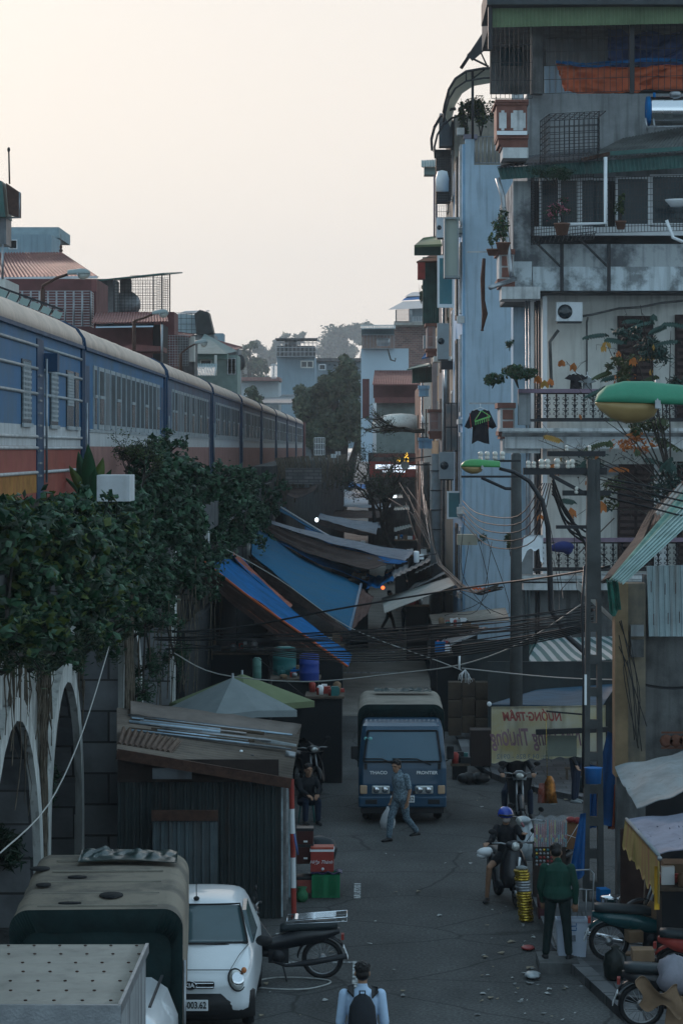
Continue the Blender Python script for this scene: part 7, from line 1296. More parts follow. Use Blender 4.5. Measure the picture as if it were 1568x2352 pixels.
def car(X, y, label, name='parked_car', W=1.6, L_=3.5, front=True, sc=1.0, Hs=1.0):
    t = thing(name, (X, y, 0), label, 'car'); h = W/2
    # longitudinal stations: (y, z_low, z_belt, z_top, half width bottom, half width top)
    st_ = [(0.0, .30, .60, .62, .60, .56), (.06, .24, .68, .72, .72, .66), (.25, .20, .76, .82, h-.03, .72), (.55, .18, .80, .92, h, .74), (.82, .18, .86, .98, h, .72), (1.05, .18, .90, 1.12, h, .66), (1.45, .18, .92, 1.40, h, .58), (1.65, .18, .92, 1.455, h, .57), (2.3, .18, .93, 1.48, h, .57), (2.9, .18, .94, 1.46, h, .57), (3.2, .2, .94, 1.36, h-.02, .57), (3.42, .25, .90, 1.0, h-.06, .62), (3.5, .35, .8, .85, .7, .6)]
    rg = []
    for yy_, zl, zb, zt, hb, ht in st_:
        half = [(hb*.9, zl), (hb, zl+.1), (hb+.0, (zl+zb)/2), (hb-.02, zb), (hb-.06, zb+.02*(zt > zb+.1)), ((ht+.02), max(zb+.03, zt-.10)), (ht-.06, max(zb+.035, zt-.02)), (ht*.5, zt), (0, zt+.005)]
        rg.append([Vector((X+x, y+yy_, z*Hs)) for x, z in half]+[Vector((X-x, y+yy_, z*Hs)) for x, z in half[-2::-1]])
    body = MB().loft(rg, 0, True).build('body', carw, t, sub=1)
    lerpz = lambda v: (y+.86+(1.40-.86)*v, (.985+(1.395-.985)*v)*Hs)
    f = MB(); f.grid(lambda u, v: Vector((X+(u-.5)*2*(.69-.13*v), lerpz(v)[0]-.035+.10*(2*u-1)**2*.8, lerpz(v)[1]+.025-.015*(2*u-1)**2)), 16, 8, .01); f = f.build('windscreen', cglass, t)
    b = MB(); e = [Vector((X+(u-.5)*2*(.69-.13*v), lerpz(v)[0]-.04+.10*(2*u-1)**2*.8, lerpz(v)[1]+.03)) for u, v in [(k/10, 0) for k in range(11)]+[(1, k/6) for k in range(1, 7)]+[(1-k/10, 1) for k in range(1, 11)]+[(0, 1-k/6) for k in range(1, 7)]]; b.tube(e+[e[0]], .013, 5); b.build('screen_seal', blk, f)
    b = MB(); b.tube([Vector((X-.55, y+.80, 1.01*Hs)), Vector((X+.1, y+.79, 1.02*Hs)), Vector((X+.45, y+.84, .99*Hs))], .012, 5); b.build('wiper', blackm, t)
    for sx in (-1, 1):
        b = MB(); b.add([Vector((X+sx*q[0], y+q[1], q[2]*Hs)) for q in ((h-.045, 1.15, .96), (h-.04, 2.2, .97), (.625, 2.15, 1.37), (.64, 1.5, 1.33))]+[Vector((X+sx*(q[0]-.05), y+q[1], q[2]*Hs)) for q in ((h-.045, 1.15, .96), (h-.04, 2.2, .97), (.625, 2.15, 1.37), (.64, 1.5, 1.33))], [(0, 1, 2, 3), (7, 6, 5, 4), (0, 4, 5, 1), (1, 5, 6, 2), (2, 6, 7, 3), (3, 7, 4, 0)]); b.build('side_window', cglass, t)
        b = MB(); b.ell((X+sx*(h+.09), y+1.1, 1.0*Hs), (.11, .06, .075)); o = b.build('mirror', carb, t)
        for yy_ in (.62, 2.9): wheelset(t, (X+sx*(h-.09), y+yy_, .28), .28, .17)
        if front:
            M = Matrix.Rotation(R(90-28), 3, 'X') @ Matrix.Rotation(R(0), 3, 'Z'); p = Vector((X+sx*.585, y+.085, .69)); q = Matrix.Rotation(sx*R(28), 3, 'Z') @ M
            o = MB().lathe([(.001, .045), (.07, .04), (.11, .02), (.125, -.02), (.125, -.1)], p, 20, 0, q, sx=.86, sy=1.15).build('headlight', clear, t); b = MB(); b.lathe([(.03, .052), (.085, .056), (.09, .046)], p, 16, 0, q); b.build('reflector', chrome, o)
            b = MB(); pr = [(math.cos(2*math.pi*k/24)*.86*.127, math.sin(2*math.pi*k/24)*1.15*.127) for k in range(25)]; b.tube([q @ Vector((a_, c_, -.0))+p for a_, c_ in pr], .011, 5); b.build('rim', carb, o)
            b = MB(); b.ell(p+Vector((sx*.09, .06, .11)), (.035, .04, .04)); b.build('indicator', mat('orange lens', (.5, .17, .06), .3, var=.1), o)
    if front:
        b = MB(); b.loft([[Vector((X+x*(h+.012), y-.05+dy+(.30*abs(x)**4), z)) for x in (-1, -.8, -.4, 0, .4, .8, 1)]+[Vector((X+x*(h-.05), y+.12+dy+(.30*abs(x)**4), z)) for x in (1, .8, .4, 0, -.4, -.8, -1)] for z, dy in ((.19, .06), (.3, .0), (.42, -.01), (.53, .03))], 0, True); b.build('bumper', carb, t)
        b = MB(); b.loft([[Vector((X+x*.30, y-.035+.02*abs(x)-.0, z)), Vector((X+x*.34, y+.03, z))] for x in (-1, 1) for z in ()], 0) if False else b.box(X-.31, y-.045, .60, X+.31, y+.02, .685); g_ = b.build('grille', carb, t, bevel=.02); b = MB(); b.tube([(X-.3, y-.05, .62), (X+.3, y-.05, .62)], .008); b.tube([(X-.3, y-.05, .67), (X+.3, y-.05, .67)], .006); b.build('chrome_bar', chrome, g_)
        b = MB(); b.lathe([(.001, .0), (.085, .0), (.085, .012), (.001, .012)], (X, y-.055, .645), 20, 0, Matrix.Rotation(R(90), 3, 'X'), sx=1, sy=.62); bg_ = b.build('badge', blk, t); text('badge_letters', 'KIA', whitec, Vector((X, y-.07, .645)), .075, bg_, sx=1.1, bold=.002)
        b = MB(); b.tube([Vector((X+.088*math.cos(a), y-.068, .645+.055*math.sin(a))) for a in [2*math.pi*k/24 for k in range(25)]], .005, 4); b.build('badge_ring', chrome, bg_)
        pl = MB().box(X-.235, y-.085, .33, X+.235, y-.07, .47).build('number_plate', whitec, t, bevel=.006); text('plate_text', '30D-003.62', blk, Vector((X, y-.09, .40)), .115, pl, sx=.78, bold=.002)
    b = MB(); b.tube([Vector((X-.70, y+.95, .985*Hs)), Vector((X-.60, y+.5, .93*Hs)), Vector((X-.50, y+.16, .80*Hs)), Vector((X+.50, y+.16, .80*Hs)), Vector((X+.60, y+.5, .93*Hs)), Vector((X+.70, y+.95, .985*Hs))], .006, 4); b.build('bonnet_seam', blk, t)
    b = MB(); b.tube([(X-.02, y+1.62, 1.46*Hs), (X-.02, y+1.58, 1.66*Hs)], .006); b.ell((X-.02, y+1.62, 1.46*Hs), (.04, .05, .03)); b.build('aerial', blk, t); return t
car(-2.27, F/182.5, 'small white hatchback with black front bumper parked beside the canvas roofed truck')
t = thing('white_van', (-3.0, 27.4, 0), 'white micro van squeezed between the box truck and the white hatchback', 'van')
b = MB(); rg = [[Vector((x, y_, z)) for x, z in ((-3.75, .4), (-3.78, 1.0), (-3.7, 1.35-dz), (-3.5, 1.47-dz), (-2.45, 1.47-dz), (-2.27, 1.35-dz), (-2.17, 1.0), (-2.15, .4))] for y_, dz in ((27.5, .75), (27.55, .55), (28.15, .02), (28.3, 0), (30.0, 0), (30.25, .15))]; b.loft(rg, 0, True); b.build('body', carw, t)
b = MB(); b.add([Vector(q) for q in ((-3.6, 27.60, .98), (-2.32, 27.60, .98), (-2.42, 28.08, 1.42), (-3.5, 28.08, 1.42))]+[Vector(q)+Vector((0, -.02, .02)) for q in ((-3.6, 27.60, .98), (-2.32, 27.60, .98), (-2.42, 28.08, 1.42), (-3.5, 28.08, 1.42))], [(0, 1, 2, 3), (4, 5, 6, 7), (0, 4, 5, 1), (1, 5, 6, 2), (2, 6, 7, 3), (3, 7, 4, 0)]); b.build('windscreen', cglass, t)
MB().bar((-2.33, 28.3, 1.49), (-2.33, 30, 1.49), .03, .015).build('roof_rail', blackm, t); MB().bar((-2.2, 28.2, 1.12), (-2.2, 28.5, 1.12), .015, .10).build('side_window', cglass, t); [wheelset(t, (sx, 28.3, .28), .28, .17) for sx in (-3.65, -2.28)]
# ---------------------------------------------------------------- motorcycles
mback = mat('bike black', (.012, .014, .018), .3, var=.2, ns=4, spec=.5); teal = mat('bike teal', (.01, .07, .08), .25, var=.15, coat=.4); silver = mat('bike silver', (.42, .47, .50), .3, var=.1, metal=.3); seatm = mat('vinyl seat', (.025, .035, .04), .45, var=.2)
def T_(m4, b): b.v = [tuple(m4 @ Vector(p)) for p in b.v]; return b
def moto(loc, rz, label, kind='cub', body=mback, rack=False, screen=False, flip=0, lean=0, extra=None):
    """forward is local +X, wheels along X"""
    t = thing('motorcycle' if kind == 'cub' else 'scooter', loc, label, 'motorcycle', rz=rz, local=True); M4 = Matrix.Rotation(R(lean), 4, 'X')
    def B(name, m, b, par=None): return T_(M4, b).build(name, m, par or t)
    r = .29 if kind == 'cub' else .235; wb = 1.22; fx, rx = wb/2, -wb/2
    for x in (fx, rx):
        b = MB(); b.wheel((x, 0, r), r, .075 if kind == 'cub' else .11, 28, 0, 'Y'); o = B('wheel', blk, b); b = MB(); b.wheel((x, 0, r), r-.05, .03, 24, 0, 'Y')
        for k in range(18 if kind == 'cub' else 6): a = 2*math.pi*k/(18 if kind == 'cub' else 6); b.tube([(x, .02*(-1)**k, r), (x+math.cos(a)*(r-.06), 0, r+math.sin(a)*(r-.06))], .0035 if kind == 'cub' else .018, 4)
        b.lathe([(.055, -.06), (.055, .06)], (x, 0, r), 12, 0, Matrix.Rotation(R(90), 3, 'X')); B('rim', steel, b, o)
    b = MB()
    for sy in (-.06, .06): b.tube([(fx, sy, r), (fx-.2, sy, .72), (fx-.27, sy*.8, .92)], .022, 8)
    B('fork', steel if kind == 'cub' else blackm, b)
    for x, a0, a1, w_ in ((fx, .2, 2.6, .06), (rx, .1, 2.5, .075)):
        b = MB(); rg = []
        for k in range(13): a = a0+(a1-a0)*k/12; c_, s_ = math.cos(a), math.sin(a); R1 = r+.05; rg.append([Vector((x+c_*R1, -w_, r+s_*R1-.02)), Vector((x+c_*(R1+.02), 0, r+s_*(R1+.02))), Vector((x+c_*R1, w_, r+s_*R1-.02)), Vector((x+c_*(R1-.008), 0, r+s_*(R1-.008)))])
        b.loft(rg); B('mudguard', body, b)
    b = MB(); rgs = lambda L_: [[Vector((x, y*c, z)) for y, z in ((-1, z0), (-1, (z0+z1)/2), (-.8, z1), (.8, z1), (1, (z0+z1)/2), (1, z0))] for x, c, z0, z1 in L_]
    if kind == 'cub':
        b.loft(rgs([(.38, .05, .72, .92), (.25, .07, .45, .80), (.1, .08, .42, .58), (-.1, .10, .45, .66), (-.35, .12, .50, .74), (-.62, .11, .56, .74), (-.85, .06, .66, .72)]), 0, True); B('frame_cover', body, b)
        b = MB(); b.grid(lambda u, v: Vector((.40-.10*u+.08*abs(v-.5)*-2, (v-.5)*.52*(1-.3*u), .92-.55*u)), 8, 8, .02); B('leg_shield', body, b)
    else:
        b.loft(rgs([(.20, .20, .26, .36), (-.1, .2, .24, .36), (-.25, .17, .28, .66), (-.5, .19, .38, .74), (-.8, .15, .46, .72), (-.95, .07, .56, .68)]), 0, True); B('rear_body', body, b)
        b = MB(); rg = []
        for u in range(7):
            z = .30+.66*u/6; w_ = [.16, .22, .24, .23, .20, .16, .10][u]; xx = fx-.06-.16*u/6-(.10 if u == 0 else 0); rg.append([Vector((xx-.10, -w_, z)), Vector((xx, -w_*.75, z)), Vector((xx+.08, 0, z)), Vector((xx, w_*.75, z)), Vector((xx-.10, w_, z)), Vector((xx-.14, 0, z))])
        b.loft(rg, 0, True); sh_ = B('front_apron', body, b); b = MB(); b.tube([(fx+.02, .03, .82), (fx+.05, .0, .62)], [.022, .016], 6); B('chrome_strip', whitec, b, sh_)
    b = MB(); b.loft([[Vector((x, y*w_, z+ (0 if abs(y) > .7 else .03))) for y in (-1, -.6, .6, 1)]+[Vector((x, y*w_*.9, z-.07)) for y in (1, -1)] for x, w_, z in ((-.02, .08, .74), (-.12, .11, .77), (-.4, .13, .785), (-.7, .125, .80), (-.82, .09, .80))], 0, True); B('seat', seatm, b)
    b = MB(); b.box(-.14, -.10, .25, .14, .10, .44); b.lathe([(.09, -.12), (.09, .12)], (.0, 0, .34), 14, 0, Matrix.Rotation(R(90), 3, 'X')); b.tube([(.1, 0, .36), (.28, 0, .38)], .06, 10); B('engine', blackm, b)
    b = MB(); b.tube([(.1, .10, .28), (-.1, .13, .22), (-.4, .14, .26), (-.95, .15, .36)], [.02, .022, .045, .04], 10); e = B('exhaust', chrome if body is teal else blackm, b)
    b = MB(); b.tube([(fx-.33, -.34, 1.0), (fx-.3, -.2, 1.01), (fx-.27, 0, .96), (fx-.3, .2, 1.01), (fx-.33, .34, 1.0)], .014, 8); hb = B('handlebar', steel, b); b = MB(); [b.tube([(fx-.33, s_*.25, 1.0), (fx-.345, s_*.37, .995)], .02, 8) for s_ in (-1, 1)]; B('grip', blk, b, hb)
    b = MB(); b.ell((fx-.22, 0, .98), (.12, .15, .08)); hc = B('headlight_cowl', body, b); b = MB(); b.ell((fx-.13, 0, .97), (.05, .085 if kind == 'cub' else .075, .06 if kind == 'cub' else .075)); B('headlight', clear, b, hc)
    for s_ in (-1, 1):
        b = MB(); b.tube([(fx-.31, s_*.22, 1.0), (fx-.28, s_*.33, 1.16)], .006, 5); o = B('mirror', blackm, b); b = MB(); b.ell((fx-.28, s_*.35, 1.2), (.02, .065, .045)); B('mirror_head', blk, b, o)
    b = MB(); b.box(rx-.3, -.05, .56, rx-.26, .05, .64); B('tail_light', redp, b)
    b = MB(); b.add([(rx-.36, -.09, .30), (rx-.36, .09, .30), (rx-.30, .09, .46), (rx-.30, -.09, .46), (rx-.35, -.09, .30), (rx-.35, .09, .30), (rx-.29, .09, .46), (rx-.29, -.09, .46)], [(0, 1, 2, 3), (7, 6, 5, 4), (0, 4, 5, 1), (3, 2, 6, 7)]); B('number_plate', whitec, b)
    if rack:
        b = MB(); z = .86
        for y0 in (-.19, .19): b.tube([(-.12, y0, z), (-.95, y0, z+.06)], .009, 5)
        b.tube([(-.95, -.19, z+.06), (-.95, .19, z+.06)], .009, 5); b.tube([(-.12, -.19, z), (-.12, .19, z)], .009, 5); b.tube([(-.12, -.19, z-.04), (-.95, -.19, z+.0), (-.95, .19, z), (-.12, .19, z-.04)], .006, 4)
        for k in range(6): b.tube([(-.2, -.13+k*.05, z+.01), (-.8, -.13+k*.05, z+.055)], .008, 5)
        for x in (-.25, -.5, -.78): b.box(x-.02, -.16, z+.005, x+.02, .16, z+.025+.0)
        B('luggage_rack', chrome, b)
    b = MB(); b.tube([(-.05, .1, .26), (-.12, .22, .02)], .012, 6); B('side_stand', blackm, b)
    return t
moto(G(640, 2249), R(180), 'black underbone motorcycle with a chrome luggage rack parked beside the tin shed', 'cub', mback, True, lean=-4)
moto(Vector((3.99, 37.9, .13)), R(-3), 'dark teal motorcycle with a long chrome exhaust parked on the right pavement', 'cub', teal, lean=5)
moto(Vector((4.0, 33.5, .13)), R(-6), 'dark motorcycle at the lower right corner loaded with a grey sack and torn cardboard', 'cub', mback, lean=4)
r1 = moto(G(1190, 1889), R(-90), 'dark motorcycle with a silver nose ridden towards the camera below the banner', 'cub', mback)
tag(MB().box(0, 0, 0, 1, 1, 1).build('x', blk), '', '') if False else None
T2 = Matrix.Identity(4)
b = MB(); b.loft([[Vector((.42, -.13, .88)), Vector((.47, 0, .90)), Vector((.42, .13, .88)), Vector((.40, 0, .9))], [Vector((.36, -.15, .98)), Vector((.44, 0, 1.0)), Vector((.36, .15, .98)), Vector((.34, 0, 1.0))], [Vector((.3, -.06, 1.06)), Vector((.34, 0, 1.07)), Vector((.3, .06, 1.06)), Vector((.28, 0, 1.06))]], 0, True); b.build('nose_panel', silver, r1)
r2 = moto(G(1166, 2072), R(-78), 'glossy black scooter with round headlamp ridden by the person in the blue helmet', 'scooter', mback)
moto(G(1236, 2010), R(-135), 'silver white scooter parked behind the stacked goods', 'scooter', silver)
moto(Vector((-1.35, 57.5, 0)), R(-70), 'dark motorcycle loaded with a black sheet parked left of the truck', 'cub', mback)
moto(P(895, 1250, 42)+Vector((0, 0, -(P(895, 1250, 42).z))), R(80), 'distant motorcycle being ridden away between the far stalls', 'cub', mback)
o = MB().grid(lambda u, v: Vector((-2.0+1.0*u, 57.2+.9*v, .25+.95*math.sin(math.pi*min(1, max(0, u)))**.5*(1-.15*v)+.08*noise.noise((u*6, v*6, 0)))), 24, 16, .02).build('black_cover', mat('black cover', (.008, .009, .011), .6, var=.4)); tag(o, 'black sheet heaped over the motorcycle left of the truck', 'cover')
# ---------------------------------------------------------------- people
skin = mat('skin', (.30, .17, .11), .55, var=.1, ns=8, bump=.05); hairm = mat('black hair', (.010, .008, .008), .5, var=.3, ns=20, bump=.4)
def ev(o, vox=None, smooth=2):
    if vox: m_ = o.modifiers.new('r', 'REMESH'); m_.mode = 'VOXEL'; m_.voxel_size = vox; m_.use_smooth_shade = True
    if smooth: m_ = o.modifiers.new('s', 'SMOOTH'); m_.iterations = smooth; m_.factor = .5
    dg = bpy.context.evaluated_depsgraph_get(); me = bpy.data.meshes.new_from_object(o.evaluated_get(dg)); o.modifiers.clear(); o.data = me
    return o
def limb(b, pts, rs_, n=12):
    P_ = []; R_ = []
    for i in range(len(pts)-1):
        for k in range(4): u = k/4; P_.append(Vector(pts[i]).lerp(Vector(pts[i+1]), u)); R_.append(rs_[i]*(1-u)+rs_[i+1]*u)
    P_.append(Vector(pts[-1])); R_.append(rs_[-1]); b.tube(P_, R_, n)
    for p, r in zip(pts, rs_): b.ell(p, (r, r, r), 0, 10, 8)
def hand(b, wr, d, up, k=1.0, curl=.35, s_=1):
    wr = Vector(wr); d = Vector(d).normalized(); up = (Vector(up)-d*Vector(up).dot(d)).normalized(); sd_ = d.cross(up)*s_
    for i in range(4): b.tube([wr+sd_*(i-1.5)*.017*k, wr+d*.085*k+sd_*(i-1.5)*.021*k], [.016*k, .014*k], 7)
    for i, L_ in enumerate((.062, .075, .07, .055)):
        p = wr+d*.085*k+sd_*(i-1.5)*.021*k; q1 = p+(d*math.cos(curl)-up*math.sin(curl))*L_*.55*k; q2 = q1+(d*math.cos(curl*2.3)-up*math.sin(curl*2.3))*L_*.5*k; b.tube([p, q1, q2], [.0105*k, .0095*k, .008*k], 7); b.ell(q2, (.008*k,)*3, 0, 6, 5)
    p = wr+d*.02*k-sd_*.03*k; b.tube([p, p+d*.035*k-sd_*.022*k, p+d*.065*k-sd_*.024*k-up*.01], [.014*k, .011*k, .009*k], 7)
def head(b, c, M, k=1.0, face=True):
    """c centre of the head, M 3x3 orientation, face towards local -Y"""
    def q(x, y, z): return Vector(c)+M @ (Vector((x, y, z))*k)
    E = lambda p, r: b.ell(q(*p), tuple(x*k for x in r), 0, 14, 10, M)
    E((0, .012, .03), (.076, .095, .09)); E((0, -.01, -.04), (.062, .075, .075)); E((0, -.045, -.085), (.035, .035, .03))
    E((0, -.098, -.015), (.014, .02, .022)); E((0, -.088, .012), (.012, .012, .03)); E((-.077, .012, -.01), (.012, .022, .033)); E((.077, .012, -.01), (.012, .022, .033)); E((0, -.078, -.055), (.024, .016, .012)); E((-.03, -.082, .028), (.022, .012, .01)); E((.03, -.082, .028), (.022, .012, .01))
def person(label, loc, rz, hip, neck, hd, sh, el, wr, kn, an, top, leg, sleeve=1.0, hair='short', hw=.165, shw=.19, toe=((0, -1), (0, -1)), hdrot=(0, 0, 0), shoe=None, fat=1.0, helmet=None, nohead=False, legskin=False, hcurl=.35):
    t = thing('person', loc, label, 'person', rz=rz, local=True); V = Vector; hip = V(hip); neck = V(neck); up = (neck-hip); Hn = up.normalized()
    def torso(b, e):
        lat = V((1, 0, 0)); fw = lat.cross(Hn).normalized()*-1
        for u, wx, wy in ((-.08, .13, .10), (0, hw, .115), (.14, hw*.97, .11), (.32, hw*.84, .10), (.55, hw*.95, .11), (.75, shw*.95, .115), (.88, shw*.85, .10)):
            pass
        rg = [[hip+up*u+lat*(math.cos(a)*(wx+e)*fat)+fw*(math.sin(a)*(wy+e)*fat) for a in [2*math.pi*k/16 for k in range(16)]] for u, wx, wy in ((-.16, .11, .09), (-.06, hw*.95, .115), (.08, hw, .118), (.3, hw*.86, .10), (.55, hw*.95, .11), (.76, shw*.93, .112), (.88, shw*.72, .09), (.97, .07, .07), (1.0, .055, .06))]
        b.loft(rg)
    b = MB(); torso(b, -.004)
    for i in (0, 1):
        hj = hip+V(((-1, 1)[i]*.088, 0, -.03)); limb(b, [hj, V(kn[i]), V(an[i])], [.078, .052, .034]); limb(b, [V(sh[i]), V(el[i]), V(wr[i])], [.048, .036, .025])
        d = V(wr[i])-V(el[i]); hand(b, V(wr[i]), d, (0, 1, .2) if abs(d.normalized().z) > .5 else (0, 0, 1), 1.0, hcurl, 1 if i else -1)
        f = V((toe[i][0], toe[i][1], 0)).normalized(); b.tube([V(an[i])-f*.04+V((0, 0, -.05)), V(an[i])+f*.13+V((0, 0, -.06))], [.034, .03], 8)
    M = Matrix.Rotation(hdrot[2], 3, 'Z') @ Matrix.Rotation(hdrot[0], 3, 'X')
    limb(b, [neck-Hn*.02, V(hd)-V((0, 0, .05))], [.055, .052])
    if not nohead: head(b, hd, M)
    ev(b.build('body', skin, t), .009, 2)
    if not nohead and not helmet:
        b = MB()
        for sx in (-.031, .031): b.ell(V(hd)+M @ V((sx, -.088, .014)), (.013, .006, .007), 0, 8, 5, M)
        b.build('eyes', blk, t); b = MB(); q = lambda x, y, z: V(hd)+M @ V((x, y, z))
        rh = random.Random(5)
        b.ell(q(0, .022, .05), (.086, .098, .082), 0, 16, 12, M); b.ell(q(0, .05, -.01), (.078, .07, .07), 0, 14, 10, M)
        if hair == 'long': b.ell(q(0, .06, -.06), (.075, .05, .09), 0, 14, 10, M)
        for k in range(70):
            a = rh.uniform(0, 6.28); e = rh.uniform(.15, 1.4); p = V((math.cos(a)*math.cos(e)*.084, .022+math.sin(a)*math.cos(e)*.096, .05+math.sin(e)*.082))
            if p.y < -.05 and p.z < .08: continue
            o_ = (p-V((0, .02, .05))).normalized(); b.tube([V(hd)+M @ (p-o_*.02), V(hd)+M @ (p+o_*.012+V((rh.uniform(-.012, .012), rh.uniform(-.012, .012), -.004)))], [.018, .006], 5)
        ev(b.build('hair', hairm, t), .008, 1)
    if helmet:
        b = MB(); q = V(hd); rg = []
        for k in range(10): a = math.pi/2*k/9.5-.35; rg.append([q+M @ V((math.cos(p_)*.128*math.cos(a), .012+math.sin(p_)*.15*math.cos(a), .02+.13*math.sin(a)+(.0 if math.sin(p_) > -.3 else .02*(k < 3)))) for p_ in [2*math.pi*j/18 for j in range(18)]])
        b.loft(rg); hl = b.build('helmet', helmet, t); b = MB(); b.tube([q+M @ V((-.12, -.06, .03)), q+M @ V((0, -.17, .045)), q+M @ V((.12, -.06, .03))], .016, 6); b.build('visor', mback, hl); b = MB(); b.ell(q+M @ V((0, -.07, -.05)), (.068, .05, .05), 0, 12, 8, M); b.build('face_mask', mat('mask cloth', (.35, .30, .28), .8, var=.1), t)
    b = MB(); torso(b, .014)
    hem = hip-Hn*.02; 
    for i in (0, 1):
        if sleeve >= 1: limb(b, [V(sh[i]), V(el[i]), V(el[i]).lerp(V(wr[i]), .93)], [.062, .052, .042])
        else: limb(b, [V(sh[i]), V(sh[i]).lerp(V(el[i]), sleeve*1.2)], [.064, .056])
    limb(b, [neck-Hn*.05, neck+Hn*.02], [.066, .06]); ev(b.build('shirt', top, t), .010, 2)
    b = MB(); rg = [[hip+up*u+V((math.cos(a)*(wx), math.sin(a)*wy, 0))*fat for a in [2*math.pi*k/16 for k in range(16)]] for u, wx, wy in ((-.17, .10, .09), (-.06, hw+.012, .128), (.06, hw+.010, .126))]; b.loft(rg)
    for i in (0, 1):
        hj = hip+V(((-1, 1)[i]*.09, 0, -.03)); k_ = V(kn[i]); a_ = V(an[i])
        if legskin: limb(b, [hj, hj.lerp(k_, .6)], [.092, .08])
        else: limb(b, [hj, k_, k_.lerp(a_, .93)], [.094, .068, .055])
    ev(b.build('trousers', leg, t), .010, 2)
    for i in (0, 1):
        f = V((toe[i][0], toe[i][1], 0)).normalized(); a_ = V(an[i]); b = MB(); s_ = Vector((f.y, -f.x, 0))
        rg = [[a_+f*x+s_*(math.cos(p_)*w_)+V((0, 0, -.083+h_*(.5+.5*math.sin(p_)))) for p_ in [2*math.pi*j/12 for j in range(12)]] for x, w_, h_ in ((-.075, .025, .05), (-.05, .036, .07), (0, .042, .085), (.07, .046, .065), (.13, .044, .05), (.175, .025, .035))]; b.loft(rg); b.build('shoe', shoe or blk, t)
    return t
grn = mat('dark green shirt', (.007, .048, .034), .85, var=.2, ns=6, bump=.3, bs=15); grd = mat('dark green trousers', (.006, .018, .018), .85, var=.25, ns=6, bump=.3, bs=15); blkc = mat('black jacket', (.010, .012, .016), .75, var=.3, ns=6, bump=.3, bs=15); lbl = mat('pale blue shirt', (.42, .56, .74), .8, var=.12, ns=6, bump=.4, bs=12)
pat = mat('patterned cotton', (.20, .27, .32), .85, ns=26, col2=(.09, .13, .16), pw=(.46, .54), bump=.2); wpt = mat('patterned trousers', (.14, .20, .24), .85, ns=30, col2=(.07, .10, .13), pw=(.46, .54), bump=.2); navy = mat('navy jeans', (.012, .022, .045), .85, var=.25, ns=6)
# woman walking with a carrier bag
w_ = person('person in patterned grey pyjamas walking in front of the blue truck with a white bag', G(920, 1932), R(-48), (0, 0, .82), (-.01, -.04, 1.28), (-.04, -.08, 1.41), [(-.155, 0, 1.22), (.155, 0, 1.22)], [(-.20, .06, .98), (.20, .05, .97)], [(-.21, -.02, .78), (.22, -.03, .76)], [(-.09, -.17, .44), (.09, .06, .44)], [(-.09, -.22, .085), (.09, .33, .16)], pat, wpt, .65, 'short', .155, .16, ((0, -1), (0, -1)), (.12, 0, .25))
b = MB(); b.lathe([(.02, .0), (.13, .03), (.15, .15), (.11, .28), (.03, .40), (.02, .44)], (0, 0, 0), 14, sy=.5); o = b.build('carrier_bag', mat('white bag plastic', (.6, .62, .64), .4, var=.2, ns=4, tl=.2), base=(0, 0, 0)); o.location = P(890, 1906, 120.5); tag(o, 'white plastic carrier bag held by the person in patterned pyjamas', 'bag')
# young man with backpack, from behind (faces +Y)
yl = P(832, 1030+7.4*208, 208); yl.z = 0
person('person in a pale blue shirt with a black backpack walking away at bottom centre', yl, R(180), (0, 0, .95), (0, -.02, 1.44), (0, -.03, 1.60), [(-.20, 0, 1.37), (.20, 0, 1.37)], [(-.245, .02, 1.07), (.245, .02, 1.07)], [(-.235, -.10, .84), (.235, -.10, .84)], [(-.10, -.05, .5), (.10, .04, .5)], [(-.11, 0, .085), (.11, .12, .09)], lbl, navy, 1.0, 'short', .17, .20)
t = thing('backpack', yl+Vector((0, -.2, .85)), 'black backpack with grey stripes worn over the pale blue shirt', 'backpack'); b = MB()
b.loft([[yl+Vector((math.cos(a)*w_, -.13-d_*.5+math.sin(a)*d_*.6, z)) for a in [2*math.pi*k/16 for k in range(16)]] for z, w_, d_ in ((.86, .12, .12), (.90, .15, .18), (1.1, .16, .20), (1.28, .14, .17), (1.37, .09, .10), (1.40, .04, .05))]); b.build('bag', mat('backpack cloth', (.012, .016, .022), .7, var=.3, ns=5), t)
b = MB(); b.tube([yl+Vector((-.03, -.17, 1.38)), yl+Vector((-.03, -.18, 1.44)), yl+Vector((.03, -.18, 1.44)), yl+Vector((.03, -.17, 1.38))], .009, 6); b.build('handle', blk, t)
for sx in (-1, 1): MB().bil(yl+Vector((sx*.10, -.15, 1.36)), yl+Vector((sx*.17, -.09, 1.42)), yl+Vector((sx*.17, .08, 1.43)), yl+Vector((sx*.10, .08, 1.45)), 1, 4, .02).build('strap', blk, t); b = MB(); b.tube([yl+Vector((sx*.02+.02, -.265, .9)), yl+Vector((sx*.018+.02, -.26, 1.2))], .005, 4); b.build('stripe', steel, t)
# man in green, from behind, looking down
gl = Vector((P(1280, 0, 161.6).x, F/161.6, .13))
person('person in a dark green jacket standing with his back to us beside the white bin', gl, R(172), (0, 0, .90), (0, -.05, 1.37), (.03, -.13, 1.50), [(-.19, 0, 1.31), (.19, 0, 1.31)], [(-.26, .0, 1.03), (.25, -.03, 1.03)], [(-.25, -.04, .80), (.22, -.12, .80)], [(-.13, -.02, .47), (.13, -.02, .47)], [(-.16, 0, .085), (.17, 0, .085)], grn, grd, 1.0, 'short', .175, .195, ((-.2, -1), (.2, -1)), (.5, 0, .1), fat=1.12)
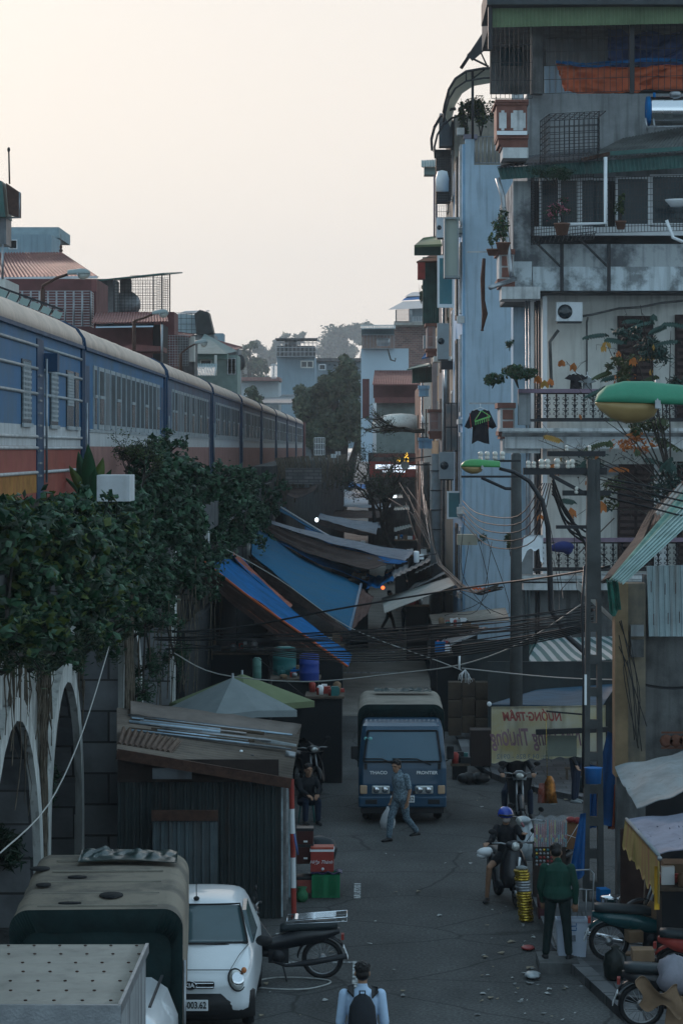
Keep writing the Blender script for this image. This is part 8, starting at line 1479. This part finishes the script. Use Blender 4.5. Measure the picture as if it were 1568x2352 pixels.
# rider 2
person('person in black with a blue helmet sitting on the black scooter, one hand raised', G(1160, 2076), R(-12)+0, (.0, .25, .80), (-.02, .20, 1.26), (-.02, .14, 1.41), [(-.17, .2, 1.20), (.16, .2, 1.20)], [(-.24, .02, 1.0), (.28, .02, 1.08)], [(-.26, -.2, 1.00), (.33, -.18, 1.16)], [(-.24, -.14, .60), (.2, -.12, .62)], [(-.30, -.02, .10), (.14, -.08, .33)], blkc, blkc, 1.0, 'short', .16, .17, ((-.1, -1), (0, -1)), (.15, 0, .4), helmet=mat('blue helmet', (.015, .055, .38), .2, var=.3, ns=6, coat=.6), legskin=True)
tag(MB().tube([P(1203, 1900, 142), P(1197, 1890, 142)], .02, 6).build('pink_purse', mat('dusty pink', (.28, .12, .13), .7, var=.2)), 'small dusty pink purse held up by the helmeted rider', 'purse')
b = MB(); b.ell(P(1118, 1958, 139), (.17, .14, .08)); b.ell(P(1108, 1965, 139), (.1, .1, .06)); tag(b.build('white_parcel', whitec), 'white wrapped parcel behind the scooter seat', 'parcel')
# rider 1 (upper part hidden by the banner)
person('person in a black jacket riding the silver nosed motorcycle, head hidden by the banner', G(1187, 1893), R(0), (.0, .42, .80), (0, .38, 1.28), (0, .36, 1.44), [(-.19, .36, 1.22), (.19, .36, 1.22)], [(-.32, .12, 1.05), (.32, .12, 1.05)], [(-.30, -.16, 1.01), (.31, -.16, 1.01)], [(-.25, .0, .62), (.25, .0, .62)], [(-.24, .12, .24), (.27, .06, .20)], blkc, navy, 1.0, 'short', .18, .2, fat=1.1)
# standing person behind the lattice pole, silhouettes, helpers
person('person in dark clothes and trainers standing behind the lattice pole', Vector((P(1322, 0, 112).x, F/112, .13)), R(60), (0, 0, .88), (0, 0, 1.35), (0, -.03, 1.5), [(-.18, 0, 1.28), (.18, 0, 1.28)], [(-.22, 0, 1.0), (.22, 0, 1.0)], [(-.2, -.1, .8), (.2, -.1, .8)], [(-.09, -.02, .46), (.09, .02, .46)], [(-.1, 0, .085), (.1, .05, .085)], blkc, navy, shoe=canvl)
person('dark silhouette of a person striding across the pale patch of street under the awnings', G(893, 1449), R(65), (0, 0, .88), (0, -.02, 1.38), (0, -.04, 1.52), [(-.18, 0, 1.3), (.18, 0, 1.3)], [(-.22, .1, 1.05), (.22, -.1, 1.05)], [(-.2, 0, .85), (.2, -.2, .9)], [(-.1, -.2, .48), (.1, .15, .47)], [(-.1, -.3, .085), (.1, .36, .12)], blkc, blkc)
person('person in black bending at the small stall beside the striding silhouette', G(930, 1452), R(30), (0, 0, .85), (0, -.3, 1.15), (0, -.42, 1.24), [(-.18, -.25, 1.1), (.18, -.25, 1.1)], [(-.22, -.4, .9), (.22, -.4, .9)], [(-.15, -.55, .8), (.15, -.55, .8)], [(-.1, -.02, .46), (.1, .02, .46)], [(-.1, 0, .085), (.1, .05, .085)], blkc, navy)
person('distant person in a pale shirt riding a motorcycle between the far stalls', P(895, 1250, 42)+Vector((0, 0, -(P(895, 1250, 42).z))), R(170), (.0, .2, .80), (0, .12, 1.28), (0, .10, 1.44), [(-.19, .1, 1.22), (.19, .1, 1.22)], [(-.3, -.12, 1.05), (.3, -.12, 1.05)], [(-.28, -.3, 1.01), (.28, -.3, 1.01)], [(-.25, -.15, .62), (.25, -.15, .62)], [(-.24, 0, .24), (.24, 0, .24)], canvl, navy, shoe=blk)
person('distant person in black standing by the far stalls right of the motorcyclist', P(940, 1262, 46)+Vector((0, 0, -(P(940, 1262, 46).z))), R(20), (0, 0, .88), (0, 0, 1.36), (0, -.02, 1.5), [(-.18, 0, 1.3), (.18, 0, 1.3)], [(-.22, 0, 1.05), (.22, 0, 1.05)], [(-.2, -.1, .85), (.2, -.1, .85)], [(-.1, 0, .48), (.1, 0, .47)], [(-.1, 0, .085), (.1, 0, .085)], blkc, blkc)
person('person in dark clothes crouched on a teal stool in the shade beside the tin shed', G(702, 1890), R(20), (0, 0, .45), (0, -.12, .92), (0, -.18, 1.06), [(-.18, -.08, .85), (.18, -.08, .85)], [(-.2, -.28, .68), (.2, -.28, .68)], [(-.1, -.42, .6), (.1, -.42, .6)], [(-.13, -.38, .46), (.13, -.38, .46)], [(-.13, -.36, .085), (.13, -.36, .085)], blkc, navy)
t = thing('plastic_stool', G(704, 1888), 'teal plastic stool under the crouching person', 'stool'); g_ = G(704, 1888); MB().box(g_.x-.14, g_.y-.14, .33, g_.x+.14, g_.y+.14, .36).build('seat', _mats['teal plastic'], t)
for sx in (-1, 1):
    for sy in (-1, 1): MB().tube([(g_.x+sx*.12, g_.y+sy*.12, .33), (g_.x+sx*.16, g_.y+sy*.16, 0)], .015, 6).build('leg', _mats['teal plastic'], t)
# ---------------------------------------------------------------- street furniture and goods
t = thing('striped_pole', G(675, 2112), 'red and white striped iron pole at the corner of the tin shed', 'pole'); g_ = G(675, 2112)
for k, (y0, y1) in enumerate(((2112, 2040), (2040, 1970), (1970, 1915), (1915, 1858), (1858, 1790))): MB().tube([P(675-(k*1.2), y0, 146), P(675-(k+1)*1.2, y1, 146)], .042, 10, cap=False).build('band', [redp, white][k % 2], t)
MB().lathe([(.001, -.01), (.17, -.01), (.17, .01), (.001, .01)], P(680, 1940, 147), 20, 0, Matrix.Rotation(R(80), 3, 'Y')).build('round_sign', mat('blue sign back', (.04, .09, .25), .5, var=.2), t)
def crate(label, px0, px1, py0, py1, s, m, dep=.4, slots=True, name='crate', lid=None, z0=None):
    a = P(px0, py1, s); c = P(px1, py0, s); z = a.z if z0 is None else z0; t = thing(name, ((a.x+c.x)/2, a.y+dep/2, z), label, name.split('_')[-1]); X0, X1, Y0, Y1, Z1 = a.x, c.x, a.y, a.y+dep, c.z; b = MB()
    b.box(X0, Y0, z, X1, Y1, z+.03); b.box(X0, Y0, Z1-.04, X1, Y0+.03, Z1); b.box(X0, Y1-.03, Z1-.04, X1, Y1, Z1); b.box(X0, Y0+.03, Z1-.04, X0+.03, Y1-.03, Z1); b.box(X1-.03, Y0+.03, Z1-.04, X1, Y1-.03, Z1)
    H_ = Z1-z
    if slots:
        for zz in (z+H_*.36, z+H_*.68): b.box(X0, Y0, zz, X1, Y0+.02, zz+.02)
        n = 16
        for k in range(n+1): x = X0+(X1-X0-.012)*k/n; b.box(x, Y0+.002, z+.03, x+.014, Y0+.016, Z1-.04)
        for x in (X0, X0+(X1-X0)*.4, X1-.05): b.box(x, Y0-.004, z, x+(.05 if x != X0+(X1-X0)*.4 else (X1-X0)*.2), Y0+.02, Z1)
        b.box(X0+.01, Y0+.03, z+.03, X1-.01, Y0+.035, Z1-.06)
    else: b.box(X0+.004, Y0+.002, z+.02, X1-.004, Y0+.02, Z1-.02)
    b.box(X0, Y0+.02, z+.03, X0+.02, Y1-.02, Z1-.04); b.box(X1-.02, Y0+.02, z+.03, X1, Y1-.02, Z1-.04); b.box(X0, Y1-.02, z+.03, X1, Y1, Z1-.04); b.build('body', m, t)
    if lid: MB().box(X0-.01, Y0-.01, Z1, X1+.01, Y1+.01, Z1+.05).build('lid', lid, t, bevel=.01)
    return t
crate('green slatted plastic crate on the road carrying the red cool box', 716, 780, 2010, 2063, 139.7, mat('green plastic', (.01, .17, .07), .5, var=.2)); b = MB(); b.grid(lambda u, v: P(714+72*u, 2006-8*v+1.5*math.sin(u*20), 139.8-3*v)+Vector((0, 0, .01*math.sin(u*15))), 20, 6, .01); tag(b.build('blue_sheet', mat('dark blue bag', (.01, .02, .09), .4, var=.4)), 'dark blue plastic sheet between the cool box and the green crate', 'sheet')
t = crate('red cool box with white trimmed lid standing on the green crate', 713, 766, 1957, 2003, 139.0, redp, .33, False, 'cool_box'); a = P(713, 1957, 139); c = P(766, 1957, 139); MB().box(a.x-.01, a.y-.01, a.z, c.x+.01, a.y+.34, a.z+.035).build('trim', whitec, t); MB().box(a.x, a.y, a.z+.035, c.x, a.y+.33, a.z+.075).build('lid', mat('red lid', (.42, .08, .05), .5, var=.2), t, bevel=.01)
text('lettering', 'Hiệp Thành', whitec, P(737, 1981, 139)+Vector((-.0, -.006, 0)), .078, t, shear=.4, th=.002); MB().lathe([(.02, 0), (.025, .03), (.01, .04), (.001, .04)], P(741, 1996, 139)+Vector((0, -.01, 0)), 10, 0, Matrix.Rotation(R(90), 3, 'X')).build('tap', whitec, t)
crate('faded red plastic bin at the foot of the striped pole', 682, 714, 2022, 2052, 139.5, mat('faded red plastic', (.30, .075, .06), .6, var=.3, ns=6), .35, False, 'plastic_bin', blackm)
for k, (y0, y1) in enumerate(((1910, 1945), (1947, 1985))): 
    t = crate('dark red cylinder rack, %s of the two stacked behind the striped pole' % ('upper' if k == 0 else 'lower'), 681, 719, y0, y1, 138.5, mat('dark red case', (.06, .014, .012), .5, var=.3), .3, False, 'drink_case', blackm); text('label', '日本', whitec, P(702, (y0+y1)/2+6, 138.5)+Vector((0, -.006, 0)), .05, t, th=.002) if False else MB().pb(697, (y0+y1)/2+4, 706, (y0+y1)/2+8, 138.6, .01, d0=-.006).build('label', whitec, t)
o = MB(); o.lathe([(.1, 0), (.2, .08), (.24, .25), (.2, .4), (.05, .47), (.001, .47)], P(733, 1985, 136), 16, sx=1.3); tag(o.build('black_bag', mat('black bag plastic', (.02, .028, .034), .4, var=.4, ns=5)), 'big black plastic bag bulging behind the red cool box', 'bag')
o = MB(); o.lathe([(.06, 0), (.10, .05), (.10, .14), (.06, .2), (.09, .24), (.02, .22)], G(693, 2072), 12); tag(o.build('green_bag', mat('thin green plastic', (.05, .25, .12), .35, var=.4, ns=8, tl=.3)), 'crumpled green plastic bag on the ground near the striped pole', 'bag')
# goods right
gp = .13
t = thing('can_stack', Vector((P(1208, 0, 147).x, F/147, 0)), 'tall shrink wrapped stack of golden tins at the pavement edge', 'goods stack'); gold = mat('gold tin', (.55, .38, .06), .25, metal=.8, var=.4, ns=12); x = P(1208, 0, 147).x; y = F/147
for k in range(19):
    z = .02+k*.042; MB().lathe([(.115, 0), (.12, .004), (.118, .034), (.11, .038), (.001, .038)], (x-.004*k+.01*math.sin(k*2), y, z), 18).build('tin', gold if k not in (11, 12, 13, 14) else steel, t)
MB().lathe([(.10, 0), (.09, .03), (.02, .05), (.001, .05)], (x-.07, y, .83), 14, sy=.7).build('wrap_top', canvl, t)
t = thing('bottle_pallet', P(1250, 1960, 143), 'stack of shrink wrapped colourful drink packs under clear film', 'goods stack'); rr = random.Random(44)
pcol = [mat('label red', (.30, .04, .04), .4, var=.2), mat('label yellow', (.40, .32, .05), .4, var=.2), mat('label teal', (.03, .18, .2), .4, var=.2), mat('label maroon', (.12, .02, .04), .4, var=.2), mat('label orange', (.4, .13, .03), .4, var=.2)]
for k in range(18):
    px = 1228+k*4.2; top = 1893 if k < 6 else (1884 if k < 12 else 1886); c0 = P(px, 0, 142).x; y = F/142
    b = MB(); zt = P(0, top, 142).z; zb = P(0, 1946, 142).z; b.lathe([(.013, 0), (.014, (zt-zb)*.8), (.006, (zt-zb)*.95), (.006, zt-zb), (.001, zt-zb)], (c0, y, zb), 8); b.build('bottle', pcol[k % 5 if k % 2 else (3 if k > 11 else 0)], t); MB().lathe([(.0145, 0), (.0145, .07)], (c0, y, zb+.08+.05*(k % 2)), 8).build('label_band', pcol[(k+1) % 3], t)
for r_ in range(5):
    for k in range(7): MB().lathe([(.022, 0), (.022, .01), (.001, .012)], P(1232+k*8.5, 1953+r_*8.5, 143), 10, 0, Matrix.Rotation(R(90), 3, 'X')).build('can_end', rr.choice([steel, gold, pcol[0], pcol[2]]), t)
MB().pb(1226, 1947, 1300, 2092, 142.2, .35, d0=.05).build('carton_base', mat('dark carton', (.05, .035, .03), .8, var=.4), t)
MB().grid(lambda u, v: P(1226+76*u, 1880+66*v-8*abs(math.sin(u*9))*(1-v), 143.2)+Vector((0, .01*noise.noise((u*20, v*14, 0)), 0)), 24, 16, .002).build('clear_film', mat('clear film', (.7, .75, .8), .12, var=0, bump=.5, bs=30, alpha=.13), t)
for lb, x0, x1, y0, y1, s_, m in (('brown carton tied with white string above the stacked drink packs', 1296, 1334, 1890, 1952, 141, mat('orange cardboard', (.24, .12, .06), .9, var=.2, ns=4)), ('dark red drinks crate behind the person in green, upper one', 1236, 1262, 2062, 2086, 148, mat('oxblood crate', (.06, .012, .018), .5, var=.2)), ('dark red drinks crate behind the person in green, lower one', 1236, 1262, 2088, 2112, 148, _mats['oxblood crate'])):
    o = MB().pb(x0, y0, x1, y1, s_, .35).build('carton', m, bevel=.008); tag(o, lb, 'box')
b = MB(); b.tube([P(1330, 1890, 142), P(1300, 1940, 142)], .005, 4); b.tube([P(1296, 1916, 142), P(1330, 1928, 142)], .005, 4); tag(b.build('white_string', whitec), 'white string tied round the orange brown carton', 'string')
b = MB(); b.ell(P(1310, 1883, 141), (.08, .08, .05)); b.ell(P(1325, 1885, 141), (.06, .06, .06)); tag(b.build('sweets_bag', pcol[0]), 'red and clear bags of sweets on top of the brown carton', 'bag')
t = thing('hanging_pack', P(1255, 1845, 124), 'clear bag of glittering orange and gold goods hanging on a string below the banner', 'goods'); b = MB(); b.loft([[P(1262+x, y, 124)+Vector((0, d_, 0)) for x, d_ in ((-w1, 0), (0, -.07), (w1, 0), (0, .07))] for y, w1 in ((1783, 5), (1798, 12), (1820, 14), (1845, 18))], 0, True); b.build('gold_pack', mat('amber foil', (.42, .16, .03), .2, metal=.6, var=.7, ns=14, bump=.6), t)
b = MB(); b.loft([[P(1244+x, y, 124)+Vector((0, d_, 0)) for x, d_ in ((-w1, 0), (0, -.05), (w1, 0), (0, .05))] for y, w1 in ((1800, 6), (1820, 9), (1845, 10))], 0, True); b.build('clear_pack', mat('pinkish film', (.45, .12, .08), .25, var=.6, ns=9, alpha=.6), t); MB().tube([P(1253, 1640, 124), P(1255, 1720, 124), P(1256, 1785, 124)], .007, 4).build('string', gold, t)
# white bin, hand truck, black bag, cardboard
t = thing('storage_box', Vector((P(1312, 0, 161).x, F/161, .13)), 'tall translucent white plastic storage box on the pavement edge', 'storage box'); X0, X1 = P(1278, 0, 161).x, P(1350, 0, 161).x; y = F/161; wp = mat('milky plastic', (.50, .56, .66), .4, var=.08, tl=.2)
b = MB(); b.loft([[Vector((cx_, cy_, z)) for cx_, cy_ in ((X0+i, y+i), (X1-i, y+i), (X1-i, y+.36-i), (X0+i, y+.36-i))] for z, i in ((.13, .03), (.14, .03), (.66, 0), (.66, .02), (.62, .025))], 0, False, False); b.add([(X0+.03, y+.03, .14), (X1-.03, y+.03, .14), (X1-.03, y+.33, .14), (X0+.03, y+.33, .14)], [(0, 1, 2, 3)]); b.build('body', wp, t); MB().box(X0-.02, y-.02, .64, X1+.02, y+.0, .68).build('rim', wp, t); MB().box(X0+.1, y-.006, .36, X0+.27, y+.002, .45).build('label', mat('faded label', (.22, .25, .3), .7, var=.6, ns=20), t)
for z in (.52, .58): MB().tube([(X0+.1, y-.008, z), (X0+.28, y-.008, z), (X0+.28, y-.008, z+.04)], .008, 4).build('clip', tarpb, t)
t = thing('hand_truck', Vector((P(1338, 0, 151).x, F/151, .13)), 'tubular steel hand truck standing between the person in green and the lattice pole', 'hand truck'); b = MB(); q = [P(1313, 2130, 151), P(1311, 2060, 151), P(1313, 2010, 151), P(1320, 2000, 151), P(1355, 1998, 151), P(1363, 2008, 151), P(1361, 2060, 151), P(1359, 2130, 151)]; b.tube(q, .012, 8); b.tube([P(1311, 2042, 151), P(1363, 2045, 151)], .01, 6); b.tube([P(1328, 2042, 151), P(1326, 2130, 151)], .01, 6); b.tube([P(1346, 2045, 151), P(1344, 2130, 151)], .01, 6); b.build('frame', steel, t); MB().box(q[0].x, q[0].y-.15, .14, q[-1].x, q[0].y, .155).build('toe_plate', steel, t)
o = MB(); o.lathe([(.10, 0), (.15, .05), (.17, .22), (.14, .36), (.05, .42), (.07, .46), (.001, .44)], Vector((P(1412, 0, 168).x, F/168, .13)), 16); tag(o.build('rubbish_bag', mat('bin bag', (.008, .013, .012), .3, var=.3, ns=6, bump=.6, bs=12)), 'tied black rubbish bag on the pavement in front of the teal motorcycle', 'bag')
g_ = G(1283, 2212, .13); tag(MB().box(g_.x-.28, g_.y-.15, .0, g_.x+.28, g_.y+.75, .15).build('drain_cover', concd), 'flat grey drain cover under the feet of the person in green', 'drain cover')
def sack(label, c, r, m, name='sack', seed=0):
    b = MB(); n = 14; rg = []
    for i in range(9):
        th = math.pi*i/8; rg.append([Vector(c)+Vector((r[0]*math.sin(th)*math.cos(2*math.pi*j/n)*(1+.35*noise.noise((i*.9, j*1.7, seed))), r[1]*math.sin(th)*math.sin(2*math.pi*j/n), -r[2]*math.cos(th)*(1+.15*noise.noise((i*1.1, j*.7, seed+3))))) for j in range(n)])
    b.loft(rg); o = b.build(name, m); return tag(o, label, 'sack')
sack('grey woven sack strapped on the loaded motorcycle at lower right', (P(1545, 0, 184).x, 33.2, P(0, 2232, 184).z), (.24, .2, .25), mat('grey woven sack', (.24, .24, .28), .7, var=.3, ns=4, streak=.3), seed=1)
for lb, cx_, cy_, w_, h_, a_, s_ in (('torn brown cardboard flap hanging from the loaded motorcycle', 1515, 2292, 95, 45, -15, 187), ('big folded brown carton on the loaded motorcycle at the right edge', 1570, 2325, 80, 70, 8, 186), ('brown cardboard box tied behind the seat of the loaded motorcycle', 1475, 2192, 50, 26, 0, 173), ('flattened carton leaning against the teal motorcycle', 1497, 2098, 40, 45, 35, 160)):
    p = P(cx_, cy_, s_); o = MB().box(-w_/s_/2, -.02 if 'box' not in lb else -.15, -h_/s_/2, w_/s_/2, .02 if 'box' not in lb else .15, h_/s_/2, 0, Matrix.Translation(p) @ Matrix.Rotation(R(a_), 4, 'Y')).build('cardboard', card, bevel=.004); tag(o, lb, 'cardboard')
    if 'flap' in lb: bpy.data.objects.remove(o); tag(MB().grid(lambda u, v: p+Vector(((u-.5)*.52+.05*math.sin(v*5), .05*math.sin(u*7)-.05*v, (v-.5)*.3*(1+.5*math.sin(u*8))-(u-.5)*.12)), 24, 10, .012).build('cardboard', card), lb, 'cardboard')
t = thing('metal_pot', P(1400, 2070, 161), 'shiny lidded metal pot on the seat of the teal motorcycle', 'pot'); MB().lathe([(.13, 0), (.14, .01), (.14, .13), (.15, .14), (.12, .15)], P(1401, 2085, 161), 18).build('pot', chrome, t); MB().lathe([(.15, 0), (.13, .02), (.02, .03), (.015, .05), (.001, .05)], P(1401, 2062, 161), 18).build('lid', chrome, t)
t = thing('stacked_mirror', P(1470, 2060, 165), 'dark parked motorcycle partly hidden behind the teal one', 'motorcycle')
bpy.data.objects.remove(t); moto(Vector((4.55, 39.6, .13)), R(200), 'dark motorcycle partly hidden behind the teal one at the right edge', 'cub', mback, lean=3)
moto(Vector((4.7, 35.8, .13)), R(-12), 'dark motorcycle with red side panels squeezed between the teal and the loaded one', 'cub', redp, lean=4)
for lb, x, y, w_, h_, s_ in (('small brown carton on the pavement between the two parked motorcycles', 1455, 2150, 34, 26, 163), ('pale crushed carton under the teal motorcycle', 1440, 2196, 30, 14, 160), ('blue plastic tub beside the hand truck', 1385, 2056, 24, 30, 150)):
    p = P(x, y, s_); tag(MB().box(-w_/s_/2, -.12, -h_/s_/2, w_/s_/2, .12, h_/s_/2, 0, Matrix.Translation(p) @ Matrix.Rotation(R(12), 4, 'Z')).build('carton' if 'carton' in lb else 'tub', card if 'carton' in lb else tarpb, bevel=.006), lb, 'box')
stall('dark stall under the striped canopy at the right edge', 1512, 1640, 2040, 166, 1, .8, wood, 40, 10); tag(MB().pb(1525, 1985, 1640, 2060, 160, .5).build('carton', card, bevel=.01), 'large open brown carton under the striped canopy', 'box')
tag(MB().pb(1425, 1905, 1520, 2110, 146, .1).build('shop_shutter', mat('rust dark shutter', (.035, .016, .012), .8, var=.5)), 'rusty dark shutter behind the lattice pole', 'shutter')
b = MB(); b.tube([P(1478, 2110, 158), P(1482, 1985, 152)], .014, 6); b.loft([[P(1478+x, y, 158)+Vector((0, d_, 0)) for x, d_ in ((-w_, 0), (0, -.03), (w_, 0), (0, .03))] for y, w_ in ((2080, 4), (2120, 13))], 0); tag(b.build('broom', wood), 'old broom leaning beside the shop shutter', 'broom')
tag(MB().lathe([(.16, 0), (.2, .3), (.2, .32)], P(1345, 1820, 108.7), 14).build('bin', mat('slate bin', (.03, .05, .06), .6, var=.2)), 'dark bin in the shade behind the lattice pole', 'bin'); b = MB(); g_ = G(1318, 1790, .13); [b.box(g_.x+sx*.16-.02, g_.y+sy*.1-.02, .13, g_.x+sx*.16+.02, g_.y+sy*.1+.02, .35) for sx in (-1, 1) for sy in (-1, 1)]; b.box(g_.x-.2, g_.y-.13, .35, g_.x+.2, g_.y+.13, .38); tag(b.build('low_stool', wood), 'low wooden stool in the shade under the banner', 'stool')
# litter
rr = random.Random(77); lm_ = [mat('litter paper', (.40, .41, .40), .8, var=.3, ns=9), mat('litter card', (.26, .22, .16), .9, var=.3, ns=9), mat('litter grey', (.20, .21, .21), .8, var=.3)]
spots = [(885, 1963), (905, 1967), (1022, 1985), (787, 2118), (722, 2105), (640, 2148), (620, 2282), (612, 2262), (1120, 2128), (1150, 2100), (1178, 2248), (1215, 2225), (1235, 2265), (1260, 2275), (1300, 2270), (1200, 2180), (1190, 2140), (1225, 2155), (1180, 1832), (1270, 1850), (1300, 1838), (1100, 1835), (760, 2190), (770, 2172), (862, 2118), (850, 2170), (905, 2230), (925, 2290), (1010, 2105), (1060, 1960), (1080, 1985), (960, 2050), (735, 1880), (690, 2335), (600, 2335), (1320, 2330), (1335, 2290), (1172, 2165), (1210, 2300), (1150, 2190), (1245, 2215), (745, 2300)]
for k in range(30): spots.append((rr.uniform(1090, 1300), rr.uniform(2070, 2345)))
for k in range(30): spots.append((rr.choice([rr.uniform(600, 1230), rr.uniform(1100, 1260), rr.uniform(1060, 1300)]), rr.uniform(1790, 2345)))
for x, y in spots:
    p = G(x, y, .004); w_ = rr.choice([rr.uniform(.015, .05), rr.uniform(.03, .08)]); n = rr.randint(5, 7); a0 = rr.uniform(0, 3); vs = [Vector((p.x+math.cos(a0+2*math.pi*j/n)*w_*rr.uniform(.25, 1.3), p.y+math.sin(a0+2*math.pi*j/n)*w_*rr.uniform(.3, 1.8), (.13 if p.x > 2.75 and p.y < 43.5 and x > 1240 else 0)+.010+rr.uniform(0, .022))) for j in range(n)]
    b = MB(); b.add(vs+[sum(vs, Vector())/n+Vector((0, 0, .008))], [(j, (j+1) % n, n) for j in range(n)]); o = b.build('paper_scrap', rr.choice(lm_)); tag(o, 'scrap of pale paper or plastic litter lying flat on the road', 'litter', 'scraps of litter on the road')
g_ = G(1222, 2248); o = sack('', (g_.x, g_.y, .05), (.11, .2, .045), mat('clear litter', (.38, .42, .44), .3, var=.4, ns=10), 'litter_bag', 5); tag(o, 'crumpled pale plastic bag lying by the kerb', 'plastic bag')
g_ = G(1212, 2182); o = sack('', (g_.x, g_.y, .03), (.10, .16, .03), pcol[0], 'red_wrapper', 9); tag(o, 'crumpled red wrapper lying near the kerb', 'wrapper')
b = MB(); g_ = G(665, 2262); b.tube([(g_.x+.55*math.cos(a)+.05*math.sin(3*a), g_.y+.42*math.sin(a), .015) for a in [2*math.pi*k/30 for k in range(31)]], .012, 5); tag(b.build('plastic_strap', lm_[0]), 'loop of pale plastic strapping on the road by the parked motorcycle', 'strap')
# ---------------------------------------------------------------- air
hm = bpy.data.materials.new('haze air'); hm.use_nodes = True; t_ = hm.node_tree; t_.nodes.remove(t_.nodes['Principled BSDF']); v = t_.nodes.new('ShaderNodeVolumePrincipled'); v.inputs['Color'].default_value = (.78, .90, 1, 1); v.inputs['Density'].default_value = .00027; v.inputs['Anisotropy'].default_value = .3
t_.links.new(v.outputs[0], t_.nodes['Material Output'].inputs['Volume'])
b = MB().box(-300, -20, -1, 300, 1700, 130); o = b.build('haze', hm, base=(0, 0, 0)); tag(o, 'pale bluish evening haze filling the air over the street', 'haze', kind='stuff')
